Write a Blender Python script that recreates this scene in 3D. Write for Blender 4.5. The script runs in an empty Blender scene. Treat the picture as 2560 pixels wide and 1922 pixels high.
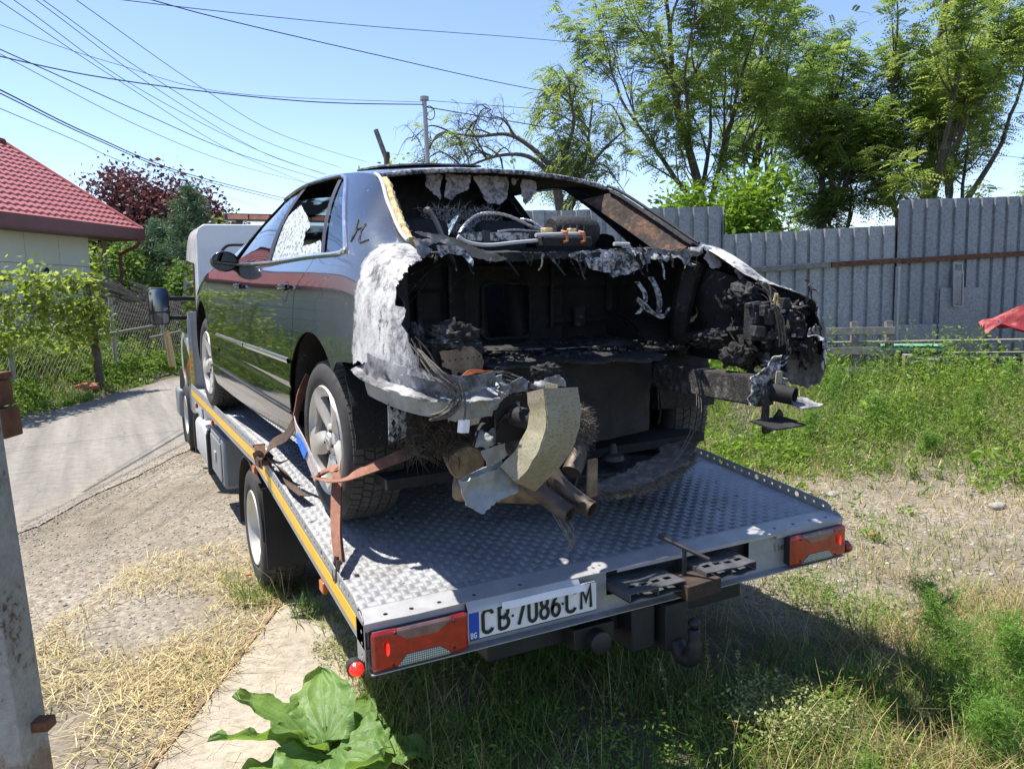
import bpy, bmesh, math, random
import numpy as np
from mathutils import Vector, Matrix, noise as mnoise

# ------------------------------------------------------------------ camera, sky, sun, exposure
SC = bpy.context.scene
COL = SC.collection
random.seed(7)
rng = np.random.default_rng(7)

cam_data = bpy.data.cameras.new('camera')
cam = bpy.data.objects.new('camera', cam_data)
COL.objects.link(cam)
SC.camera = cam
CAM_POS = Vector((-1.7652, -2.3597, 1.7174))
YAW, PITCH, ROLL = .4767, -.1237, .0238
cam_data.sensor_width = 36.0
cam_data.lens = 36.0 * 1958.6 / 2560
cam_data.clip_start = 0.05
cam_data.clip_end = 2000
_f = Vector((math.sin(YAW) * math.cos(PITCH), math.cos(YAW) * math.cos(PITCH), math.sin(PITCH)))
_r = Vector((math.cos(YAW), -math.sin(YAW), 0))
_d = _f.cross(_r)
_r2 = math.cos(ROLL) * _r + math.sin(ROLL) * _d
_d2 = -math.sin(ROLL) * _r + math.cos(ROLL) * _d
M = Matrix((_r2, -_d2, -_f)).transposed().to_4x4()
M.translation = CAM_POS
cam.matrix_world = M

SUN_DIR = Vector((-.32, .33, 1.0)).normalized()      # towards the sun: high, ahead and left of the truck
sun_el = math.asin(SUN_DIR.z)
sun_az = math.atan2(SUN_DIR.x, SUN_DIR.y)
world = bpy.data.worlds.new('World')
SC.world = world
world.use_nodes = True
wn = world.node_tree
wn.nodes.clear()
sky = wn.nodes.new('ShaderNodeTexSky')
sky.sky_type = 'NISHITA'
sky.sun_disc = False
sky.sun_elevation = sun_el
sky.sun_rotation = sun_az
sky.altitude = 550
sky.air_density = 1.0
sky.dust_density = .4
sky.ozone_density = 4.0
bg = wn.nodes.new('ShaderNodeBackground')
bg.inputs[1].default_value = 0.115
wo = wn.nodes.new('ShaderNodeOutputWorld')
wb = wn.nodes.new('ShaderNodeMix'); wb.data_type = 'RGBA'; wb.blend_type = 'MULTIPLY'      # the phone's white balance
wb.inputs[0].default_value = 1.0; wb.inputs[7].default_value = (1.05, .975, 1.02, 1)
wn.links.new(sky.outputs[0], wb.inputs[6]); wn.links.new(wb.outputs[2], bg.inputs[0])
wn.links.new(bg.outputs[0], wo.inputs[0])

sun_data = bpy.data.lights.new('sun', 'SUN')
sun_data.energy = 4.6
sun_data.angle = math.radians(.53)
sun_data.color = (1.0, .94, .84)
sun = bpy.data.objects.new('sun', sun_data)
sun.rotation_euler = SUN_DIR.to_track_quat('Z', 'Y').to_euler()
sun.location = (0, 0, 30)
COL.objects.link(sun)

SC.view_settings.view_transform = 'Standard'
SC.view_settings.look = 'None'
SC.view_settings.exposure = 1.05
SC.view_settings.gamma = 1
SC.view_settings.use_curve_mapping = False
SC.cycles.max_bounces = 5
SC.cycles.diffuse_bounces = 2
SC.cycles.glossy_bounces = 3
SC.cycles.transmission_bounces = 4
SC.cycles.transparent_max_bounces = 8
SC.cycles.use_denoising = True

# ------------------------------------------------------------------ helpers: meshes
class MB:
    """collects vertices and faces; build() links them as one mesh object"""
    def __init__(self):
        self.v = []; self.f = []; self.m = []
    def add(self, vs, fs, mi=0):
        o = len(self.v)
        self.v.extend([tuple(p) for p in vs])
        for f in fs:
            self.f.append(tuple(i + o for i in f)); self.m.append(mi)
        return self
    def box(self, c, s, rz=0, rx=0, ry=0, mi=0, mat=None):
        h = [k / 2 for k in s]
        vs = [Vector((x * h[0], y * h[1], z * h[2])) for x in (-1, 1) for y in (-1, 1) for z in (-1, 1)]
        R = mat if mat is not None else (Matrix.Rotation(rz, 3, 'Z') @ Matrix.Rotation(ry, 3, 'Y') @ Matrix.Rotation(rx, 3, 'X'))
        vs = [R @ p + Vector(c) for p in vs]
        return self.add(vs, [(0, 1, 3, 2), (4, 6, 7, 5), (0, 4, 5, 1), (2, 3, 7, 6), (0, 2, 6, 4), (1, 5, 7, 3)], mi)
    def span(self, lo, hi, mi=0):
        return self.box([(a + b) / 2 for a, b in zip(lo, hi)], [abs(b - a) for a, b in zip(lo, hi)], mi=mi)
    def bar(self, p0, p1, w, h, up=(0, 0, 1), mi=0):
        p0, p1 = Vector(p0), Vector(p1); d = (p1 - p0)
        L = d.length; d.normalize(); u = Vector(up)
        x = d.cross(u)
        if x.length < 1e-4: x = d.cross(Vector((0, 1, 0)))
        x.normalize(); z = x.cross(d)
        return self.box((p0 + p1) / 2, (w, L, h), mat=Matrix((x, d, z)).transposed(), mi=mi)
    def tube(self, pts, r, n=8, caps=True, mi=0, flat=None):
        pts = [Vector(p) for p in pts]; k = len(pts)
        rs = r if hasattr(r, '__len__') else [r] * k
        t0 = (pts[1] - pts[0]).normalized()
        u = t0.orthogonal().normalized()
        vs = []
        for i, p in enumerate(pts):
            t = (pts[min(i + 1, k - 1)] - pts[max(i - 1, 0)])
            if t.length < 1e-7: t = t0
            t.normalize()
            u = (u - t * u.dot(t))
            if u.length < 1e-5: u = t.orthogonal()
            u.normalize(); w = t.cross(u)
            for j in range(n):
                a = 2 * math.pi * j / n
                vs.append(p + (u * math.cos(a) + w * math.sin(a)) * rs[i])
        fs = []
        for i in range(k - 1):
            for j in range(n):
                a, b = i * n + j, i * n + (j + 1) % n
                fs.append((a, b, b + n, a + n))
        if caps:
            fs.append(tuple(reversed(range(n)))); fs.append(tuple(range((k - 1) * n, k * n)))
        return self.add(vs, fs, mi)
    def lathe(self, prof, c=(0, 0, 0), axis=(1, 0, 0), n=32, mi=0, closed=False, a0=0, a1=None):
        """prof: (along axis, radius)"""
        ax = Vector(axis).normalized(); u = ax.orthogonal().normalized(); w = ax.cross(u); c = Vector(c)
        full = a1 is None
        m = n if full else n + 1
        vs = []
        for (h, r) in prof:
            for j in range(m):
                a = a0 + (2 * math.pi if full else a1 - a0) * j / n
                vs.append(c + ax * h + (u * math.cos(a) + w * math.sin(a)) * r)
        fs = []
        k = len(prof)
        for i in range(k if closed else k - 1):
            i2 = (i + 1) % k
            for j in range(n):
                j2 = (j + 1) % m
                fs.append((i * m + j, i * m + j2, i2 * m + j2, i2 * m + j))
        return self.add(vs, fs, mi)
    def prism(self, poly, depth, fn, mi=0):
        """poly: 2d points; fn(x, y, w) -> 3d point, w in (0, depth)"""
        n = len(poly)
        vs = [fn(x, y, 0) for x, y in poly] + [fn(x, y, depth) for x, y in poly]
        fs = [tuple(range(n)), tuple(reversed(range(n, 2 * n)))]
        fs += [(i, i + n, (i + 1) % n + n, (i + 1) % n) for i in range(n)]
        return self.add(vs, fs, mi)
    def grid(self, fn, us, vs_, mask=None, mi=0, flip=False):
        """fn(u,v) -> point.  mask(u,v) > 0 is kept; cells are clipped along mask = 0"""
        nu, nv = len(us), len(vs_)
        if mask is None:
            pts = [fn(u, v) for u in us for v in vs_]
            fs = []
            for i in range(nu - 1):
                for j in range(nv - 1):
                    q = (i * nv + j, (i + 1) * nv + j, (i + 1) * nv + j + 1, i * nv + j + 1)
                    fs.append(q[::-1] if flip else q)
            return self.add(pts, fs, mi)
        val = [[mask(u, v) for v in vs_] for u in us]
        pts = []; node = {}; edge = {}
        def nd(i, j):
            if (i, j) not in node:
                node[(i, j)] = len(pts); pts.append(fn(us[i], vs_[j]))
            return node[(i, j)]
        def ed(a, b):
            k = (a, b) if a < b else (b, a)
            if k not in edge:
                (i0, j0), (i1, j1) = k
                lo, hi = 0., 1.; s0 = val[i0][j0] > 0
                for _ in range(7):
                    mid = (lo + hi) / 2
                    u = us[i0] + (us[i1] - us[i0]) * mid; v = vs_[j0] + (vs_[j1] - vs_[j0]) * mid
                    if (mask(u, v) > 0) == s0: lo = mid
                    else: hi = mid
                u = us[i0] + (us[i1] - us[i0]) * lo; v = vs_[j0] + (vs_[j1] - vs_[j0]) * lo
                edge[k] = len(pts); pts.append(fn(u, v))
            return edge[k]
        fs = []
        for i in range(nu - 1):
            for j in range(nv - 1):
                cs = [(i, j), (i + 1, j), (i + 1, j + 1), (i, j + 1)]
                ins = [val[a][b] > 0 for a, b in cs]
                if not any(ins): continue
                poly = []
                for q in range(4):
                    a, b = cs[q], cs[(q + 1) % 4]
                    if ins[q]: poly.append(nd(*a))
                    if ins[q] != ins[(q + 1) % 4]: poly.append(ed(a, b))
                if len(poly) >= 3: fs.append(tuple(poly[::-1]) if flip else tuple(poly))
        return self.add(pts, fs, mi)
    def build(self, name, mat, parent=None, smooth=35, solid=0, bevel=0, offset=-1, loc=None):
        me = bpy.data.meshes.new(name)
        me.from_pydata(self.v, [], self.f)
        for m in (mat if isinstance(mat, (list, tuple)) else [mat]): me.materials.append(m)
        if any(self.m): me.polygons.foreach_set('material_index', self.m)
        if smooth:
            me.polygons.foreach_set('use_smooth', [True] * len(me.polygons))
            me.set_sharp_from_angle(angle=math.radians(smooth))
        me.update()
        ob = bpy.data.objects.new(name, me)
        COL.objects.link(ob)
        if parent: ob.parent = parent
        if loc: ob.location = loc
        if solid:
            md = ob.modifiers.new('solid', 'SOLIDIFY'); md.thickness = solid; md.offset = offset
            if smooth and not bevel: md = ob.modifiers.new('split', 'EDGE_SPLIT'); md.split_angle = math.radians(max(smooth, 40))
        if bevel:
            md = ob.modifiers.new('bevel', 'BEVEL'); md.width = bevel; md.segments = 2; md.limit_method = 'ANGLE'; md.angle_limit = math.radians(40)
        return ob

def np_mesh(name, verts, faces, mat, parent=None, smooth=False, mis=None, attr=None):
    """verts (n,3), faces (m,k) numpy arrays"""
    me = bpy.data.meshes.new(name)
    m, k = faces.shape
    me.vertices.add(len(verts)); me.vertices.foreach_set('co', np.ascontiguousarray(verts, dtype=np.float32).ravel())
    me.loops.add(m * k); me.loops.foreach_set('vertex_index', np.ascontiguousarray(faces, dtype=np.int32).ravel())
    me.polygons.add(m); me.polygons.foreach_set('loop_start', np.arange(0, m * k, k, dtype=np.int32))
    try: me.polygons.foreach_set('loop_total', np.full(m, k, dtype=np.int32))
    except Exception: pass
    for q in (mat if isinstance(mat, (list, tuple)) else [mat]): me.materials.append(q)
    if mis is not None: me.polygons.foreach_set('material_index', np.ascontiguousarray(mis, dtype=np.int32))
    if smooth: me.polygons.foreach_set('use_smooth', np.ones(m, dtype=bool))
    if attr is not None:
        a = me.attributes.new('tint', 'FLOAT', 'FACE'); a.data.foreach_set('value', np.ascontiguousarray(attr, dtype=np.float32))
    me.update(calc_edges=True); me.validate()
    ob = bpy.data.objects.new(name, me); COL.objects.link(ob)
    if parent: ob.parent = parent
    return ob

def empty(name, loc=(0, 0, 0), rot=(0, 0, 0)):
    o = bpy.data.objects.new(name, None); o.empty_display_size = .1
    o.location = loc; o.rotation_euler = rot; COL.objects.link(o); return o
def tag(o, label=None, cat=None, group=None, kind=None):
    if label: o['label'] = label
    if cat: o['category'] = cat
    if group: o['group'] = group
    if kind: o['kind'] = kind
    return o
def lin(a, b, n): return [a + (b - a) * i / (n - 1) for i in range(n)]
def nz(x, y=0., z=0.): return mnoise.noise(Vector((x, y, z)))
def fbm(x, y=0., z=0., o=3): return mnoise.fractal(Vector((x, y, z)), 1.0, 2.0, o)
def smooth_path(pts, sub=6):
    """Catmull-Rom through points"""
    P = [Vector(p) for p in pts]; out = []
    for i in range(len(P) - 1):
        p0, p1, p2, p3 = P[max(i - 1, 0)], P[i], P[i + 1], P[min(i + 2, len(P) - 1)]
        for k in range(sub):
            t = k / sub
            out.append(.5 * ((2 * p1) + (p2 - p0) * t + (2 * p0 - 5 * p1 + 4 * p2 - p3) * t * t + (3 * p1 - p0 - 3 * p2 + p3) * t ** 3))
    out.append(P[-1]); return out
def sd_poly(poly):
    """signed distance (positive inside) to a 2d polygon"""
    n = len(poly)
    E = [(poly[i][0], poly[i][1], poly[(i + 1) % n][0], poly[(i + 1) % n][1]) for i in range(n)]
    def f(x, y):
        d = 1e9; ins = False
        for (x0, y0, x1, y1) in E:
            ex, ey = x1 - x0, y1 - y0; wx, wy = x - x0, y - y0
            t = max(0., min(1., (wx * ex + wy * ey) / (ex * ex + ey * ey + 1e-12)))
            dx, dy = wx - ex * t, wy - ey * t
            d = min(d, dx * dx + dy * dy)
            if (y0 > y) != (y1 > y) and x < (x1 - x0) * (y - y0) / (y1 - y0) + x0: ins = not ins
        return math.sqrt(d) if ins else -math.sqrt(d)
    return f
def sheet(mb, poly, fn, step=.012, rough=.006, nscale=40, relief=0., rscale=9, seed=0, mi=0):
    """a ragged sheet: poly in (x, y), placed by fn(x, y, offset)"""
    sd = sd_poly(poly)
    xs = [p[0] for p in poly]; ys = [p[1] for p in poly]
    us = lin(min(xs) - step, max(xs) + step, max(4, int((max(xs) - min(xs)) / step) + 3))
    vs = lin(min(ys) - step, max(ys) + step, max(4, int((max(ys) - min(ys)) / step) + 3))
    def mask(x, y): return sd(x, y) + rough * fbm(x * nscale, y * nscale, seed, 3)
    def pt(x, y): return fn(x, y, relief * fbm(x * rscale, y * rscale, seed + 5, 3) if relief else 0.)
    return mb.grid(pt, us, vs, mask, mi=mi)
# ------------------------------------------------------------------ helpers: materials
class NT:
    def __init__(self, name):
        self.mat = bpy.data.materials.new(name); self.mat.use_nodes = True
        self.t = self.mat.node_tree; self.t.nodes.clear()
        self.out = self.n('ShaderNodeOutputMaterial'); self.tc = None; self.geo = None
    def n(self, typ, **kw):
        nd = self.t.nodes.new(typ)
        for k, v in kw.items(): setattr(nd, k, v)
        return nd
    def link(self, a, b): self.t.links.new(a, b)
    def set(self, sock, v):
        if isinstance(v, bpy.types.NodeSocket): self.link(v, sock)
        elif isinstance(v, (tuple, list)): sock.default_value = tuple(v) + ((1.,) if len(v) == 3 and len(sock.default_value) == 4 else ())
        else: sock.default_value = v
    def obj(self):
        if not self.tc: self.tc = self.n('ShaderNodeTexCoord')
        return self.tc.outputs['Object']
    def wpos(self):
        if not self.geo: self.geo = self.n('ShaderNodeNewGeometry')
        return self.geo.outputs['Position']
    def noise(self, scale=5, detail=4, rough=.6, vec=None, dist=0, out='Fac'):
        nd = self.n('ShaderNodeTexNoise'); self.set(nd.inputs['Vector'], vec or self.obj())
        nd.inputs['Scale'].default_value = scale; nd.inputs['Detail'].default_value = detail
        nd.inputs['Roughness'].default_value = rough; nd.inputs['Distortion'].default_value = dist
        return nd.outputs[out]
    def voro(self, scale=5, feature='F1', vec=None, out='Distance', rand=1):
        nd = self.n('ShaderNodeTexVoronoi', feature=feature); self.set(nd.inputs['Vector'], vec or self.obj())
        nd.inputs['Scale'].default_value = scale; nd.inputs['Randomness'].default_value = rand
        return nd.outputs[out]
    def wave(self, scale=5, dist=0, vec=None, dirn='X', detail=2):
        nd = self.n('ShaderNodeTexWave', bands_direction=dirn); self.set(nd.inputs['Vector'], vec or self.obj())
        nd.inputs['Scale'].default_value = scale; nd.inputs['Distortion'].default_value = dist; nd.inputs['Detail'].default_value = detail
        return nd.outputs['Fac']
    def ramp(self, fac, stops, interp='LINEAR'):
        nd = self.n('ShaderNodeValToRGB'); self.link(fac, nd.inputs[0]); cr_ = nd.color_ramp; cr_.interpolation = interp
        while len(cr_.elements) < len(stops): cr_.elements.new(.5)
        for e, (p, c) in zip(cr_.elements, stops):
            e.position = p; e.color = (c, c, c, 1) if not isinstance(c, (tuple, list)) else tuple(c[:3]) + (1,)
        return nd.outputs[0]
    def map(self, v, a, b, c=0., d=1.):
        nd = self.n('ShaderNodeMapRange'); self.link(v, nd.inputs[0])
        for i, q in zip((1, 2, 3, 4), (a, b, c, d)): nd.inputs[i].default_value = q
        return nd.outputs[0]
    def mix(self, fac, a, b, blend='MIX'):
        nd = self.n('ShaderNodeMix', data_type='RGBA', blend_type=blend)
        self.set(nd.inputs[0], fac); self.set(nd.inputs[6], a); self.set(nd.inputs[7], b)
        return nd.outputs[2]
    def mth(self, op, a, b=0., c=0.):
        nd = self.n('ShaderNodeMath', operation=op); self.set(nd.inputs[0], a); self.set(nd.inputs[1], b); self.set(nd.inputs[2], c)
        return nd.outputs[0]
    def xyz(self, vec=None):
        nd = self.n('ShaderNodeSeparateXYZ'); self.link(vec or self.obj(), nd.inputs[0]); return nd.outputs
    def vscale(self, s, vec=None):
        nd = self.n('ShaderNodeMapping'); self.link(vec or self.obj(), nd.inputs[0]); nd.inputs['Scale'].default_value = s
        return nd.outputs[0]
    def bump(self, h, strength=.3, dist=.01, normal=None):
        nd = self.n('ShaderNodeBump'); self.link(h, nd.inputs['Height']); nd.inputs['Strength'].default_value = strength; nd.inputs['Distance'].default_value = dist
        if normal: self.link(normal, nd.inputs['Normal'])
        return nd.outputs[0]
    def bsdf(self, color=(.5, .5, .5), rough=.6, metal=0., normal=None, spec=None, coat=0., coat_rough=.03, trans=0., ior=None, alpha=None, emis=None, emis_s=0.):
        b = self.n('ShaderNodeBsdfPrincipled')
        self.set(b.inputs['Base Color'], color); self.set(b.inputs['Roughness'], rough); self.set(b.inputs['Metallic'], metal)
        if normal: self.link(normal, b.inputs['Normal'])
        if spec is not None: self.set(b.inputs['Specular IOR Level'], spec)
        if coat: self.set(b.inputs['Coat Weight'], coat); self.set(b.inputs['Coat Roughness'], coat_rough)
        if trans: self.set(b.inputs['Transmission Weight'], trans)
        if ior: b.inputs['IOR'].default_value = ior
        if alpha is not None: self.set(b.inputs['Alpha'], alpha)
        if emis is not None: self.set(b.inputs['Emission Color'], emis); b.inputs['Emission Strength'].default_value = emis_s
        return b.outputs[0]
    def done(self, shader):
        self.link(shader, self.out.inputs[0]); return self.mat

MAT = {}
def simple(name, color, rough=.6, metal=0., var=.25, scale=8, bump=0., bscale=60, spec=None, coat=0.):
    """flat colour broken up by two noises, optional fine relief"""
    t = NT(name)
    f = t.noise(scale, 5, .65)
    lo = tuple(c * (1 - var) for c in color); hi = tuple(min(1, c * (1 + var)) for c in color)
    col = t.ramp(f, [(.3, lo), (.7, hi)])
    r = t.map(t.noise(scale * 2.3, 3), .3, .7, max(.02, rough - .08), min(1, rough + .1))
    nm = t.bump(t.noise(bscale, 4, .7), bump, .006) if bump else None
    MAT[name] = t.done(t.bsdf(col, r, metal, nm, spec, coat))
    return MAT[name]

simple('black_plastic', (.018, .018, .019), .5, var=.3, bump=.08, bscale=120)
simple('rubber', (.032, .031, .030), .82, var=.35, scale=14, bump=.15, bscale=90)
simple('tread_rubber', (.06, .055, .048), .9, var=.4, scale=10, bump=.2, bscale=70)
simple('dark_steel', (.03, .03, .032), .55, .4, var=.4, bump=.1)
simple('chassis_black', (.02, .02, .021), .6, var=.4, scale=5, bump=.15)
simple('galvanised', (.34, .345, .35), .5, .35, var=.14, scale=18, bump=.05, bscale=40)
simple('aluminium', (.40, .405, .415), .42, .3, var=.12, scale=9, bump=.05)
simple('rim_alloy', (.56, .54, .49), .42, .35, var=.14, scale=7)
simple('white_paint', (.60, .615, .62), .3, var=.05, scale=3, coat=.5)
simple('grey_plastic', (.20, .21, .22), .5, var=.12, scale=5)
simple('tank_grey', (.46, .47, .48), .42, var=.08)
simple('yellow_tape', (.78, .47, .035), .35, var=.08, scale=12)
simple('chrome', (.72, .72, .72), .16, .95, var=.08)
simple('strap', (.25, .115, .075), .9, var=.3, scale=25, bump=.4, bscale=180)
simple('hook_steel', (.11, .075, .06), .5, .7, var=.3)
simple('rust', (.13, .058, .03), .85, .1, var=.5, scale=16, bump=.35, bscale=50)
simple('wood_grey', (.19, .175, .15), .85, var=.35, scale=12, bump=.3, bscale=40)
simple('bark', (.095, .08, .066), .95, var=.45, scale=12, bump=.8, bscale=25)
simple('concrete_pole', (.30, .29, .26), .9, var=.2)
simple('cable_black', (.02, .02, .022), .6, var=.2)
simple('exhaust', (.085, .068, .055), .6, .55, var=.35, scale=14, bump=.15)
simple('muffler_tan', (.19, .145, .10), .65, .45, var=.55, scale=16, bump=.25)
simple('orange_clip', (.40, .12, .03), .55, var=.25, scale=30)
simple('burnt_wire', (.10, .09, .08), .8, .2, var=.6, scale=60)
simple('foam_yellow', (.55, .40, .20), .95, var=.5, scale=45, bump=.6, bscale=120)
simple('steel_cable', (.42, .42, .42), .35, .8, var=.3, scale=90)

t = NT('plate_white'); MAT['plate_white'] = t.done(t.bsdf(t.ramp(t.noise(14, 4), [(.35, (.68, .69, .68)), (.65, (.76, .77, .77))]), .4))
t = NT('plate_black'); MAT['plate_black'] = t.done(t.bsdf((.012, .012, .012), .5))
t = NT('plate_blue'); MAT['plate_blue'] = t.done(t.bsdf((.01, .06, .42), .4))
t = NT('strap_label'); MAT['strap_label'] = t.done(t.bsdf(t.ramp(t.noise(60, 3), [(.4, (.015, .13, .62)), (.62, (.05, .22, .75))]), .5))

# burnt interior: soot with ash bloom
t = NT('char')
n1 = t.noise(3.2, 6, .7); n2 = t.noise(26, 5, .75); n3 = t.noise(95, 4, .7)
base = t.ramp(n1, [(.3, (.006, .006, .007)), (.52, (.010, .0095, .010)), (.74, (.032, .034, .040))])
ash = t.mth('MULTIPLY', t.map(n2, .55, .75), t.map(n1, .46, .66))
col = t.mix(ash, base, (.20, .20, .21))
col = t.mix(t.map(n3, .66, .74), col, (.30, .29, .27))
nm = t.bump(t.mth('ADD', n2, t.mth('MULTIPLY', n3, .5)), .6, .012)
MAT['char'] = t.done(t.bsdf(col, t.map(n2, .3, .7, .55, .95), 0, nm))
# deep soot, hardly any ash
t = NT('soot')
n2 = t.noise(18, 5, .7)
col = t.ramp(n2, [(.4, (.005, .005, .006)), (.66, (.014, .014, .016)), (.8, (.05, .05, .055))])
MAT['soot'] = t.done(t.bsdf(col, .8, 0, t.bump(n2, .4, .01)))
# flaked ash: grey on black speckle
t = NT('ash_flake')
n1 = t.noise(48, 5, .75); n2 = t.noise(7, 4, .6); v = t.voro(70)
f = t.mth('ADD', t.mth('MULTIPLY', t.map(n1, .42, .6), .75), t.mth('MULTIPLY', t.map(n2, .35, .65), .5))
col = t.ramp(f, [(.25, (.02, .022, .027)), (.5, (.16, .165, .18)), (.85, (.46, .455, .44))])
MAT['ash_flake'] = t.done(t.bsdf(col, .75, .1, t.bump(n1, .5, .006)))
# scorched bare aluminium: pale ash with soot stains
t = NT('scorched')
n1 = t.noise(5, 6, .68); n2 = t.noise(34, 5, .75); n3 = t.noise(110, 3, .7)
f = t.mth('ADD', t.mth('MULTIPLY', n1, .7), t.mth('MULTIPLY', n2, .3))
col = t.ramp(f, [(.38, (.04, .04, .042)), (.46, (.15, .15, .155)), (.54, (.31, .31, .31)), (.70, (.52, .515, .495))])
col = t.mix(t.map(n3, .66, .72), col, (.04, .04, .042))
MAT['scorched'] = t.done(t.bsdf(col, .7, .15, t.bump(n2, .35, .008)))
# hairy insulation
t = NT('fibre')
n1 = t.noise(30, 5, .75); col = t.ramp(n1, [(.3, (.05, .042, .035)), (.55, (.17, .145, .115)), (.75, (.33, .29, .235))])
MAT['fibre'] = t.done(t.bsdf(col, .95, 0, t.bump(n1, .6, .01)))
t = NT('fibre_dark')
n1 = t.noise(30, 5, .75); col = t.ramp(n1, [(.3, (.02, .018, .016)), (.55, (.065, .052, .04)), (.75, (.15, .125, .10))])
MAT['fibre_dark'] = t.done(t.bsdf(col, .95, 0, t.bump(n1, .6, .01)))
# mossy bumper beam
t = NT('mossy_beam')
n1 = t.noise(7, 5, .65); n2 = t.noise(150, 5, .8, t.vscale((.4, 1, 1)))
col = t.ramp(n1, [(.33, (.30, .25, .185)), (.5, (.26, .24, .15)), (.66, (.33, .305, .22)), (.8, (.38, .33, .26))])
col = t.mix(t.map(n2, .52, .64, 0, .8), col, (.075, .066, .03))
MAT['mossy_beam'] = t.done(t.bsdf(col, .75, .1, t.bump(n2, .35, .006)))
t = NT('dull_alloy')
n1 = t.noise(8, 5, .65); n2 = t.noise(60, 5, .8)
col = t.ramp(n1, [(.35, (.20, .215, .205)), (.65, (.37, .385, .375))]); col = t.mix(t.map(n2, .6, .68), col, (.06, .055, .045))
MAT['dull_alloy'] = t.done(t.bsdf(col, .6, .3, t.bump(n2, .35, .006)))

# car paint, burnt away towards the tail (object space: y runs to the nose, z up)
def car_paint(name, edge, soft_top):
    t = NT(name)
    x, y, z = t.xyz()
    n1 = t.noise(6, 6, .7); n2 = t.noise(40, 5, .75); n3 = t.noise(150, 3, .7)
    fleck = t.map(t.noise(85, 2), .70, .735)
    pc = t.ramp(t.noise(2.2, 3), [(.3, (.006, .008, .009)), (.7, (.010, .013, .015))])
    pc = t.mix(fleck, pc, (.34, .36, .38))
    # burn edge
    e = t.mth('ADD', y, t.mth('MULTIPLY', t.mth('SUBTRACT', n1, .5), .16))
    e = t.mth('ADD', e, t.mth('MULTIPLY', t.mth('SUBTRACT', n2, .5), .10))
    e = t.mth('ADD', e, t.mth('MULTIPLY', t.map(z, soft_top[0], soft_top[1], 0, 1), soft_top[2]))
    burn = t.map(e, edge + .006, edge - .006)
    f = t.mth('ADD', t.mth('MULTIPLY', t.noise(4.5, 6, .7, t.vscale((1, 1, .45))), .72), t.mth('MULTIPLY', n2, .28))
    ash = t.ramp(f, [(.40, (.045, .045, .05)), (.455, (.17, .17, .18)), (.50, (.36, .36, .36)), (.57, (.56, .555, .535)), (.70, (.72, .71, .68))])
    ash = t.mix(t.map(t.noise(13, 6, .75, t.vscale((1, 1, .5))), .60, .66), ash, (.10, .095, .09))
    ash = t.mix(t.map(n3, .64, .69), ash, (.05, .045, .04))
    rim = t.map(e, edge + .035, edge + .008)
    pc = t.mix(t.mth('MULTIPLY', rim, t.map(n3, .42, .56)), pc, (.03, .03, .03))
    dust_sheen = t.mth('MULTIPLY', t.map(e, edge + .75, edge + .02), t.map(t.noise(3, 5, .7), .3, .7, .18, .5))  # dust towards the burn; its blue-grey also paints in the sky's sheen
    p = t.bsdf(t.mix(dust_sheen, pc, (.15, .165, .20)), t.mth('ADD', t.mth('MULTIPLY', dust_sheen, .9), .14), .35, None, .5, 1.0, .025)
    a = t.bsdf(ash, .72, .12, t.bump(n2, .35, .008))
    ms = t.n('ShaderNodeMixShader'); t.link(burn, ms.inputs[0]); t.link(p, ms.inputs[1]); t.link(a, ms.inputs[2])
    MAT[name] = t.done(ms.outputs[0])
car_paint('car_paint', -.47, (1.13, 1.25, .26))
car_paint('roof_paint', .12, (1.40, 1.46, -.0))

# glass
def glass(name, tint, rough=.0, refl=1.0, dens=.75):
    t = NT(name)
    tr = t.n('ShaderNodeBsdfTransparent'); tr.inputs[0].default_value = tuple(tint) + (1,)
    gl = t.n('ShaderNodeBsdfGlossy'); gl.inputs['Roughness'].default_value = .02; gl.inputs[0].default_value = (refl, refl, refl, 1)
    fr = t.n('ShaderNodeFresnel'); fr.inputs[0].default_value = 1.55
    ms = t.n('ShaderNodeMixShader'); t.link(t.mth('MULTIPLY', fr.outputs[0], 1.25), ms.inputs[0]); t.link(tr.outputs[0], ms.inputs[1]); t.link(gl.outputs[0], ms.inputs[2])
    MAT[name] = t.done(ms.outputs[0])
glass('glass', (.28, .33, .32))
glass('glass_dark', (.05, .06, .06))
glass('glass_clear', (.75, .83, .82))
t = NT('glass_shattered')
v = t.voro(150, 'DISTANCE_TO_EDGE'); v2 = t.voro(150, 'F1', out='Color')
crack = t.map(v, .02, .10, 1, 0)
tint = t.ramp(t.noise(160, 2), [(.3, (.42, .55, .56)), (.7, (.85, .93, .93))])
df = t.bsdf(t.mix(crack, tint, (.92, .96, .96)), .25, 0, t.bump(t.noise(200, 3), .9, .01), .6)
tr = t.n('ShaderNodeBsdfTransparent'); tr.inputs[0].default_value = (.72, .82, .81, 1)
ms = t.n('ShaderNodeMixShader'); t.link(t.map(t.noise(55, 4), .36, .58, .25, .95), ms.inputs[0]); t.link(tr.outputs[0], ms.inputs[1]); t.link(df, ms.inputs[2])
MAT['glass_shattered'] = t.done(ms.outputs[0])
t = NT('mirror_glass'); MAT['mirror_glass'] = t.done(t.bsdf((.8, .82, .85), .02, 1.0))
def lens(name, col, emis=0.):
    t = NT(name)
    w = t.wave(58, 0, None, 'Z', 0); n = t.noise(20, 3)
    c = t.mix(t.map(n, .3, .7, 0, .8), col, tuple(q * .4 for q in col)); c = t.mix(t.map(t.noise(55, 4, .7), .62, .75, 0, .25), c, (.16, .12, .09))
    MAT[name] = t.done(t.bsdf(c, .22, 0, t.bump(w, .25, .002), .6, .6, emis=col if emis else None, emis_s=emis))
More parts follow.
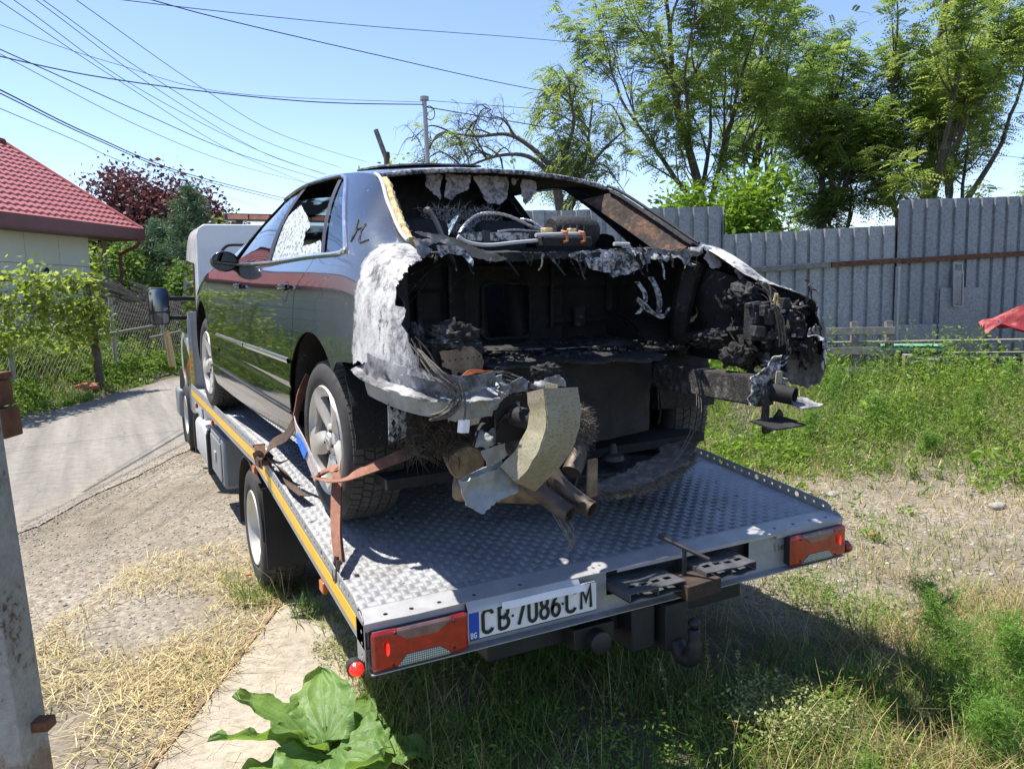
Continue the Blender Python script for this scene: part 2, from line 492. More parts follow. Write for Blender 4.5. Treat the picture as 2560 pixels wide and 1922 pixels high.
lens('lens_red', (.46, .016, .010)); lens('lens_red_lit', (.8, .02, .01), .5); lens('lens_clear', (.24, .13, .12)); lens('lens_orange', (.75, .14, .01)); lens('lens_amber_bar', (.55, .20, .09))
t = NT('lens_grid')
b1 = t.wave(42, 0, None, 'X', 0); b2 = t.wave(42, 0, None, 'Z', 0)
c = t.ramp(t.mth('MAXIMUM', b1, b2), [(.6, (.55, .56, .52)), (.85, (.05, .12, .12))])
MAT['lens_grid'] = t.done(t.bsdf(c, .2, 0, None, .6, .5))

# bed floor: bright checker plate, scuffed
t = NT('checker_plate')
n1 = t.noise(3, 5, .6); n2 = t.noise(26, 5, .7); n3 = t.noise(90, 3)
col = t.ramp(t.mth('ADD', t.mth('MULTIPLY', n1, .6), t.mth('MULTIPLY', n2, .4)), [(.36, (.28, .29, .31)), (.6, (.395, .405, .425))])
col = t.mix(t.map(t.noise(11, 4, .7), .66, .70), col, (.07, .065, .06)); col = t.mix(t.map(t.noise(2.4, 6, .75), .50, .68, 0, .7), col, (.15, .135, .115)); col = t.mix(t.map(t.noise(30, 5, .75, t.vscale((3, .4, 1))), .60, .70, 0, .5), col, (.50, .50, .50))
MAT['checker_plate'] = t.done(t.bsdf(col, t.map(n2, .3, .7, .38, .55), .4, t.bump(n3, .12, .004)))

# tow eye etc
t = NT('emblem_chrome'); MAT['emblem_chrome'] = t.done(t.bsdf((.6, .6, .6), .25, .9))
t = NT('seat_fabric'); MAT['seat_fabric'] = t.done(t.bsdf(t.ramp(t.noise(20, 4), [(.4, (.01, .01, .011)), (.7, (.03, .03, .033))]), .9))
t = NT('liner_foil')
n = t.noise(30, 5, .7, t.vscale((1, .3, 1)), 1.0)
MAT['liner_foil'] = t.done(t.bsdf(t.ramp(n, [(.4, (.13, .12, .13)), (.5, (.36, .33, .33)), (.7, (.47, .43, .42))]), .65, .1, t.bump(n, .5, .01)))

t = NT('scorched_brown'); n1 = t.noise(9, 5, .7); n2 = t.noise(50, 4, .7)
MAT['scorched_brown'] = t.done(t.bsdf(t.ramp(t.mth('ADD', t.mth('MULTIPLY', n1, .7), t.mth('MULTIPLY', n2, .3)), [(.38, (.012, .011, .011)), (.5, (.04, .028, .022)), (.60, (.15, .07, .04)), (.75, (.30, .21, .13))]), .9, 0, t.bump(n2, .5, .01)))
t = NT('glass_sooty'); n1 = t.noise(3.2, 4, .6)
tr = t.n('ShaderNodeBsdfTransparent'); t.link(t.ramp(n1, [(.52, (.01, .01, .01)), (.60, (.45, .52, .52))]), tr.inputs[0]); gl = t.n('ShaderNodeBsdfGlossy'); gl.inputs['Roughness'].default_value = .08
fr = t.n('ShaderNodeFresnel'); fr.inputs[0].default_value = 1.45; ms = t.n('ShaderNodeMixShader'); t.link(fr.outputs[0], ms.inputs[0]); t.link(tr.outputs[0], ms.inputs[1]); t.link(gl.outputs[0], ms.inputs[2]); MAT['glass_sooty'] = t.done(ms.outputs[0])

t = NT('clinker'); n1 = t.noise(40, 5, .75); n2 = t.noise(9, 4, .6); n3 = t.noise(160, 3, .7)
col = t.ramp(t.mth('ADD', t.mth('MULTIPLY', n1, .6), t.mth('MULTIPLY', n2, .4)), [(.40, (.012, .011, .011)), (.52, (.045, .042, .040)), (.60, (.16, .15, .14)), (.70, (.33, .31, .28))])
MAT['clinker'] = t.done(t.bsdf(col, .9, 0, t.bump(t.mth('ADD', n1, n3), .8, .015)))

t = NT('truck_mirror'); MAT['truck_mirror'] = t.done(t.bsdf((.22, .25, .30), .03, 1.0))

simple('shaded_alloy', (.10, .105, .115), .5, .4, var=.3, scale=12, bump=.15)  # ramp metal, darkened in colour for the shade under the bed
simple('dark_rust', (.05, .032, .022), .85, .1, var=.5, scale=16, bump=.3)  # darker rust, with the shade round the clamp block put into its colour
# ------------------------------------------------------------------ the tow truck
HW = 1.1016                                    # half width of the bed
def deck_z(y):
    if y < 1.80: return .6545 + .1156 * y
    if y > 2.15: return .8827 - .006 * (y - 1.97)
    t = (y - 1.80) / .35; a = .6545 + .1156 * 1.80; b = .8827 - .006 * .18
    return (1 - t) * (a + .1156 * .35 * t) + t * (b + .006 * .35 * (1 - t))
BED_L = 5.32
truck = empty('tow_truck')
tag(truck, 'white flatbed recovery truck with checker-plate bed carrying the burnt car', 'truck')

mb = MB()
mb.grid(lambda x, y: (x, y, deck_z(y)), lin(-HW + .004, HW - .004, 10), lin(.085, BED_L, 60))
mb.build('bed_floor', MAT['checker_plate'], truck, solid=.006, smooth=50)
# raised bars of the checker plate
cell = .032
nx, ny = int(2.17 / cell), int(5.0 / cell)
ii, jj = np.meshgrid(np.arange(nx), np.arange(ny), indexing='ij')
cx = (-1.085 + (ii + .5) * cell).ravel(); cy = (.10 + (jj + .5) * cell).ravel(); par = ((ii + jj) % 2).ravel()
zs = np.array([deck_z(q) for q in (.10 + (np.arange(ny) + .5) * cell)]); cz = np.tile(zs, nx)
slope = np.where(cy < 1.97, .1156, -.006)
V, F = [], []
bl, bw, bh = .0132, .0020, .0025
tpl = np.array([[-bl, 0, 0], [-bl * .5, -bw, 0], [bl * .5, -bw, 0], [bl, 0, 0], [bl * .5, bw, 0], [-bl * .5, bw, 0], [-bl * .45, 0, bh], [bl * .45, 0, bh]])
tf = [(0, 1, 6, 6), (1, 2, 7, 6), (2, 3, 7, 7), (3, 4, 7, 7), (4, 5, 6, 7), (5, 0, 6, 6)]
tri = np.array([(0, 1, 6), (1, 2, 7), (1, 7, 6), (2, 3, 7), (3, 4, 7), (4, 5, 6), (4, 6, 7), (5, 0, 6)])
allv, allf, off = [], [], 0
for k in range(-2, 3):
    sh = k * .0059
    lx = np.where(par[:, None] == 0, tpl[None, :, 0], tpl[None, :, 1] + sh)
    ly = np.where(par[:, None] == 0, tpl[None, :, 1] + sh, tpl[None, :, 0])
    # orientation kept consistent by swapping: mirrored cells get flipped faces
    X = cx[:, None] + lx; Y = cy[:, None] + ly; Z = cz[:, None] + .0004 + tpl[None, :, 2] + slope[:, None] * ly
    vv = np.stack([X, Y, Z], -1)
    n = len(cx)
    ff = tri[None] + (np.arange(n) * 8)[:, None, None]
    ff = np.where(par[:, None, None] == 0, ff, ff[:, :, ::-1]) + off
    allv.append(vv.reshape(-1, 3)); allf.append(ff.reshape(-1, 3)); off += n * 8
o = np_mesh('tread_bars', np.concatenate(allv), np.concatenate(allf), MAT['checker_plate'], truck, smooth=False)
tag(o, kind='stuff')

# side boards: perforated flange, yellow tape, lower channel
for s in (-1, 1):
    def holes(y, h):
        d = 1.
        k = round(y / .052); c = k * .052
        big = (k % 5 == 0)
        r = .0135 if big else .0075
        d = math.hypot(y - c, h - .026) - r
        return min(d, y - .002)
    x0 = s * (HW + .002)
    mb = MB()
    def cut(y, h):
        top = .05 if y > .09 else .012 + .038 * max(0, y) / .09
        return min(holes(y, h), top - h, .004 if not (.30 < y < .33 and s < 0) else -.01)
    mb.grid(lambda y, h: (x0, y, deck_z(y) - .004 + h), lin(0, 3.4, 640), lin(0, .052, 12), cut)
    mb.build('side_flange', MAT['galvanised'], truck, solid=.004, smooth=30, offset=0)
    mb = MB(); mb.grid(lambda y, h: (x0, y, deck_z(y) - .004 + h), lin(3.4, BED_L, 12), lin(0, .05, 2))
    mb.build('side_flange', MAT['galvanised'], truck, solid=.004, smooth=30, offset=0)
    mb = MB(); mb.grid(lambda y, h: (s * (HW + .0045), y, deck_z(y) - .006 - h), lin(.075, BED_L, 50), lin(0.002, .052, 2))
    mb.build('reflective_tape', MAT['yellow_tape'], truck, solid=.002, smooth=30, offset=0)
    mb = MB()
    mb.grid(lambda y, h: (s * HW, y, deck_z(y) - .004 - h), lin(0.0, BED_L, 50), lin(0, .085, 3))
    mb.grid(lambda y, h: (s * (HW - h), y, deck_z(y) - .09), lin(0.0, BED_L, 50), lin(.0, .05, 2))
    mb.build('side_channel', MAT['galvanised'], truck, solid=.004, smooth=30, offset=0)

# rear edge strip with bolt holes, dented lip
mb = MB()
def strip_mask(x, y):
    d = 1.
    for hx in (-1.02, -.93, -.83, -.70, -.52, .72, .83, .93, 1.03):
        d = min(d, math.hypot(x - hx, y - .028) - .0085)
    return d
mb.grid(lambda x, y: (x, y - .006 * fbm(x * 3, 0, 2) * (y < .02), .6595 + .1156 * y + .0025 * fbm(x * 2.5, y * 9, 3)), lin(-HW, HW, 330), lin(-.012, .09, 22), strip_mask)
mb.build('rear_edge_strip', MAT['aluminium'], truck, solid=.004, smooth=40)
for lo_, hi_ in (((-HW, -.004, .628), (-.75, .000, .656)), ((.70, -.004, .628), (HW, .000, .656)), ((-.12, -.004, .640), (.70, .000, .656))):
    mb = MB(); mb.span(lo_, hi_); mb.build('rear_edge_lip', MAT['aluminium'], truck)
mb = MB()
mb.grid(lambda x, h: (x, -.008 - .02 * math.sin(min(1, h / .03) * 1.3) + .004 * nz(x * 6), .655 - h), lin(-.75, -.30, 40), lin(0, .032, 5))
mb.build('bent_lip', MAT['aluminium'], truck, solid=.003)
# rear cross panel with an opening for the ramps
mb = MB()
mb.grid(lambda x, z: (x, .012, z), lin(-HW + .01, HW - .01, 60), lin(.492, .648, 14), lambda x, z: max(abs(x - .20) - .36, abs(z - .60) - .05))
mb.grid(lambda x, y: (x, y, .492), lin(-HW + .01, HW - .01, 4), lin(-.03, .012, 3))
mb.build('rear_panel', MAT['galvanised'], truck, solid=.004, smooth=30)
mb = MB(); mb.span((-HW + .02, .05, .50), (HW - .02, .16, .62)); mb.build('rear_cross_member', MAT['chassis_black'], truck)
for s in (-1, 1):
    mb = MB()
    mb.grid(lambda y, z: (s * (HW - .001), y, z), lin(-.005, .085, 12), lin(.50, .655, 20), lambda y, z: min(math.hypot(y - .03, ((z - .52) % .04) - .02) - .007, 1))
    mb.build('corner_plate', MAT['galvanised'], truck, solid=.003)

# the two alloy ramps pushed in under the bed
for (xa, xb, out) in ((-.155, .10, .135), (.215, .47, .12)):
    mb = MB()
    def rm(x, y):
        d = 1
        for k in range(4):
            d = min(d, max(abs(x - xa - .045 - k * .055) - .018, abs(y + out - .055) - .011))
        return d
    mb.grid(lambda x, y: (x, y, .607 + .006 * nz(x * 12, y * 8) + .03 * (y + out)), lin(xa, xb, 60), lin(-out, .5, 40), rm)
    mb.build('ramp', MAT['shaded_alloy'], truck, solid=.004)
    mb = MB()
    mb.grid(lambda x, y: (x, y, .575 + .012 * nz(x * 14, 3)), lin(xa, xb, 30), lin(-out, .4, 10))
    for x in (xa, (xa + xb) / 2, xb): mb.span((x - .002, -out, .577), (x + .002, .45, .606))
    mb.build('ramp_underside', MAT['shaded_alloy'], truck, solid=.003)
# clamp bolt with T handle and rusty clamp block
mb = MB(); mb.tube([(.155, -.06, .57), (.155, -.06, .70)], .009, 10); mb.tube([(.10, .03, .735), (.205, -.145, .672)], .0085, 10)
mb.build('clamp_handle', MAT['dark_steel'], truck)
mb = MB(); mb.prism([(.085, -.165), (.262, -.150), (.245, -.02), (.10, -.02)], .058, lambda x, y, w: (x, y, .535 + w)); mb.build('clamp_block', MAT['dark_rust'], truck, bevel=.003)

# tail lamps
def lamp(xc, s):
    """s: +1 clear windows as seen on the left unit, -1 mirrored"""
    w, h, y0 = .3393, .1338, -.03
    zc = .6345 - h / 2
    root = None
    mb = MB(); mb.span((xc - w / 2 + .006, -.022, zc - h / 2 + .004), (xc + w / 2 - .006, .01, zc + h / 2 - .004)); mb.build('lamp_housing', MAT['black_plastic'], truck, bevel=.004)
    def rr(x, z, a, b, r):
        qx, qz = abs(x) - a + r, abs(z) - b + r
        return -(math.hypot(max(qx, 0), max(qz, 0)) + min(max(qx, qz), 0) - r)
    top = sd_poly([(-.085, h / 2 + .01), (-.085, h / 2 - .02), (-.05, h / 2 - .043), (.055, h / 2 - .043), (.105, h / 2 - .012), (.105, h / 2 + .01)])
    bot = sd_poly([(-.085, -h / 2 - .01), (-.085, -h / 2 + .008), (-.055, -h / 2 + .04), (.065, -h / 2 + .04), (.10, -h / 2 + .012), (.10, -h / 2 - .01)])
    def f(x, z):
        return rr(x, z, w / 2, h / 2, .014)
    def surf(d):
        return lambda x, z: (xc + s * x, y0 + d - .008 * max(0, min(1, f(x, z) / .01)), zc + z)
    us, vs = lin(-w / 2 - .002, w / 2 + .002, 80), lin(-h / 2 - .002, h / 2 + .002, 40)
    mb = MB(); mb.grid(surf(0), us, vs, lambda x, z: min(f(x, z), -top(x, z), -bot(x, z)), flip=s < 0)
    lens_o = mb.build('tail_lamp', MAT['lens_red'], truck, solid=.004)
    for nm, msk, m in (('clear_window', top, MAT['lens_clear']), ('reversing_window', bot, MAT['lens_grid'])):
        mb = MB(); mb.grid(surf(-.003), us, vs, lambda x, z: min(f(x, z) - .001, msk(x, z) - .001), flip=s < 0); mb.build(nm, m, lens_o, solid=.003)
    # lit bulb behind the outer end
    mb = MB()
    bx = xc + s * (-w / 2 + .05)
    mb.lathe([(0, .001), (.002, .006), (0.006, .012)], (bx, y0 - .012, zc + .008), (0, -1, 0), 16)
    mb.v = [(bx + (p[0] - bx) * .55, p[1], zc + .008 + (p[2] - zc - .008) * 1.9) for p in mb.v]
    mb.build('lit_bulb', MAT['lens_red_lit'], lens_o)
    for (dx, dz) in ((-.09, h / 2 - .014), (.115, h / 2 - .02), (-.10, -h / 2 + .012), (.115, -h / 2 + .02)):
        mb = MB(); mb.lathe([(0, 0.), (.004, .0), (.004, .004), (0, .006)], (xc + s * dx, y0 - .007, zc + dz), (0, -1, 0), 10); mb.build('screw', MAT['dark_steel'], lens_o)
    return lens_o
lamp(-HW + .01 + .17, 1)
lamp(HW - .01 - .17, -1)
# side marker stalk lamps
for s in (-1, 1):
    mb = MB(); mb.tube([(s * 1.095, .02, .53), (s * 1.12, .0, .515), (s * 1.135, -.01, .515)], .007, 8); mb.lathe([(0, .0), (0, .026), (.03, .03), (.035, .026)], (s * 1.135, .03, .515), (0, -1, 0), 20)
    ml = mb.build('marker_lamp', MAT['black_plastic'], truck)
    mb = MB(); mb.lathe([(0, .025), (.014, .022), (.024, .013), (.027, 0.)], (s * 1.135, -.004, .515), (0, -1, 0), 20); mb.build('lamp_lens', MAT['lens_red_lit' if s < 0 else 'lens_red'], ml)

# number plate
px, zt = -.4886, .6345
mb = MB()
mbf = MB(); mbf.grid(lambda x, h: (px + x, -.030 - .008 * h / .024 + .002 * nz(x * 9), zt + .003 - h), lin(-.135, .205, 30), lin(0, .0245, 4)); FOLD = mbf
def rrp(x, z):
    qx, qz = abs(x) - .26 + .008, abs(z) - .056 + .008
    return -(math.hypot(max(qx, 0), max(qz, 0)) + min(max(qx, qz), 0) - .008)
us, vs = lin(-.262, .262, 90), lin(-.058, .058, 26)
bow = lambda x: .0015 * nz(x * 5, 1)
mb.grid(lambda x, z: (px + x, -.0225 + bow(x), zt - .056 + z), us, vs, rrp)
plate = mb.build('number_plate', MAT['plate_white'], truck, solid=.002, offset=-1)
mb = MB(); mb.grid(lambda x, z: (px + x, -.0237 + bow(x), zt - .056 + z), us, vs, lambda x, z: min(rrp(x, z), .0028 - rrp(x, z))); mb.build('plate_rim', MAT['plate_black'], plate)
mb = MB(); mb.grid(lambda x, z: (px + x, -.0241 + bow(x), zt - .056 + z), us, vs, lambda x, z: min(rrp(x, z) - .003, -.219 - x)); mb.build('blue_band', MAT['plate_blue'], plate)
ARC = lambda cx, cy, rx, ry, a, b, n=12: [(cx + rx * math.cos(math.radians(q)), cy + ry * math.sin(math.radians(q))) for q in lin(a, b, n)]
GLYPH = {
 'C': [[(.50, .80)] + ARC(.27, .80, .23, .20, 10, 180, 8) + ARC(.27, .20, .23, .20, 180, 350, 8)],
 'B': [[(.05, 0), (.05, 1), (.28, 1)] + ARC(.28, .76, .20, .24, 90, -90, 8) + [(.05, .52)], [(.28, .52)] + ARC(.28, .26, .23, .26, 90, -90, 9) + [(.05, 0)]],
 '7': [[(.03, 1), (.50, 1), (.14, 0)]],
 '0': [ARC(.27, .74, .22, .26, 0, 180, 9) + ARC(.27, .26, .22, .26, 180, 360, 9) + [(.49, .74)]],
 '8': [ARC(.27, .76, .19, .24, -90, 270, 18), ARC(.27, .26, .23, .26, -90, 270, 18)],
 '6': [[(.38, 1)] + ARC(.44, .30, .39, .55, 125, 180, 6) + ARC(.27, .27, .22, .27, 180, 540, 18)],
 'M': [[(.03, 0), (.06, 1), (.30, .35), (.54, 1), (.57, 0)]],
 'G': [[(.50, .80)] + ARC(.27, .80, .23, .20, 10, 180, 8) + ARC(.27, .20, .23, .20, 180, 360, 8) + [(.50, .45), (.30, .45)]],
 'T': [[(.0, 1), (.54, 1)], [(.27, 1), (.27, 0)]], 'R': [[(.05, 0), (.05, 1), (.28, 1)] + ARC(.28, .74, .20, .26, 90, -90, 8) + [(.05, .48)], [(.25, .48), (.50, 0)]],
 'U': [[(.05, 1)] + ARC(.27, .22, .22, .22, 180, 360, 10) + [(.49, 1)]], 'E': [[(.48, 1), (.05, 1), (.05, 0), (.48, 0)], [(.05, .5), (.42, .5)]], 'Y': [[(.0, 1), (.26, .48), (.52, 1)], [(.26, .48), (.26, 0)]]}
def letters(body, x0, z0, hgt, step, y, stroke, mat, name, parent, sx=1., thick=.001, slant=0.):
    """each character a flat stroked shape standing in the x-z plane"""
    for k, ch in enumerate(body):
        mb = MB()
        for m_, line in enumerate(GLYPH[ch]):
            P_ = [Vector((x0 + k * step + (px_ + slant * pz_) * hgt * sx, y - .0001 * m_, z0 + pz_ * hgt)) for px_, pz_ in line]; L_, R2 = [], []
            for i, p in enumerate(P_):
                a = (P_[i] - P_[i - 1]).normalized() if i else (P_[1] - P_[0]).normalized(); b = (P_[i + 1] - P_[i]).normalized() if i < len(P_) - 1 else a
                t_ = (a + b); t_ = t_.normalized() if t_.length > 1e-4 else a; n_ = Vector((-t_.z, 0, t_.x)); c_ = max(.45, n_.dot(Vector((-a.z, 0, a.x)))); L_.append(p + n_ * stroke / 2 / c_); R2.append(p - n_ * stroke / 2 / c_)
            n = len(P_); mb.add(L_ + R2, [(i, i + 1, n + i + 1, n + i) for i in range(n - 1)])
        mb.build(name, mat, parent, solid=thick, offset=0, smooth=0)
PB = MAT['plate_black']
FOLD.build('folded_plate_edge', MAT['plate_white'], plate, solid=.0012)
letters('CB', px - .208, zt - .094, .080, .062, -.0262, .0125, PB, 'plate_letter', plate, .98)
letters('7086', px - .076, zt - .094, .080, .0475, -.0262, .0122, PB, 'plate_digit', plate, .86)
letters('CM', px + .128, zt - .094, .080, .062, -.0262, .0125, PB, 'plate_letter', plate, .98)
for x in (px - .090, px + .114):
    mb = MB(); mb.lathe([(0, .0), (.0, .005), (.001, .005), (.001, 0)], (x, -.0255, zt - .056), (0, -1, 0), 12); mb.build('plate_dot', PB, plate)
letters('BG', px - .252, zt - .103, .018, .013, -.0262, .003, MAT['plate_white'], 'country_letter', plate, .9)
letters('T', .700, .566, .034, .03, .006, .006, MAT['emblem_chrome'], 'maker_letter', truck, 1.1, .006)
letters('RUEY', .727, .570, .020, .0165, .006, .004, MAT['emblem_chrome'], 'maker_letter', truck, 1.0, .006)

# tow hitch
mb = MB(); mb.span((-.62, .10, .36), (.60, .20, .485)); mb.build('hitch_beam', MAT['chassis_black'], truck, bevel=.006)
mb = MB()
mb.span((-.05, .00, .30), (.06, .12, .47)); mb.span((.09, -.03, .28), (.20, .10, .47)); mb.build('hitch_bracket', MAT['chassis_black'], truck, bevel=.006)
mb = MB(); mb.tube(smooth_path([(.15, -.02, .30), (.15, -.07, .265), (.15, -.115, .285), (.15, -.125, .34), (.15, -.125, .40)], 5), [.034] * 10 + [.03] * 6 + [.024] * 4 + [.018], 14)
th = mb.build('tow_hook', MAT['chassis_black'], truck)
mb = MB()
mb.lathe([(-.025 + .05 * i / 12, max(.0005, .025 * math.sin(math.pi * i / 12))) for i in range(13)], (.15, -.125, .425), (0, 0, 1), 20); mb.build('tow_ball', MAT['dark_steel'], th, smooth=80)
mb = MB(); mb.span((-.30, .02, .36), (-.12, .10, .44)); mb.lathe([(0, 0.), (.0, .042), (.06, .045), (.065, .036), (.065, 0)], (-.21, .03, .39), (0, -1, 0), 20); mb.build('trailer_socket', MAT['black_plastic'], truck, bevel=.003)
mb = MB(); mb.prism([(.12, .48), (.30, .48), (.27, .33), (.22, .30)], .012, lambda y, z, w: (-.50 + w, y, z)); mb.build('hitch_plate', MAT['concrete_pole'], truck)

# chassis
for s in (-1, 1):
    mb = MB()
    mb.grid(lambda y, z: (s * .42, y, z + max(0, deck_z(y) - .66) * .75), lin(.16, 6.6, 40), lin(.42, .56, 3)); mb.grid(lambda y, x: (s * x, y, .42 + max(0, deck_z(y) - .66) * .75), lin(.16, 6.6, 40), lin(.36, .42, 2))
    mb.build('chassis_rail', MAT['chassis_black'], truck, solid=.008)
for k, y in enumerate((.7, 1.3, 1.9, 2.5, 3.1, 3.7, 4.3, 4.9)):
    mb = MB(); mb.span((-HW + .02, y - .03, deck_z(y) - .09), (HW - .02, y + .03, deck_z(y) - .012)); mb.build('bed_cross_member', MAT['chassis_black'], truck)
mb = MB(); mb.tube([(-.85, 2.3, .36), (.85, 2.3, .36)], .055, 12); mb.lathe([(-.14, .02), (-.1, .12), (0, .15), (.1, .12), (.14, .02)], (0, 2.3, .36), (1, 0, 0), 18); mb.build('rear_axle', MAT['chassis_black'], truck)

def make_wheel(name, parent, c, R, width, out, rim_r, rim_mat, dish, blocks=64, ribs=5, tread='tread_rubber', treaded=True):
    """wheel standing at c (centre of the outer face); out = -1 faces left"""
    w = empty(name); w.parent = parent; w.location = c
    hw = width
    mb = MB()
    i = -out                                   # towards the inside
    sh = .030
    prof = [(0.030 * i, rim_r * .985), (.006 * i, rim_r * 1.03), (-.002 * i, rim_r * 1.0 + (R - rim_r) * .30), (-.004 * i, rim_r + (R - rim_r) * .55), (.004 * i, R - .028), (.018 * i, R - .014), (.030 * i, R - .009)]
    mid = [(hw * q * i, R - .009 + .003 * math.sin(math.pi * q)) for q in (.2, .4, .5, .6, .8)]
    back = [((hw - .030) * i, R - .009), ((hw - .018) * i, R - .014), ((hw - .004) * i, R - .028), ((hw + .004) * i, rim_r + (R - rim_r) * .55), ((hw - .006) * i, rim_r * 1.03), ((hw - .03) * i, rim_r * .985)]
    mb.lathe(prof + mid + back, (0, 0, 0), (1, 0, 0), 72)
    mb.build('tyre', MAT['rubber'], w, smooth=60)
    if treaded:
        mb = MB(); n = blocks
        x0, x1 = .012, hw - .012
        rw = (x1 - x0) / ribs
        for r in range(ribs):
            xa, xb = x0 + r * rw + .003, x0 + (r + 1) * rw - .003
            edge = r in (0, ribs - 1)
            for k in range(n):
                a0 = 2 * math.pi * (k + (r % 2) * .4) / n; a1 = a0 + 2 * math.pi / n * (.80 if edge else .84)
                sk = (.35 if r % 2 else -.35) * 2 * math.pi / n * (0 if edge else 1)
                vs = []
                for rad in (R - .016, R):
                    for (xx, aa, skk) in ((xa, a0, 0), (xb, a0, sk), (xb, a1, sk), (xa, a1, 0)):
                        rr_ = rad
                        if edge and ((r == 0 and xx == xa) or (r == ribs - 1 and xx == xb)): rr_ = rad - (.010 if rad == R else .006)
                        vs.append((xx * i, math.cos(aa + skk) * rr_, math.sin(aa + skk) * rr_))
                mb.add(vs, [(4, 5, 6, 7), (0, 1, 5, 4), (1, 2, 6, 5), (2, 3, 7, 6), (3, 0, 4, 7)])
        mb.build('tread', MAT[tread], w, smooth=0)
    # rim barrel
    mb = MB()
    mb.lathe([(.006 * i, rim_r * 1.02), (-.001 * i, rim_r * 1.0), (.001 * i, rim_r * .965), (.016 * i, rim_r * .93), (.05 * i, rim_r * .90), (.12 * i, rim_r * .86), (hw * .9 * i, rim_r * .88)], (0, 0, 0), (1, 0, 0), 64)
    mb.build('rim', rim_mat, w, smooth=50)
    dish(w, i, rim_r)
    return w
def steel_dish(w, i, rr_):
    mb = MB()
    mb.lathe([(.125 * i, rr_ * .86), (.135 * i, rr_ * .70), (.11 * i, rr_ * .52), (.08 * i, rr_ * .40), (.085 * i, rr_ * .26), (.06 * i, rr_ * .22), (.055 * i, 0.001)], (0, 0, 0), (1, 0, 0), 48)
    mb.build('wheel_disc', MAT['rim_alloy'], w, smooth=40)
    mb = MB()
    for k in range(6):
        a = 2 * math.pi * k / 6
        mb.lathe([(.08 * i, .011), (.055 * i, .011), (.05 * i, .007), (.05 * i, 0.)], (0, math.cos(a) * rr_ * .33, math.sin(a) * rr_ * .33), (1, 0, 0), 6)
    mb.build('wheel_nut', MAT['dark_steel'], w)
    mb = MB()
    for k in range(10):
        a = 2 * math.pi * k / 10
        mb.lathe([(.1285 * i, 0.), (.1285 * i, .019)], (0, math.cos(a) * rr_ * .70, math.sin(a) * rr_ * .70), (1, 0, 0), 12)
    mb.v = [(p[0] - .0055 * i, p[1], p[2]) for p in mb.v]
    mb.build('disc_hole', MAT['soot'], w)
for (y, xo) in ((2.3, 1.085), (7.2, 1.02)):
    for s in (-1, 1):
        make_wheel('wheel', truck, (s * xo, y, .357), .357, .235, s, .215, MAT['rim_alloy'], steel_dish, blocks=52, ribs=4, treaded=(s < 0))

# mudguards and flaps over the rear wheels
for s in (-1, 1):
    mb = MB()
    us = lin(math.radians(-10), math.radians(176), 26)
    mb.grid(lambda a, x: (s * (1.1 - x), 2.3 + .42 * math.cos(a), min(.36 + .42 * math.sin(a), deck_z(2.3 + .42 * math.cos(a)) - .1)), us, lin(0, .30, 4))
    mb.build('mudguard', MAT['black_plastic'], truck, solid=.006)
    mb = MB(); mb.grid(lambda x, z: (s * x, 1.80 + .06 * (z - .3) + .01 * math.sin(x * 9), z), lin(.81, 1.10, 8), lin(.27, .70, 10)); mb.build('mud_flap', MAT['black_plastic'], truck, solid=.006, bevel=0)
# fuel tank and tool box on the left
mb = MB(); mb.prism([(-1.03, .17), (-1.05, .22), (-1.05, .48), (-1.03, .53), (-.62, .53), (-.62, .17)], .98, lambda x, z, w: (x, 4.86 + w, z)); mb.build('fuel_tank', MAT['tank_grey'], truck, bevel=.03)
for y in (4.80, 5.9):
    mb = MB(); mb.prism([(-1.055, .15), (-1.06, .20), (-1.06, .50), (-1.04, .555), (-.62, .56), (-.62, .15)], .05, lambda x, z, w: (x, y + w, z)); mb.build('tank_strap', MAT['black_plastic'], truck, bevel=.008)
mb = MB(); mb.prism([(-1.06, .26), (-1.06, .64), (-.66, .64), (-.66, .26)], .72, lambda x, z, w: (x, 3.72 + w, z)); tb = mb.build('tool_box', MAT['grey_plastic'], truck, bevel=.025)
mb = MB(); mb.span((-1.072, 3.79, .30), (-1.06, 4.36, .60)); mb.build('box_door', MAT['grey_plastic'], tb, bevel=.006)
mb = MB(); mb.span((-1.082, 4.02, .43), (-1.07, 4.10, .50)); mb.build('box_latch', MAT['galvanised'], tb, bevel=.003)
mb = MB(); mb.span((.66, 3.3, .28), (1.05, 5.4, .62)); mb.build('tool_box', MAT['grey_plastic'], truck, bevel=.025)
# side marker lamps under the left edge
for s in (-1, 1):
    for y in (.55, 2.02, 3.9, 5.05):
        mb = MB(); mb.span((s * 1.085, y - .03, deck_z(y) - .145), (s * 1.108, y + .03, deck_z(y) - .10)); mb.build('side_marker', MAT['lens_orange'], truck, bevel=.005)

# headboard between bed and cab
mb = MB(); mb.span((-HW + .01, 5.30, .86), (HW - .01, 5.36, 1.56)); mb.build('headboard', MAT['galvanised'], truck)
mb = MB(); mb.span((-HW - .002, 5.285, .88), (-HW + .03, 5.30, 1.5)); mb.build('headboard_post', MAT['aluminium'], truck)
for k in range(6):
    mb = MB(); mb.span((-HW - .004, 5.280, .90 + .055 * k), (-HW + .028, 5.285, .935 + .055 * k)); mb.build('warning_stripe', MAT['yellow_tape'], truck)

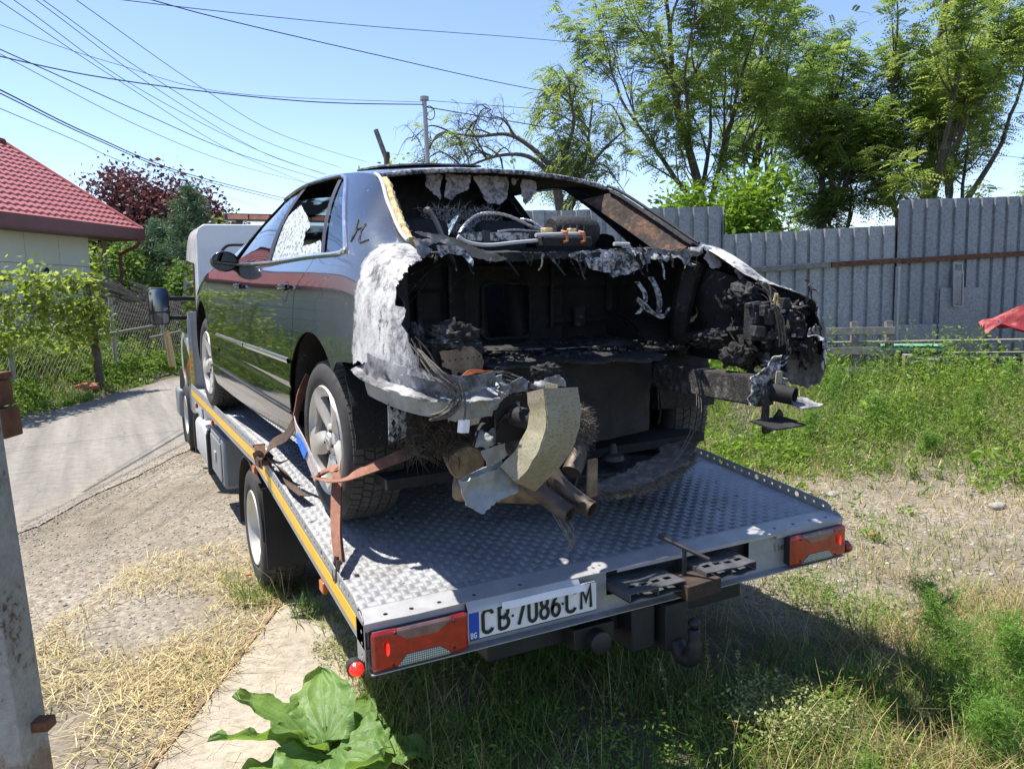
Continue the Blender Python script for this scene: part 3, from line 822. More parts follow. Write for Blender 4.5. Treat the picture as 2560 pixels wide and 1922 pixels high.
# cab
mb = MB()
def cabsec(y):
    k = max(0., (y - 6.35) / 1.55)              # towards the bonnet
    top = 2.38 - .02 * abs(y - 6.0) if y < 6.4 else 2.372 - 1.25 * min(1, k) ** 1.25 - .12 * max(0, k - .8)
    hw = .985 - .03 * max(0, k)
    return top, hw
prof = []
nseg = 40
def cabpt(y, q):
    top, hw = cabsec(y)
    z0 = .42
    pts = [(-hw, z0), (-hw - .015, .9), (-hw - .01, 1.25), (-hw + .02, 1.7), (-hw + .035, top - .11), (-hw + .055, top - .045), (-hw + .11, top - .008), (0, top + .012)]
    pts = pts + [(-x, z) for x, z in reversed(pts[:-1])]
    # clamp heights so that the bonnet stays tidy
    pts = [(x, min(z, top if abs(x) < hw - .10 else top - .02)) for x, z in pts]
    x, z = pts[q]; return (x, y, z)
ys = [5.52, 5.53, 5.6, 5.9, 6.2, 6.4, 6.6, 6.8, 7.0, 7.2, 7.4, 7.6, 7.8, 7.92]
mb.grid(lambda y, q: cabpt(y, int(q)), ys, list(range(15)))
n0 = len(mb.v)
mb.f.append(tuple(range(15))); mb.m.append(0)
mb.f.append(tuple(reversed(range((len(ys) - 1) * 15, len(ys) * 15)))); mb.m.append(0)
cab = mb.build('cab', MAT['white_paint'], truck, smooth=45, bevel=.02)
def rrect(x0, x1, z0, z1, r, n=6):
    out = []
    for (cx_, cz_, a) in ((x1 - r, z1 - r, 0), (x0 + r, z1 - r, 90), (x0 + r, z0 + r, 180), (x1 - r, z0 + r, 270)):
        for k in range(n + 1):
            b = math.radians(a + 90 * k / n); out.append((cx_ + r * math.cos(b), cz_ + r * math.sin(b)))
    return out
def frame(mb, loop, r, y):
    mb.tube([(x, y, z) for x, z in loop] + [(loop[0][0], y, loop[0][1])], r, 6, caps=False)
mb = MB(); frame(mb, rrect(-.74, .74, 1.42, 2.17, .10), .014, 5.515); mb.build('window_gasket', MAT['rubber'], cab)
mb = MB(); mb.prism(rrect(-.73, .73, 1.43, 2.16, .09), .006, lambda x, z, w: (x, 5.508 + w, z)); mb.build('rear_window_blank', MAT['white_paint'], cab)
for s in (-1, 1):
    mb = MB(); mb.add([(s * .968, 5.78, 2.02), (s * .975, 5.78, 1.32), (s * 1.005, 7.25, 1.30), (s * .955, 6.62, 2.08)], [(0, 1, 2, 3)]); mb.build('side_window', MAT['glass_dark'], cab, solid=.012, offset=0)
    mb = MB(); mb.add([(s * 1.003, 5.60, .48), (s * 1.003, 5.60, 1.26), (s * 1.0, 6.75, 1.26), (s * 1.0, 6.75, .48)], [(0, 1, 2, 3)]); mb.build('cab_door', MAT['white_paint'], cab, solid=.012, offset=0, bevel=.004)
    mb = MB(); mb.lathe([(0, .40), (.04, .46), (.045, .50), (.0, .52)], (s * .985, 7.2, .40), (s, 0, 0), 30, a0=0, a1=2 * math.pi); mb.build('wheel_arch', MAT['black_plastic'], cab)
    mb = MB(); mb.span((s * .93, 7.55, .28), (s * 1.06, 8.0, .62)); mb.build('bumper_corner', MAT['grey_plastic'], cab, bevel=.04)
t = NT('decal'); xx, yy, zz = t.xyz()
cc = t.ramp(t.map(t.mth('ADD', zz, t.mth('MULTIPLY', yy, .35)), 3.02, 3.42), [(0, (.10, .13, .11)), (.3, (.13, .16, .14)), (.42, (.42, .05, .03)), (.62, (.5, .07, .04)), (.72, (.02, .02, .02)), (1, (.02, .02, .02))], 'CONSTANT')
MAT['decal'] = t.done(t.bsdf(cc, .3, coat=.5))
mb = MB(); mb.add([(-1.0165, 6.2, .78), (-1.0165, 6.2, 1.0), (-1.0165, 6.9, 1.28), (-1.0165, 7.1, 1.1), (-1.0165, 7.0, .75)], [(0, 1, 2, 3, 4)]); mb.build('door_decal', MAT['decal'], cab)
mb = MB(); mb.span((-.90, 7.9, .30), (.90, 8.02, .75)); mb.build('front_bumper', MAT['grey_plastic'], cab, bevel=.04)
mb = MB(); mb.grid(lambda x, q: (x, 6.42 + q * .95, 2.345 - q * .85), lin(-.78, .78, 4), lin(.05, .95, 4)); mb.build('windscreen', MAT['glass_dark'], cab, solid=.01)
# aerial base and light bar
mb = MB(); mb.lathe([(0, .03), (.015, .028), (.03, .012), (.032, 0)], (-.80, 5.62, 2.372), (0, 0, 1), 14); mb.build('aerial_base', MAT['black_plastic'], cab)
mb = MB(); mb.span((-.64, 5.86, 2.43), (.64, 5.98, 2.50)); lb = mb.build('light_bar', MAT['black_plastic'], truck, bevel=.006)
for k in range(6):
    x = -.62 + k * .205; mb = MB(); mb.span((x + .006, 5.852, 2.442), (x + .197, 5.862, 2.488)); mb.build('light_bar_lens', MAT['lens_amber_bar'], lb)
for x in (-.5, .5):
    mb = MB(); mb.span((x - .03, 5.89, 2.36), (x + .03, 5.95, 2.432)); mb.build('light_bar_foot', MAT['black_plastic'], lb)
# door mirrors
for s in (-1, 1):
    mb = MB(); mb.prism(rrect(s * 1.235 - .105, s * 1.235 + .105, 1.40, 1.80, .05), .10, lambda x, z, w: (x, 6.87 + w, z)); mr = mb.build('door_mirror', MAT['black_plastic'], truck, bevel=.012)
    mb = MB(); mb.prism(rrect(s * 1.235 - .09, s * 1.235 + .09, 1.545, 1.785, .04), .003, lambda x, z, w: (x, 6.862 + w, z + .03 * w)); mb.build('mirror_glass', MAT['truck_mirror'], mr)
    mb = MB(); mb.prism(rrect(s * 1.235 - .09, s * 1.235 + .09, 1.415, 1.53, .04), .003, lambda x, z, w: (x, 6.862 + w, z)); mb.build('mirror_glass', MAT['truck_mirror'], mr)
    for z in (1.47, 1.68):
        mb = MB(); mb.bar((s * 1.16, 6.93, z), (s * .96, 6.98, z), .05, .045); mb.build('mirror_arm', MAT['black_plastic'], mr, bevel=.01)
# ------------------------------------------------------------------ the burnt-out saloon car
def cr(x,tab):
    # monotone-ish cubic hermite interp through table
    n=len(tab)
    if x<=tab[0][0]: return tab[0][1]
    if x>=tab[-1][0]: return tab[-1][1]
    for i in range(n-1):
        if x<=tab[i+1][0]: break
    def sl(k):
        if k<=0: return (tab[1][1]-tab[0][1])/(tab[1][0]-tab[0][0])
        if k>=n-1: return (tab[-1][1]-tab[-2][1])/(tab[-1][0]-tab[-2][0])
        a=(tab[k][1]-tab[k-1][1])/(tab[k][0]-tab[k-1][0]); b=(tab[k+1][1]-tab[k][1])/(tab[k+1][0]-tab[k][0])
        return 0 if a*b<=0 else 2*a*b/(a+b)
    h=tab[i+1][0]-tab[i][0]; t=(x-tab[i][0])/h
    return ((2*t**3-3*t*t+1)*tab[i][1]+(t**3-2*t*t+t)*h*sl(i)+(3*t*t-2*t**3)*tab[i+1][1]+(t**3-t*t)*h*sl(i+1))
BW=[(-1.06,.70),(-1.02,.78),(-.95,.845),(-.85,.885),(-.7,.912),(-.5,.926),(-.2,.93),(2.6,.93),(3.2,.91),(3.6,.84),(3.85,.68),(3.9,.6)]
BELT=[(-1.06,.85),(-.8,.93),(-.68,1.0),(-.5,1.07),(-.3,1.09),(0,1.085),(1.,1.05),(2.4,1.02),(3.2,.93),(3.9,.72)]
EW=[(-1.06,.62),(-.9,.70),(-.45,.70),(-.2,.665),(.1,.605),(.5,.615),(1.2,.615),(1.6,.60),(2.45,.72),(3.2,.74),(3.9,.5)]
EZ=[(-1.06,.88),(-.8,.98),(-.68,1.05),(-.55,1.11),(-.45,1.145),(-.2,1.28),(.1,1.43),(.35,1.465),(.8,1.485),(1.3,1.47),(1.6,1.43),(2.0,1.26),(2.45,1.075),(3.2,.98),(3.9,.76)]
LSH=[(0,.05),(.1,.02),(.25,.004),(.45,.0),(.65,.003),(.78,.010),(.84,.016),(.88,.023),(.93,.036),(1.,.064)]
ZS=.21
def side(b,t):
    W=cr(b,BW); zb=cr(b,BELT)
    if t<=1:
        return W-cr(t,LSH), ZS+(zb-ZS)*t
    s=t-1; wb=W-.064; we=cr(b,EW); ze=cr(b,EZ)
    bul=.03*math.sin(math.pi*s)
    dw,dz=we-wb,ze-zb; L=math.hypot(dw,dz)+1e-6
    return wb+dw*s+bul*dz/L, zb+dz*s-bul*dw/L
car = empty('burnt_car', (-.0914, .9089, .7663), (.041, 0, .0449))
tag(car, 'burnt-out black saloon car with its tail torn open on the truck bed', 'car')
CAR_M = Matrix.Translation((-.0914, .9089, .7663)) @ Matrix.Rotation(.0449, 4, 'Z') @ Matrix.Rotation(.041, 4, 'X')
SB, BM = MAT['car_paint'], MAT['soot']
def sp(s, b, t, off=0.):
    w, z = side(b, t); return (s * (w + off), b, z)
def solid2(o, th, off=-1):
    md = o.modifiers.new('solid', 'SOLIDIFY'); md.thickness = th; md.offset = off; md.material_offset = 1; md.material_offset_rim = 1; md.use_rim = True
    md = o.modifiers.new('split', 'EDGE_SPLIT'); md.split_angle = math.radians(50)
    return o
DLO = [(-.14, 1.055), (-.195, 1.10), (-.195, 1.15), (.36, 1.89), (.42, 1.93), (.52, 1.955), (1.06, 1.945), (1.5, 1.91), (1.76, 1.62), (2.0, 1.12), (1.99, 1.05), (1.0, 1.03)]
dlo = sd_poly(DLO)
SHR = [(0, .42), (.33, .41), (.5, .37), (.70, .325), (.787, .323), (.862, .305), (.92, .236), (.98, .177), (1.1, .12)]
SHB = [(0, 1.10), (.2, 1.19), (.25, 1.27), (.326, 1.37), (.5, 1.375), (.65, 1.38), (.753, 1.372), (.854, 1.345), (.946, 1.243), (1.1, 1.09)]
SHF = [(0, 2.18), (.6, 2.24), (.85, 2.30), (1.1, 2.30)]
def arch(b, z, c, r): return math.hypot(b - c, z - .40) - r
LTORN = sd_poly([(3.2, 2.2), (-.52, 2.2), (-.60, 2.02), (-.635, 1.88), (-.694, 1.356), (-.702, 1.03), (-.715, .985), (-.735, .955), (-.79, .985), (-.803, .95), (-.80, .92), (-.83, .90), (-.862, .862), (-.914, .787), (-.985, .758), (-.865, .734), (-.678, .644), (-.48, .586), (-.29, .555), (-.05, .3), (-.05, -.2), (3.2, -.2)])
RTORN = sd_poly([(3.2, 2.2), (-.52, 2.2), (-.62, 2.1), (-.78, 1.9), (-.92, 1.6), (-1.03, 1.35), (-1.05, 1.15), (-1.05, .9), (-1.04, .70), (-1.01, .62), (-.98, .60), (-.95, .52), (-.90, .50), (-.80, .47), (-.45, .50), (-.29, .52), (-.05, .3), (-.05, -.2), (3.2, -.2)])
us = lin(-1.055, -.25, 92) + lin(-.235, 2.44, 150)
ts = lin(0, 2, 110)
for s, torn in ((-1, LTORN), (1, RTORN)):
    def mq(b, t):
        w, z = side(b, t)
        f = torn(b, t)
        if b < -.45: f += .014 * fbm(b * 22, t * 22, 3 + s, 3)
        f = min(f, arch(b, z, .05, .385), -dlo(b, t))
        if t < 1.04: f = min(f, cr(t, SHR) - .003 - b)
        else: f = min(f, max(2.42 - b, t - 1.04))
        return f
    def pq(b, t):
        k = max(0., min(1., (-.5 - b) / .4))     # crumpled where it burnt
        off = k * (.008 * fbm(b * 5, t * 4, 7 + s, 3) + .004 * fbm(b * 15, t * 13, 1, 2))
        if s > 0: off += .14 * max(0., min(1., (-.72 - b) / .3)) ** 1.3
        return sp(s, b, t, off)
    mb = MB(); mb.grid(pq, us, ts, mq, flip=s < 0)
    o = mb.build('quarter_panel', [SB, BM], car, smooth=50); solid2(o, .006)
    if s < 0: tag(o, 'left quarter panel burnt to bare white metal')
    # doors
    for nm, lo, hi in (('rear_door', SHR, SHB), ('front_door', SHB, SHF)):
        mb = MB(); bmin = min(p[1] for p in lo) - .02; bmax = max(p[1] for p in hi) + .02
        def md_(b, t): return min(b - cr(t, lo) - .003, cr(t, hi) - .003 - b, t - .212, 1.043 - t, arch(b, side(b, t)[1], .05, .388), -dlo(b, t) + .003)
        def pd(b, t):
            _, z = side(b, t); g = .006 * math.exp(-((z - .50) / .012) ** 2)
            return sp(s, b, t, -g)
        mb.grid(pd, lin(bmin, bmax, 60), lin(.2, 1.06, 60), md_, flip=s < 0)
        d = mb.build(nm, [SB, BM], car, smooth=50); solid2(d, .006)
        # bright rubbing strip
        mb = MB(); b0, b1 = (.405, 1.362) if nm == 'rear_door' else (1.385, 2.23)
        prof = [(-.013, .0), (-.011, .007), (0, .011), (.011, .007), (.013, 0.)]
        zt_ = lambda b: .628 - .018 * (b - .39)
        def pstrip(b, k):
            dz, o_ = prof[int(k)]; z = zt_(b) + dz; t_ = (z - ZS) / (cr(b, BELT) - ZS); return sp(s, b, t_, o_ + .001)
        mb.grid(pstrip, lin(b0, b1, 20), list(range(5)), flip=s < 0); mb.build('rubbing_strip', MAT['chrome'], d)
        hb = .478 if nm == 'rear_door' else 1.503
        mb = MB(); mb.grid(lambda q, k: sp(s, hb + .055 * math.cos(q) * k, .845 + .055 * math.sin(q) * k, -.012 * (1 - k) + .001), lin(0, 2 * math.pi, 20), lin(.05, 1, 4)); mb.build('handle_recess', MAT['chrome' if 0 else 'black_plastic'], d)
        mb = MB(); mb.tube([sp(s, hb - .05, .872, .012), sp(s, hb - .03, .876, .026), sp(s, hb + .03, .868, .026), sp(s, hb + .055, .862, .012)], [.010, .012, .012, .009], 10); mb.build('door_handle', SB, d, smooth=70)
    mb = MB()
    def mf(b, t): return min(b - cr(t, SHF) - .003, arch(b, side(b, t)[1], 2.9, .388), 3.85 - b, max(b - 2.44, 1.04 - t))
    mb.grid(lambda b, t: sp(s, b, t), lin(2.15, 3.88, 70), lin(.1, 2, 60), mf, flip=s < 0); solid2(mb.build('front_wing', [SB, BM], car, smooth=50), .006)
    mb = MB(); mb.grid(lambda b, t: sp(s, b, t, .008 - .05 * (t < .02)), lin(.40, 2.50, 30), [0, .02, .06, .12, .17, .20, .206], flip=s < 0); solid2(mb.build('sill', [SB, BM], car), .006)
    mb = MB(); mb.tube([sp(s, b, .205, .006) for b in lin(.41, 2.2, 20)], .008, 8); mb.build('sill_trim', MAT['dark_steel'], car)
    mb = MB(); mb.grid(lambda b, t: sp(s, b, t, -.035), lin(.06, 2.35, 30), lin(.20, 1.03, 12), lambda b, t: min(arch(b, side(b, t)[1], .05, .40), 1)); mb.build('door_gap_backing', MAT['soot'], car)  # unseen dark sheet added to keep light from showing through the door gaps
    # bright window surround
    loop = [p for p in DLO]
    path = smooth_path([sp(s, b, t, .004) for b, t in [(1.99, 1.045), (1.0, 1.025), (.3, 1.035), (-.13, 1.05), (-.195, 1.09), (-.205, 1.15), (.08, 1.54), (.35, 1.89), (.42, 1.94), (.52, 1.965), (1.06, 1.955), (1.5, 1.92)]], 6)
    mb = MB(); mb.tube(path, .0095, 8); mb.build('window_trim', MAT['chrome'], car)
    # pillars and glass inside the opening
    divl = lambda b, t: (b - (.12 + (t - 1.06) * (.51 - .12) / .865))        # divider
    bpl = lambda b, t: (b - (1.035 + (t - 1.02) * .055 / .88))
    inset = -.014
    def glassp(nm, msk, mt, off=inset, rough=0):
        mb = MB(); mb.grid(lambda b, t: sp(s, b, t, off + (rough * nz(b * 60, t * 60) if rough else 0)), lin(-.22, 2.05, 150), lin(1.0, 2.0, 70), msk, flip=s < 0)
        return mb.build(nm, mt, car, smooth=60)
    o = glassp('window_divider', lambda b, t: min(dlo(b, t) + .01, .024 - abs(divl(b, t) + .02)), MAT['black_plastic'], -.008)
    o = glassp('centre_pillar', lambda b, t: min(dlo(b, t) + .01, .04 - abs(bpl(b, t))), MAT['black_plastic'], -.007)
    o = glassp('window_seal', lambda b, t: min(dlo(b, t) + .012, .016 - dlo(b, t)), MAT['rubber'], -.008)
    glassp('quarter_glass', lambda b, t: min(dlo(b, t) + .004, -divl(b, t) - .03), MAT['glass'])
    if s < 0:
        brk = sd_poly([(1.10, 1.0), (1.10, 1.25), (1.06, 1.46), (1.0, 1.58), (.90, 1.66), (.80, 1.60), (.67, 1.52), (.54, 1.42), (.47, 1.355), (.52, 1.30), (.47, 1.155), (.31, 1.17), (.225, 1.20), (.13, 1.10), (.13, 1.0)])
        glassp('shattered_glass', lambda b, t: min(dlo(b, t) + .004, brk(b, t) + .012 * fbm(b * 30, t * 30, 2, 3), -bpl(b, t) - .02), MAT['glass_shattered'], rough=.004)
        glassp('front_glass', lambda b, t: min(dlo(b, t) + .004, bpl(b, t) - .03), MAT['glass'])
    else:
        glassp('front_glass', lambda b, t: min(dlo(b, t) + .004, bpl(b, t) - .03), MAT['glass_sooty'])
        brk = sd_poly([(.2, 1.0), (.3, 1.3), (.5, 1.35), (.7, 1.2), (1.1, 1.25), (1.1, 1.0)])
        glassp('shattered_glass', lambda b, t: min(dlo(b, t) + .004, brk(b, t) + .012 * fbm(b * 30, t * 30, 9, 3)), MAT['glass_clear'])
for L_ in ([(-.14, 1.55), (-.19, 1.44), (-.215, 1.40), (-.23, 1.24)], [(-.23, 1.58), (-.245, 1.50), (-.263, 1.42), (-.32, 1.27), (-.368, 1.39)], [(-.20, 1.42), (-.238, 1.506)]):
    mb = MB(); P_ = [Vector(sp(-1, b + .008 * nz(i), t, .001)) for i, (b, t) in enumerate(L_)]; mb.tube(smooth_path(P_, 5), [.004 + .006 * abs(nz(i * .8, 3)) for i in range(5 * (len(P_) - 1) + 1)], 5); mb.v = [tuple(v) for v in mb.v]; mb.build('burn_mark', MAT['char'], car)
# the left wing mirror
for s in (-1, 1):
    mb = MB(); c = sp(s, 1.80, 1.09, .085)
    mb.lathe([(-.065, .004), (-.06, .04), (-.035, .062), (0, .072), (.03, .070), (.034, .062)], c, (0, -1, 0), 24)
    mb.v = [(c[0] + (p[0] - c[0]) * 1.12, p[1], c[2] + (p[2] - c[2]) * .86) for p in mb.v]
    mr = mb.build('wing_mirror', SB, car, smooth=60)
    mb = MB(); mb.lathe([(0, .0), (0, .060)], (c[0], c[1] - .030, c[2]), (0, -1, 0), 24); mb.v = [(c[0] + (p[0] - c[0]) * 1.12, p[1], c[2] + (p[2] - c[2]) * .86) for p in mb.v]; mb.build('mirror_glass', MAT['glass_dark'], mr)
    mb = MB(); mb.tube([c, sp(s, 1.82, 1.02, .0)], [.03, .035], 10); mb.build('mirror_foot', MAT['black_plastic'], mr)

# roof, sunroof, windscreen, bonnet
def roof_pt(b, k, off=0):
    we = cr(b, EW); z = cr(b, EZ) + .048 * (1 - abs(k) ** 2.4); bb = b + (-.035 * (1 - k * k) if b < .2 else 0)
    return (k * we, bb, z + off + .004 * fbm(b * 5, k * 5, 4, 2) * max(0, (.6 - b)))
mb = MB(); mb.grid(lambda b, k: roof_pt(b, k), lin(.10, 1.62, 40), lin(-1, 1, 41), None, flip=True); solid2(mb.build('roof', [MAT['roof_paint'], BM], car, smooth=50), .012)
mb = MB(); mb.grid(lambda b, k: roof_pt(b, k, .02 + .006 * nz(b * 9, k * 9)), lin(.36, .86, 24), lin(-.72, .10, 24), lambda b, k: min(b - .37, .84 - b, k + .7, .08 - k) + .012 * fbm(b * 30, k * 30, 1, 2), flip=True); mb.build('sunroof_panel', MAT['scorched'], car, solid=.008)
mb = MB(); mb.tube([roof_pt(.10, k, -.004) for k in lin(-1, 1, 24)], .011, 8); mb.build('rear_window_header', MAT['ash_flake'], car)
mb = MB(); mb.grid(lambda q, k: (k * (.60 + .13 * q), 1.62 + .86 * q + .05 * (1 - k * k), 1.435 + .04 * (1 - k * k) - .365 * q), lin(0.02, 1, 12), lin(-.97, .97, 16)); mb.build('windscreen', MAT['glass_sooty'], car, smooth=60)
mb = MB(); mb.grid(lambda b, k: (k * cr(b, EW), b + .03 * (1 - k * k), cr(b, EZ) + .03 * (1 - k * k)), lin(2.46, 3.86, 20), lin(-1, 1, 16), flip=True); solid2(mb.build('bonnet', [SB, BM], car), .01)
mb = MB(); mb.grid(lambda k, z: (k * .66, 3.88 + .06 * (1 - k * k), z), lin(-1, 1, 14), lin(.22, .79, 8)); mb.build('front_bumper', SB, car, solid=.02)

# torn flaps along the rear window base and around the opening
def flap(name, poly, b, mat, relief=.03, rough=.006, seed=0, tilt=0., curl=0., rs=14, step=.008):
    zt_ = max(p[1] for p in poly)
    mb = MB(); sheet(mb, poly, lambda x, z, o: (x, b - tilt * (zt_ - z) - curl * (zt_ - z) ** 2 + o, z), step, rough, 60, relief, rs, seed)
    return mb.build(name, MAT[mat], car, solid=.002, smooth=60)
# cabin: floor, dash, seats
mb = MB(); mb.grid(lambda b, a: (a, b, .30 + .12 * math.exp(-(a / .14) ** 2)), lin(.05, 2.6, 12), lin(-.86, .86, 17)); mb.build('cabin_floor', MAT['soot'], car)
mb = MB(); mb.span((-.78, 2.0, .45), (.78, 2.5, 1.02)); mb.build('dashboard', MAT['soot'], car, bevel=.06)
for a in (-.38, .38):
    mb = MB(); mb.box((a, 1.45, .52), (.5, .5, .18)); mb.box((a, 1.14, .86), (.48, .13, .62), rx=-.22)
    se = mb.build('front_seat', MAT['seat_fabric'], car, bevel=.05)
    mb = MB(); mb.box((a, 1.00, 1.27), (.27, .10, .17), rx=-.15); mb.build('headrest', MAT['seat_fabric'], se, bevel=.04)
# rear bulkhead with ski hatch, parcel shelf
mb = MB()
def mbk(a, z): return max(abs(a) - .126, abs(z - .84) - .128)
mb.grid(lambda a, z: (a, .05 + .012 * fbm(a * 3, z * 3, 1, 2) + .022 * max(0., min(1., (math.sin(a * 19 + .6) - .45) * 4)) - .015 * max(0., min(1., (math.sin(z * 34) - .6) * 5)) * (abs(a) > .2), z), lin(-.80, .80, 80), lin(.28, 1.13, 44), mbk); mb.build('bulkhead', MAT['soot'], car, solid=.012)
mb = MB(); mb.tube([(x, .042, z) for x, z in rrect(-.128, .128, .712, .97, .03)] + [(.128 - .03 + .03, .042, .94)], .010, 8); mb.build('hatch_frame', MAT['char'], car)
mb = MB(); mb.grid(lambda a, b: (a, b, 1.105 + .014 * fbm(a * 6, b * 6, 2, 3)), lin(-.70, .70, 60), lin(-.47, .06, 24), lambda a, b: fbm(a * 4.3, b * 4.3, 8, 2) + .25 if b < -.05 else 1); mb.build('parcel_shelf', MAT['char'], car, solid=.008)
for a0, a1 in ((-.62, -.06), (.06, .62)):
    mb = MB(); mb.box(((a0 + a1) / 2, .14, .80), (a1 - a0, .10, .62), rx=-.2); mb.build('rear_seat_back', MAT['soot'], car, bevel=.04)

for a in (-.40, .0, .40):
    mb = MB(); mb.box((a, .10, 1.17), (.26, .09, .17), rx=-.1); mb.build('rear_headrest', MAT['soot'], car, bevel=.04)
flap('sagging_headliner', [(-.60, 1.46), (-.20, 1.47), (.10, 1.46), (.02, 1.38), (-.08, 1.30), (-.16, 1.24), (-.24, 1.20), (-.34, 1.14), (-.44, 1.12), (-.56, 1.16), (-.62, 1.25)], .34, 'soot', .05, .02, 44, 0., step=.02)

# boot: floor, well, inner wings
mb = MB()
def mfl(a, b): return min(b + .60 + .05 * math.sin(a * 7) + .03 * fbm(a * 12, b * 12, 3, 3) - .16 * (abs(a) > .42) , 1)
mb.grid(lambda a, b: (a, b, .675 + .012 * fbm(a * 7, b * 7, 5, 3) + .02 * (b > -.05)), lin(-.86, .86, 90), lin(-.72, .06, 44), mfl); mb.build('boot_floor', MAT['char'], car, solid=.012)
mb = MB(); mb.grid(lambda a, z: (a, -.42 - .10 * math.cos(min(1.5, abs(a) * 2.6)) * (z > .3) + .02 * fbm(a * 5, z * 5, 2, 2), z), lin(-.62, .50, 40), lin(.30, .665, 24), lambda a, z: min(.58 + a, .45 - a) + .03 * fbm(a * 9, z * 9, 1, 2)); mb.build('spare_wheel_well', MAT['soot'], car, solid=.01)
mb = MB(); mb.span((-.80, -.45, .22), (.80, .05, .26)); mb.tube([(-.75, 0, .34), (.75, 0, .34)], .05, 10); mb.box((0, .0, .36), (.5, .5, .2)); mb.build('rear_subframe', MAT['soot'], car)
for s in (-1, 1):
    mb = MB()
    def wh(q, k):
        # wheelhouse dome: q along the arch, k inwards
        r = .43; a = s * (.90 - .30 * k); rr = r * (1 - .10 * k * k)
        return (a + s * .01 * fbm(q * 4, k * 4, 2, 2), .03 + rr * math.cos(q), .38 + rr * math.sin(q) * (1.0 + .10 * k))
    mb.grid(wh, lin(0, math.pi, 26), lin(0, 1, 8)); 
    mb.grid(lambda q, r: (s * (.60 - .02 * r), .03 + .40 * r * math.cos(q), .38 + .43 * r * math.sin(q)), lin(0, math.pi, 26), lin(.05, 1, 5))
    mb.build('wheelhouse', MAT['char'], car, solid=.006)
    mb = MB()
    def inner(b, z):
        w = cr(b, BW) - .10 - .06 * math.exp(-((b + .45) / .12) ** 2) * (1 - abs(z - .85) * 2)
        return (s * (w + .02 * fbm(b * 7, z * 7, 4 + s, 3)), b, z)
    tear = (lambda b, z: min(b + .97 + .05 * fbm(b * 14, z * 14, 2, 3), 1.08 - (b < -.7) * (.9 * (-.7 - b)) - z, math.hypot(b + .80, (z - .70) * .8) - .075 + .03 * fbm(b * 18, z * 18, 7, 2))) if s > 0 else (lambda b, z: min(b + .66 + .06 * fbm(b * 12, z * 12, 2, 3), 1))
    mb.grid(inner, lin(-1.0, .05, 54), lin(.62, 1.06, 30), lambda b, z: min(tear(b, z), cr(b, BELT) - .045 - z)); mb.build('inner_wing', MAT['char'], car, solid=.006)
    # strut post
    mb = MB(); mb.tube(smooth_path([(s * .74, -.33, .64), (s * .71, -.36, .80), (s * .73, -.38, .98), (s * .74, -.40, 1.07)], 5), [.04 + .0015 * i for i in range(16)], 10); mb.build('strut_post', MAT['char'], car)
# longitudinal rails, crash mounts
for s in (-1, 1):
    mb = MB(); e = -1.02 if s > 0 else -.86
    mb.box((s * .575, (e - .3) / 2 - .0, .553), (.085, abs(e + .3), .115), rx=-.02); mb.build('frame_rail', MAT['clinker'] if s > 0 else MAT['char'], car, bevel=.008)
mb = MB(); sheet(mb, [(.47, .625), (.52, .655), (.56, .66), (.60, .70), (.625, .705), (.63, .63), (.66, .60), (.655, .56), (.60, .53), (.52, .52), (.475, .52)], lambda x, z, o: (x, -1.03 - .05 * (z - .6) + o, z), .01, .008, 40, .03, 16, 1); mb.build('crash_plate', MAT['ash_flake'], car, solid=.004)
mb = MB(); mb.lathe([(0, 0.), (0, .036), (.10, .036), (.10, .030), (.02, .03)], (.575, -1.03, .565), (.35, -.9, -.1), 20); mb.build('crash_tube', MAT['soot'], car)
mb = MB(); sheet(mb, [(.50, .600), (.545, .595), (.55, .46), (.60, .455), (.63, .49), (.665, .46), (.60, .41), (.52, .405), (.50, .45)], lambda x, z, o: (x, -1.07 + .25 * (x - .5) + o, z), .01, .004, 40, .012, 12, 3); mb.build('tow_bracket', MAT['char'], car, solid=.008)
mb = MB(); mb.grid(lambda x, q: (x, -1.07 - .10 * q, .53 - .02 * q + .01 * nz(x * 20, q * 9)), lin(.60, .72, 14), lin(0, 1, 10), lambda x, q: .02 + min(x - .60, .715 - x, q, 1 - q) * .5 + .05 * fbm(x * 25, q * 4, 1, 2)); mb.build('torn_tab', MAT['scorched'], car, solid=.006)
mb = MB(); mb.grid(lambda x, q: (x, -1.04 - .13 * q, .455 - .01 * q), lin(.46, .64, 12), lin(0, 1, 8), lambda x, q: .03 + min(x - .46, .63 - x) - .03 * q + .03 * fbm(x * 20, q * 4, 5, 2)); mb.build('torn_tab', MAT['char'], car, solid=.006)
mb = MB(); mb.box((.60, -1.05, .60), (.05, .012, .09), rz=.3, ry=.1); mb.build('mossy_tab', MAT['mossy_beam'], car, bevel=.006)
# lower inside of the right rear skin, pale paint
mb = MB(); sheet(mb, [(-1.054, .662), (-1.03, .62), (-1.0, .585), (-.953, .545), (-.909, .53), (-.821, .55), (-.70, .60), (-.62, .66), (-1.0, .68)], lambda b, z, o: ((cr(b, BW) - .012 + o + .14 * max(0., min(1., (-.72 - b) / .3)) ** 1.3), b, z), .012, .012, 45, .01, 10, 2); mb.build('inner_skin', MAT['scorched'], car, solid=.004)

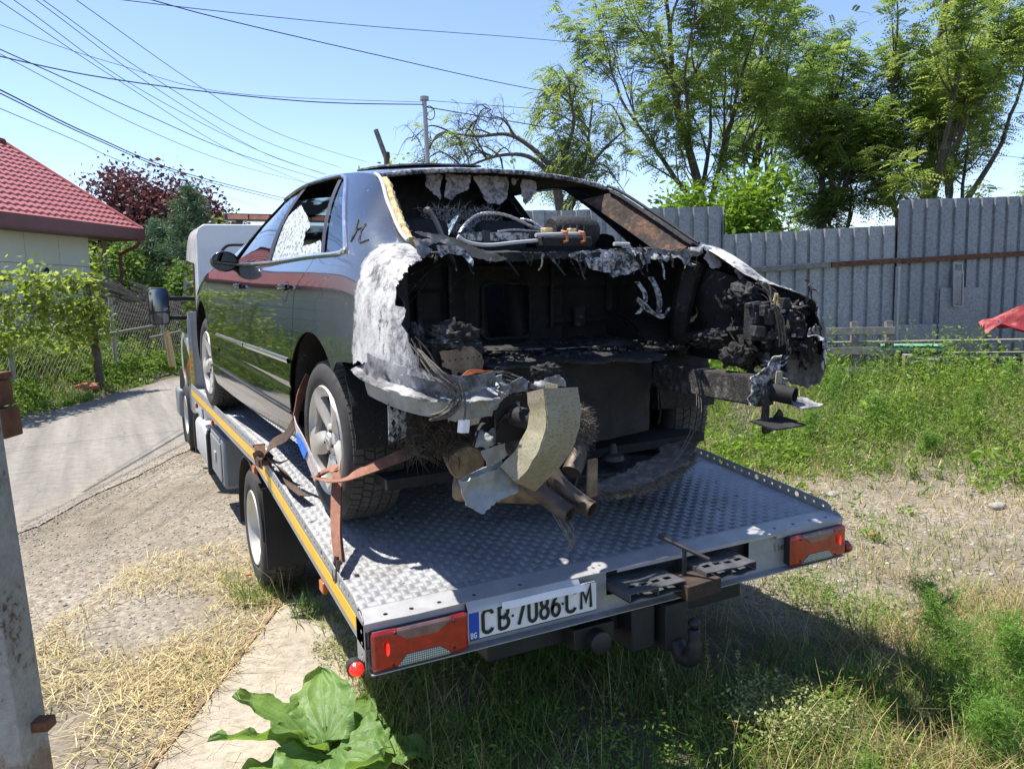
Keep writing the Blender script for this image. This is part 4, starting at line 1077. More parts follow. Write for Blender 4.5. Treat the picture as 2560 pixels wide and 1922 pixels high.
flap('torn_flap', [(-.027, 1.093), (.032, 1.066), (.066, 1.073), (.085, 1.04), (.156, 1.022), (.185, 1.024), (.192, 1.003), (.241, 1.008), (.287, 1.015), (.317, 1.03), (.35, 1.046), (.394, 1.059), (.394, 1.075), (.433, 1.077), (.431, 1.125), (.205, 1.119), (.016, 1.108)], -.49, 'ash_flake', .035, .005, 1, .15)
flap('torn_flap', [(.386, 1.054), (.392, 1.075), (.42, 1.075), (.484, 1.064), (.512, 1.08), (.548, 1.086), (.564, 1.053), (.593, 1.058), (.631, 1.044), (.653, 1.052), (.637, 1.086), (.689, 1.097), (.68, 1.13), (.598, 1.125), (.533, 1.112), (.482, 1.12), (.39, 1.125), (.349, 1.123)], -.50, 'scorched', .05, .006, 2, .2, rs=22)
flap('torn_flap', [(.68, 1.135), (.79, 1.125), (.80, 1.08), (.772, 1.045), (.714, 1.035), (.69, 1.08)], -.52, 'scorched', .03, .006, 3, .3)
flap('torn_flap', [(-.626, 1.128), (-.579, 1.128), (-.541, 1.128), (-.506, 1.112), (-.478, 1.073), (-.491, 1.05), (-.503, 1.062), (-.516, 1.084), (-.529, 1.094), (-.579, 1.100), (-.619, 1.086)], -.55, 'ash_flake', .02, .003, 4, .3, step=.005)
flap('torn_flap', [(-.73, 1.15), (-.665, 1.15), (-.583, 1.148), (-.66, 1.134), (-.678, 1.123), (-.66, 1.111), (-.676, 1.100), (-.702, 1.082), (-.73, 1.10)], -.585, 'scorched', .02, .003, 5, .4, step=.005)
flap('shelf_skin', [(-.70, 1.182), (-.564, 1.168), (-.503, 1.150), (-.478, 1.135), (-.344, 1.095), (-.30, 1.08), (-.36, 1.068), (-.478, 1.094), (-.517, 1.117), (-.62, 1.155)], -.49, 'wood_grey', .02, .003, 6, .1, step=.006)
flap('shelf_skin', [(-.32, 1.10), (-.1, 1.105), (.05, 1.10), (.2, 1.112), (.2, 1.085), (.0, 1.078), (-.12, 1.083), (-.2, 1.07), (-.3, 1.072)], -.485, 'char', .02, .008, 7, .1, step=.006)
# right corner shreds
mb = MB(); mb.tube(smooth_path([(.79, -.62, 1.03), (.80, -.66, .98), (.815, -.68, .95), (.80, -.70, .92)], 6), [.012 + .008 * nz(i * .9) for i in range(19)], 6); mb.build('melted_drip', MAT['scorched'], car)
# frame bar across the opening, steel rope, tubes and clips
mb = MB(); mb.grid(lambda x, z: (x, -.40 + .004 * nz(x * 20, z * 20), z), lin(-.465, -.10, 40), lin(1.150, 1.183, 5)); mb.build('shelf_rail', MAT['ash_flake'], car, solid=.006)
for x in (-.36, -.145):
    mb = MB(); mb.span((x, -.412, 1.140), (x + .028, -.398, 1.190)); mb.build('shelf_clip', MAT['dark_steel'], car)
mb = MB(); mb.tube(smooth_path([(-.50, -.47, 1.165), (-.46, -.47, 1.142), (-.378, -.475, 1.132), (-.25, -.47, 1.143), (-.14, -.45, 1.152)], 5), .007, 8); mb.build('drain_tube', MAT['tank_grey'], car)
mb = MB(); mb.tube([(-.15, -.455, 1.172), (-.02, -.45, 1.178), (.08, -.45, 1.18)], .008, 8); mb.build('drain_tube', MAT['tank_grey'], car)
mb = MB(); mb.tube([(.22, -.48, 1.14), (.30, -.48, 1.139)], .008, 8); mb.build('drain_tube', MAT['tank_grey'], car)
mb = MB(); mb.span((-.12, -.47, 1.125), (.12, -.40, 1.17)); mb.build('winch_plate', MAT['soot'], car, bevel=.01)
for x in (-.015, .07):
    mb = MB(); mb.tube([(x, -.44, 1.19), (x, -.475, 1.185), (x, -.48, 1.150), (x - .02, -.485, 1.146)], .006, 6); mb.build('orange_clip', MAT['orange_clip'], car)
for p in ((-.075, -.42, 1.192), (.045, -.42, 1.192)):
    mb = MB(); mb.box(p, (.045, .03, .022), rz=.3); mb.build('orange_clip', MAT['foam_yellow'], car, bevel=.004)
def rope(pts, r=.0065):
    path = smooth_path(pts, 10); n = len(path); mb = MB()
    for k in range(3):
        q = []
        for i, p in enumerate(path):
            t_ = (path[min(i + 1, n - 1)] - path[max(i - 1, 0)]).normalized(); u = t_.orthogonal().normalized(); w = t_.cross(u); a = i * .9 + k * 2.094
            q.append(p + (u * math.cos(a) + w * math.sin(a)) * r * .55)
        mb.tube(q, r * .6, 6)
    return mb
rope([(-.44, -.33, 1.13), (-.40, -.30, 1.196), (-.346, -.30, 1.244), (-.28, -.30, 1.262), (-.184, -.30, 1.253), (-.068, -.32, 1.205), (-.02, -.33, 1.19)]).build('steel_rope', MAT['steel_cable'], car)
rope([(-.28, -.38, 1.186), (-.2, -.37, 1.195), (-.1, -.37, 1.19), (-.03, -.37, 1.185)], .005).build('steel_rope', MAT['steel_cable'], car)
rope([(-.02, -.33, 1.19), (-.06, -.28, 1.235), (-.09, -.24, 1.245)], .005).build('steel_rope', MAT['steel_cable'], car)
mb = MB(); mb.lathe([(-.11, 0.), (-.11, .05), (-.06, .062), (.06, .062), (.11, .05), (.11, 0.)], (.09, -.36, 1.195), (1, 0, 0), 16)
for k in range(4): mb.tube([(.0 + k * .035, -.425, 1.175), (.005 + k * .035, -.428, 1.215)], .009, 6)
mb.build('melted_motor', MAT['char'], car)
mb = MB(); mb.tube(smooth_path([(-.52, -.22, 1.27), (-.50, -.21, 1.272), (-.47, -.22, 1.22), (-.445, -.25, 1.13)], 6), .011, 6); mb.build('belt_strip', MAT['wood_grey'], car)
# headliner remains
for k, poly in enumerate(([(-.35, 1.455), (-.262, 1.46), (-.277, 1.345), (-.312, 1.377), (-.345, 1.40)], [(-.25, 1.46), (-.118, 1.46), (-.128, 1.40), (-.19, 1.37), (-.223, 1.343), (-.25, 1.36)], [(-.11, 1.46), (.09, 1.465), (.068, 1.363), (.03, 1.335), (-.03, 1.335), (-.06, 1.36), (-.07, 1.40)], [(.10, 1.46), (.135, 1.455), (.11, 1.42)], [(.165, 1.455), (.235, 1.45), (.225, 1.40), (.188, 1.335), (.145, 1.39)])):
    flap('headliner_shred', poly, .17, 'liner_foil', .03, .006, 20 + k, .1)
def fuzz(name, n, start, vec, length, width, mat, parent, curl=.4, seg=3):
    """hair: start(k) -> point, vec(k) -> direction"""
    V, F = [], []
    for k in range(n):
        p = Vector(start(k)); d = Vector(vec(k)).normalized(); L = length * random.uniform(.35, 1.2); w = width * random.uniform(.6, 1.3)
        sdv = d.orthogonal().normalized(); sdv.rotate(Matrix.Rotation(random.uniform(0, 6.28), 3, d))
        i0 = len(V)
        for q in range(seg + 1):
            ww = w * (1 - .8 * q / seg)
            V.append(p - sdv * ww); V.append(p + sdv * ww)
            p = p + d * L / seg; d = (d + Vector((random.uniform(-1, 1), random.uniform(-1, 1), random.uniform(-1, 1))) * curl).normalized()
        for q in range(seg): F.append((i0 + 2 * q, i0 + 2 * q + 1, i0 + 2 * q + 3, i0 + 2 * q + 2))
    return tag(np_mesh(name, np.array([tuple(v) for v in V]), np.array(F), MAT[mat], parent), kind='stuff')
R_ = random.uniform
fuzz('headliner_fibre', 900, lambda k: (R_(-.32, .05), .20 + R_(0, .1), R_(1.20, 1.32)), lambda k: (R_(-1, 1), -.3, R_(-1, 1)), .05, .0012, 'tank_grey', car)
# strips of foam along the rear window pillars
for s, y_ in ((-1, .0), (1, 0.)):
    mb = MB(); P_ = smooth_path([(s * (cr(b, EW) - .02), b - .015, cr(b, EZ) - .01) for b in lin(.05, -.44, 9)], 4)
    mb.tube(P_, [(.014 if s < 0 else .008) + (.012 if s < 0 else .005) * nz(i * .7, s) + .004 for i in range(len(P_))], 7); mb.build('pillar_foam', MAT['foam_yellow'] if s < 0 else MAT['char'], car)
    mb = MB(); mb.tube([(s * (cr(b, EW) + .004), b - .012, cr(b, EZ) + .006) for b in lin(.10, -.46, 16)], .008, 6); mb.build('window_channel', MAT['tank_grey'] if s < 0 else MAT['soot'], car)
    mb = MB(); mb.grid(lambda b, k: (s * (cr(b, EW) - .01 - .10 * k), b + .10 * k, cr(b, EZ) - .02 - .03 * k), lin(.05, -.44, 20), lin(0, 1, 6)); mb.build('pillar_inner', MAT['scorched_brown'] if s > 0 else MAT['char'], car, solid=.006)
# ------------------------------------------------------------------ the torn lower tail of the car
# left rear valance: swept bent sheet
path = [(-.90, -.50, .700), (-.915, -.62, .690), (-.905, -.74, .678), (-.87, -.86, .664), (-.81, -.95, .652), (-.72, -.985, .648), (-.63, -.985, .650)]
PP = smooth_path(path, 8)
prof = [(.000, .075), (.004, .04), (-.002, .015), (.012, .004), (.036, -.002), (.040, -.006)]       # out, up
def sweep(PP, prof, jit=0., seed=0):
    mb = MB(); n = len(PP)
    def pt(i, k):
        i = int(i); k = int(k); p = PP[i]
        t_ = (PP[min(i + 1, n - 1)] - PP[max(i - 1, 0)]).normalized(); o_ = Vector((-t_.y, t_.x, 0)).normalized()
        if o_.x * -1 < 0 and o_.y > 0: o_ = -o_
        o_ = -Vector((t_.y, -t_.x, 0)).normalized()
        q = p + Vector((0, 0, 0)); ou, up = prof[k]
        d = -o_ if (o_.dot(Vector((p.x, p.y + .3, 0))) < 0) else o_
        j = jit * fbm(i * .25, k * .8, seed, 3)
        return q + d * (ou + j) + Vector((0, 0, up + j * .7))
    mb.grid(pt, list(range(n)), list(range(len(prof)))); return mb
sweep(PP, prof, .010, 1).build('rear_valance', MAT['scorched'], car, solid=.002, smooth=60)
sweep([p + Vector((0, .02, -.012)) for p in PP[8:]], [(.01, .0), (.005, -.03), (.0, -.055)], .008, 4).build('valance_flange', MAT['dull_alloy'], car, solid=.004)
flap('torn_flap', [(-.69, .70), (-.655, .672), (-.62, .69), (-.575, .682), (-.53, .70), (-.48, .675), (-.40, .70), (-.36, .68), (-.355, .655), (-.50, .655), (-.575, .645), (-.60, .625), (-.66, .632), (-.70, .62), (-.73, .66)], -.985, 'scorched', .05, .008, 31, -.2, rs=16)
flap('torn_flap', [(-.72, .715), (-.66, .70), (-.60, .71), (-.58, .66), (-.62, .60), (-.70, .595), (-.76, .62), (-.77, .67)], -.975, 'dull_alloy', .03, .006, 33, 0.)
# perforated bracket
mb = MB()
def mp(x, z):
    f = min(x + .905, -.836 - x, .64 - z + .02 * (x + .9), z - .475 + .9 * (x + .905) * -.3)
    for (hx, hz) in ((-.888, .60), (-.858, .585), (-.885, .545), (-.862, .52), (-.88, .50), (-.855, .61)): f = min(f, max(abs(x - hx) + abs(z - hz) * .7 - .011, -1))
    return f
mb.grid(lambda x, z: (x, -.75 + .2 * (x + .87), z), lin(-.91, -.83, 44), lin(.45, .65, 80), mp); mb.build('perforated_bracket', MAT['ash_flake'], car, solid=.004)
# crash mount flange behind the beam, left
mb = MB(); mb.grid(lambda x, z: (x, -.93, z), lin(-.60, -.44, 30), lin(.47, .64, 30), lambda x, z: min(math.hypot(x + .52, z - .565) - .032, .074 - max(abs(x + .52), abs(z - .555)) * .95)); mb.build('mount_flange', MAT['dark_steel'], car, solid=.008)
mb = MB(); mb.tube([(-.53, -.93, .565), (-.50, -1.06, .56)], .034, 18); mb.build('crash_tube', MAT['soot'], car)
# bumper beam hanging down: box section swept along a bent path
def beam(name, spine, width, depth, mat, ragged=0.):
    mb = MB(); n = len(spine)
    sec = [(-.5, .5), (.5, .5), (.5, -.5), (-.5, -.5)]
    def pt(i, k):
        i, k = int(i), int(k) % 4
        p = spine[i]; t_ = (spine[min(i + 1, n - 1)] - spine[max(i - 1, 0)]).normalized()
        x_ = Vector((.96, .22, .06)); x_ = (x_ - t_ * x_.dot(t_)).normalized(); y_ = t_.cross(x_)
        a, c = sec[k]
        e = Vector((0, 0, 0))
        if ragged and i == n - 1: e = t_ * ragged * nz(k * 3.3, 2)
        return p + x_ * a * width + y_ * c * depth + e
    mb.grid(pt, list(range(n)), [0, 1, 2, 3, 4]); return mb.build(name, MAT[mat], car, solid=.006, smooth=40, offset=0)
SPB = smooth_path([(-.465, -1.07, .668), (-.468, -1.09, .59), (-.490, -1.095, .52), (-.530, -1.085, .455), (-.585, -1.055, .385)], 8)
bb_ = beam('bumper_beam', SPB, .150, .075, 'mossy_beam')
for v_ in bb_.data.vertices: v_.co += Vector((nz(v_.co.x * 30, v_.co.z * 30), nz(v_.co.z * 25, 4), nz(v_.co.x * 30, v_.co.z * 22, 7))) * .006
mb = MB(); mb.bar(SPB[1] + Vector((-.01, .03, .0)), SPB[1] + Vector((-.005, -.035, .0)), .004, .05); mb.build('beam_web', MAT['mossy_beam'], car)
# broken grey end of the beam
mb = MB(); sheet(mb, [(-.805, .412), (-.70, .425), (-.61, .435), (-.585, .40), (-.60, .35), (-.68, .335), (-.75, .312), (-.785, .34), (-.80, .375)], lambda x, z, o: (x, -1.06 + .12 * (x + .6) - .5 * max(0, .372 - z) + .35 * max(0, z - .40) + o, z), .008, .006, 60, .02, 12, 3); mb.build('broken_beam_end', MAT['dull_alloy'], car, solid=.005)
mb = MB(); sheet(mb, [(-.79, .40), (-.70, .425), (-.62, .44), (-.62, .40), (-.72, .375)], lambda x, z, o: (x, -1.03 + .25 * (z - .37) + o, z), .01, .005, 60, .01, 12, 8); mb.build('broken_beam_end', MAT['dull_alloy'], car, solid=.005)
# silencer, pipes
mb = MB()
c0, c1_ = Vector((-.66, -.72, .29)), Vector((-.36, -.88, .265))
ax = (c1_ - c0).normalized()
mb.lathe([(0, 0.001), (.004, .05), (.015, .066), (.03, .07), (.30, .07), (.32, .066), (.33, .05), (.335, .001)], c0, ax, 28); mb.v = [(p[0], p[1], .28 + (p[2] - .28) * .72) for p in mb.v]
mb.build('silencer', MAT['muffler_tan'], car, smooth=40)
mb = MB(); mb.lathe([(0, .001), (0, .06), (.012, .066), (.10, .066), (.11, .06), (.11, .0)], (-.64, -.80, .385), (.25, .95, .1), 28); mb.build('silencer_end', MAT['muffler_tan'], car, smooth=40)
mb = MB(); sheet(mb, [(-.60, .43), (-.50, .445), (-.485, .41), (-.545, .355), (-.575, .37)], lambda x, z, o: (x, -.83 + o, z), .008, .004, 50, .02, 12, 2); mb.build('heat_shield', MAT['tank_grey'], car, solid=.003)
for (x, dx) in ((-.395, -.085), (-.305, -.085)):
    P_ = smooth_path([(x + dx * .9, -.80, .45), (x + dx * .95, -.90, .385), (x + dx * .8, -.97, .315), (x + dx * .25, -1.02, .262), (x, -1.075, .240)], 6)
    mb = MB(); n = len(P_)
    mb.tube(P_, .031, 20, caps=False); mb.tube([P_[-1], P_[-1] - (P_[-1] - P_[-2]).normalized() * .07], .027, 20, caps=False)
    mb.build('tail_pipe', MAT['exhaust'], car, smooth=60, solid=.002)
    mb = MB(); mb.lathe([(0, 0.), (0, .028)], P_[-1] - (P_[-1] - P_[-2]).normalized() * .06, (P_[-1] - P_[-2]), 18); mb.build('pipe_bore', MAT['soot'], car)
mb = MB(); mb.span((-.245, -.96, .24), (-.20, -.95, .38)); mb.build('exhaust_hanger', MAT['muffler_tan'], car, bevel=.003)
mb = MB(); mb.tube(smooth_path([(-.30, -.70, .50), (-.26, -.80, .47), (-.25, -.90, .40), (-.30, -.94, .34)], 6), .035, 12); mb.build('exhaust_bend', MAT['exhaust'], car)
# hot tan plate with rivet holes and burnt debris on it
TP = [(-.731, .776), (-.685, .778), (-.638, .788), (-.594, .782), (-.564, .75), (-.557, .725), (-.563, .705), (-.595, .699), (-.604, .675), (-.681, .675), (-.684, .711), (-.72, .725), (-.719, .744)]
sdp = sd_poly(TP); mb = MB()
def mtp(x, z):
    f = sdp(x, z) + .004 * fbm(x * 60, z * 60, 1, 2)
    for k in range(7): f = min(f, math.hypot(x + .715 - k * .0235, z - .742 - .0012 * k) - .0032)
    return min(f, math.hypot(x + .655, z - .693) - .008)
mb.grid(lambda x, z: (x, -.78 + .06 * (x + .65), z), lin(-.735, -.555, 70), lin(.67, .795, 50), mtp); mb.build('heat_plate', MAT['muffler_tan'], car, solid=.004)
mb = MB(); mb.span((-.745, -.76, .66), (-.552, -.62, .795)); mb.build('module_box', MAT['char'], car, bevel=.006)
def lump(name, c, r, mat, sq=(1, 1, 1), seed=0, amp=.5, fr=3.0, parent=car, sub=4):
    bm = bmesh.new(); bmesh.ops.create_icosphere(bm, subdivisions=sub, radius=1.)
    for v in bm.verts:
        p = v.co.copy(); k = 1 + .45 * amp * max(-.7, min(.8, fbm(p.x * fr * .7 + seed, p.y * fr * .7, p.z * fr * .7, 4)))
        v.co = Vector((p.x * k * r * sq[0], p.y * k * r * sq[1], p.z * k * r * sq[2])) + Vector(c)
    me = bpy.data.meshes.new(name); bm.to_mesh(me); bm.free(); me.materials.append(MAT[mat])
    for p in me.polygons: p.use_smooth = True
    o = bpy.data.objects.new(name, me); COL.objects.link(o); o.parent = parent; return o
lump('burnt_debris', (-.645, -.70, .81), .085, 'clinker', (1.1, .8, .62), 1, 1.3, 5.5)
lump('burnt_debris', (-.70, -.735, .80), .05, 'clinker', (1.3, .8, .35), 4, 1.2, 6)
lump('burnt_debris', (-.775, -.70, .79), .055, 'clinker', (.5, .5, 1.3), 7, 1.2, 5)
lump('burnt_debris', (-.36, -.86, .695), .035, 'clinker', (1.6, .8, .6), 9, 1.3, 6)
lump('burnt_debris', (.62, -.80, .675), .055, 'clinker', (1.2, .8, .8), 12, 1.3, 5)
lump('burnt_debris', (.35, -.30, .69), .07, 'char', (2.0, 1, .35), 15, 1., 4)
lump('burnt_debris', (-.15, -.25, .69), .07, 'char', (2.4, 1, .3), 18, 1., 4)
for k in range(5): lump('white_scrap', (-.10 + .06 * k + R_(-.02, .02), -.35 + R_(-.05, .05), .70), .018, 'scorched', (1.6, .9, .15), 30 + k, .8, 3, sub=3)
# burnt electronics in the right corner
mb = MB()
for k in range(26):
    mb.box((R_(.60, .82), -.93 + R_(-.03, .05), R_(.75, .90)), (R_(.015, .07), R_(.02, .05), R_(.012, .05)), rz=R_(-.2, .2), ry=R_(-.15, .15))
mb.box((.71, -.88, .825), (.22, .05, .15)); mb.build('melted_electronics', MAT['char'], car, bevel=.004)
mb = MB()
for k in range(14): mb.box((R_(.66, .83), -.975 + R_(-.01, .01), R_(.76, .90)), (R_(.006, .03), .006, R_(.004, .016)))
mb.build('metal_contacts', MAT['scorched'], car)
def wires(name, n, pts, spread, r, mat, mid=.02):
    for k in range(n):
        off = Vector((R_(-1, 1), R_(-1, 1), R_(-1, 1))) * spread
        P_ = smooth_path([Vector(p) + off * (1 if 0 < i < len(pts) - 1 else .5) + Vector((R_(-1, 1), R_(-1, 1), R_(-1, 1))) * mid for i, p in enumerate(pts)], 6)
        mb = MB(); mb.tube(P_, r, 5); mb.build(name, MAT[mat], car)
wires('burnt_wire', 9, [(-.86, -.92, .80), (-.835, -1.0, .74), (-.80, -1.03, .70), (-.79, -1.04, .66), (-.82, -1.03, .62), (-.86, -1.0, .60)], .012, .0028, 'burnt_wire', .006)
wires('burnt_wire', 8, [(-.86, -.90, .83), (-.84, -.93, .77), (-.80, -.96, .73), (-.76, -.98, .70)], .02, .002, 'burnt_wire', .02)
wires('burnt_wire', 10, [(-.74, -.93, .69), (-.66, -.90, .70), (-.58, -.90, .69), (-.50, -.92, .68)], .02, .003, 'burnt_wire', .02)
wires('copper_wire', 5, [(-.72, -.93, .70), (-.65, -.90, .705), (-.58, -.88, .70)], .012, .0028, 'orange_clip', .012)
wires('burnt_wire', 7, [(.66, -.86, .98), (.70, -.88, .95), (.73, -.90, .90), (.70, -.92, .84)], .03, .0035, 'burnt_wire', .02)
wires('burnt_wire', 6, [(.63, -.98, .90), (.655, -.985, .85), (.67, -.98, .80), (.70, -.98, .74)], .012, .0035, 'burnt_wire', .01)
wires('burnt_wire', 3, [(.72, -.96, .76), (.74, -.96, .70), (.70, -.95, .66), (.64, -.93, .66)], .01, .004, 'ash_flake', .01)
wires('burnt_wire', 3, [(.60, -.98, .63), (.50, -1.0, .52), (.42, -1.02, .43), (.36, -1.03, .40)], .01, .0015, 'burnt_wire', .02)
wires('burnt_wire', 4, [(-.45, -.99, .30), (-.42, -1.04, .22), (-.38, -1.05, .15), (-.36, -1.02, .11)], .015, .0018, 'fibre', .02)
wires('orange_wire', 2, [(.64, -.97, .90), (.645, -.975, .935), (.665, -.97, .93), (.67, -.965, .89)], .003, .0035, 'foam_yellow', .004)
wires('seat_spring', 3, [(.38, -.45, .90), (.42, -.46, .86), (.46, -.46, .83), (.52, -.46, .82), (.56, -.45, .86)], .01, .005, 'ash_flake', .008)
mb = MB(); mb.grid(lambda q, k: (.44 + .05 * q + .03 * k, -.44 - .03 * math.sin(q * 3), 1.00 - .16 * q), lin(0, 1, 10), lin(0, 1, 3)); mb.grid(lambda q, k: (.36 + .05 * math.sin(3 * q) + .025 * k, -.45, .98 - .14 * q), lin(0, 1, 10), lin(0, 1, 3)); mb.build('belt_loop', MAT['ash_flake'], car, solid=.003)
# hanging white connector on its lead
mb = MB(); mb.tube(smooth_path([(-.775, -1.03, .72), (-.77, -1.05, .66), (-.772, -1.055, .62), (-.777, -1.055, .595)], 5), .0035, 6); hc = mb.build('connector_lead', MAT['burnt_wire'], car)
mb = MB(); mb.box((-.778, -1.055, .578), (.034, .022, .040), rz=.4, ry=.15); mb.build('connector', MAT['plate_white'], hc, bevel=.003)
# fibre insulation
fuzz('insulation_fibre', 2600, lambda k: (R_(-.85, -.58), R_(-.80, -.66), R_(.42, .62)), lambda k: (R_(-1, 1), R_(-.6, .2), R_(-1.2, .6)), .07, .0014, 'fibre_dark', car)
mb = MB(); sheet(mb, [(-.86, .62), (-.60, .60), (-.56, .50), (-.62, .42), (-.74, .40), (-.84, .46)], lambda x, z, o: (x, -.70 + o, z), .015, .03, 20, .08, 9, 2); mb.build('insulation_mat', MAT['fibre_dark'], car, solid=.01)
lump('insulation_clump', (-.24, -.84, .47), .075, 'fibre_dark', (1.0, .8, 1.15), 3, .6, 3)
fuzz('insulation_fibre', 2400, lambda k: (lambda v: (-.24 + .075 * v[0], -.84 + .06 * v[1], .47 + .085 * v[2]))(Vector((R_(-1, 1), R_(-1, 1), R_(-1, 1))).normalized()), lambda k: (R_(-.4, 1.2), R_(-1, .3), R_(-.9, .5)), .045, .0015, 'fibre', car)
# grey insulation board lying across to the right wheel
MATP = [(.0, -.66), (.25, -.60), (.45, -.52), (.60, -.40), (.66, -.42), (.62, -.58), (.45, -.72), (.20, -.80), (.0, -.80), (-.06, -.74)]
mb = MB(); sheet(mb, MATP, lambda x, y, o: (x, y, .185 + .10 * max(0, x) ** 1.5 + .02 * (y + .7) + o), .012, .02, 35, .02, 8, 4); ib = mb.build('insulation_board', MAT['fibre'], car, solid=.018)
ed = [(-.05, -.78), (.10, -.81), (.25, -.79), (.42, -.73), (.55, -.64), (.64, -.52), (.66, -.42)]
EP = smooth_path([(x, y, .175 + .10 * max(0, x) ** 1.5) for x, y in ed], 20)
fuzz('board_fringe', 2200, lambda k: EP[random.randrange(len(EP))] + Vector((R_(-.01, .01), R_(-.0, .02), R_(-.01, .012))), lambda k: (R_(-.5, .9), -1, R_(-.9, .3)), .035, .0013, 'fibre', car)
mb = MB(); mb.grid(lambda x, y: (x, y, .20 + .02 * nz(x * 4, y * 4)), lin(-.10, .55, 16), lin(-.60, -.30, 12)); mb.build('underbody_panel', MAT['char'], car, solid=.01)
mb = MB(); mb.lathe([(0, .05), (.02, .045), (.03, .02), (.07, .012), (.075, 0.)], (.18, -.55, .235), (0, 0, 1), 14); mb.build('bolt_boss', MAT['dark_steel'], car)
for k in range(3):
    a = R_(.2, .5); mb = MB(); mb.tube(smooth_path([(.57, -.62, .58), (.45 + R_(-.05, .05), -.75, .42), (.30, -.80, .26), (.20 + R_(-.1, .1), -.78, .20)], 6), .0015, 5); mb.build('loose_wire', MAT['burnt_wire'], car)

# charred shreds, crumbs and folded scraps in and around the boot opening
rs_ = random.Random(77)
def shred(name, p, d, L, w, mat, curl=1.2):
    mb = MB(); P_ = [Vector(p)]; dd = Vector(d).normalized()
    for k in range(7):
        dd = (dd + Vector((rs_.gauss(0, .22), rs_.gauss(0, .22), rs_.gauss(-.05, .2))) * curl * .6).normalized(); P_.append(P_[-1] + dd * L / 7)
    sd_ = dd.orthogonal().normalized(); sd_.rotate(Matrix.Rotation(rs_.uniform(0, 3), 3, dd))
    mb.grid(lambda i, k: P_[int(i)] + sd_ * w * (k - .5) * (1 - .6 * (i / 7)) * (1 + .5 * nz(i * 1.7, w * 90)) + Vector((0, .25 * w * math.sin(i * 1.3), 0)), list(range(8)), [0, .3, .7, 1]); mb.build(name, MAT[mat], car, solid=.0015, smooth=70)
for k in range(26): x = rs_.uniform(-.66, .72); shred('hanging_shred', (x, -.50 + rs_.uniform(-.03, .03), 1.10), (rs_.gauss(0, .4), -.2, -1), rs_.uniform(.03, .12), rs_.uniform(.008, .03), rs_.choice(('char', 'clinker', 'ash_flake', 'char')))
for k in range(18): shred('hanging_shred', (rs_.uniform(.60, .86), rs_.uniform(-1.0, -.6), rs_.uniform(.68, 1.0)), (rs_.gauss(0, .6), -.5, rs_.gauss(-.3, .6)), rs_.uniform(.04, .12), rs_.uniform(.008, .03), rs_.choice(('char', 'clinker', 'ash_flake')))
for k in range(14): shred('hanging_shred', (rs_.uniform(-.80, -.30), rs_.uniform(-1.0, -.90), rs_.uniform(.60, .70)), (rs_.gauss(0, .6), -.5, rs_.gauss(-.2, .6)), rs_.uniform(.03, .09), rs_.uniform(.008, .03), rs_.choice(('scorched', 'clinker', 'ash_flake', 'dull_alloy')))
for k in range(12): shred('hanging_shred', (rs_.uniform(-.70, -.20), rs_.uniform(-.95, -.75), rs_.uniform(.28, .55)), (rs_.gauss(0, .6), -.5, rs_.gauss(-.5, .6)), rs_.uniform(.04, .12), rs_.uniform(.006, .02), rs_.choice(('char', 'fibre_dark', 'wood_grey')))
for k, (p, r_, sq_) in enumerate((((.80, -.86, .74), .075, (.7, 1.1, .8)), ((.84, -.98, .70), .05, (.5, .8, 1.2)), ((.74, -.72, .92), .07, (.8, 1.1, .8)), ((.66, -.62, .73), .06, (1.2, 1, .6)), ((.84, -.90, .86), .05, (.5, 1.2, .9)))): lump('charred_mass', p, r_, ('char', 'clinker')[k % 2], sq_, 50 + k * 3, 1.4, 5)
for k in range(9):
    c_ = Vector((rs_.uniform(.70, .90), rs_.uniform(-1.04, -.70), rs_.uniform(.62, .96))); q_ = [(rs_.uniform(.6, 1.1) * .07 * math.cos(a), rs_.uniform(.5, 1.1) * .06 * math.sin(a)) for a in lin(0, 5.6, 8)]; ax_ = Vector((rs_.gauss(0, .4), -1, rs_.gauss(.2, .4))).normalized(); u_ = ax_.orthogonal().normalized(); u_.rotate(Matrix.Rotation(rs_.uniform(0, 6), 3, ax_)); v_ = ax_.cross(u_)
    mb = MB(); sheet(mb, q_, lambda x, y, o: c_ + u_ * x + v_ * y + ax_ * o, .007, .008, 60, .045, 18, k); mb.build('crumpled_sheet', MAT[rs_.choice(('ash_flake', 'char', 'scorched', 'clinker'))], car, solid=.0015, smooth=70)
for k in range(6):
    c_ = Vector((rs_.uniform(-.72, -.30), rs_.uniform(-.98, -.86), rs_.uniform(.34, .62))); q_ = [(rs_.uniform(.6, 1.1) * .06 * math.cos(a), rs_.uniform(.5, 1.1) * .05 * math.sin(a)) for a in lin(0, 5.6, 8)]; ax_ = Vector((rs_.gauss(0, .5), -1, rs_.gauss(.2, .4))).normalized(); u_ = ax_.orthogonal().normalized(); v_ = ax_.cross(u_)
    mb = MB(); sheet(mb, q_, lambda x, y, o: c_ + u_ * x + v_ * y + ax_ * o, .007, .008, 60, .045, 18, k + 20); mb.build('crumpled_sheet', MAT[rs_.choice(('char', 'dark_rust', 'dull_alloy', 'clinker'))], car, solid=.0015, smooth=70)
crumbs = []
mb = MB()
for k in range(420):
    a, b = rs_.uniform(-.75, .75), rs_.uniform(-.58, .03); s_ = rs_.uniform(.004, .016); mb.box((a, b, .69 + s_ * .3), (s_ * rs_.uniform(.6, 2), s_ * rs_.uniform(.6, 1.6), s_ * .6), rz=rs_.uniform(0, 3), rx=rs_.gauss(0, .4))
tag(mb.build('floor_crumbs', MAT['clinker'], car, smooth=0), kind='stuff')
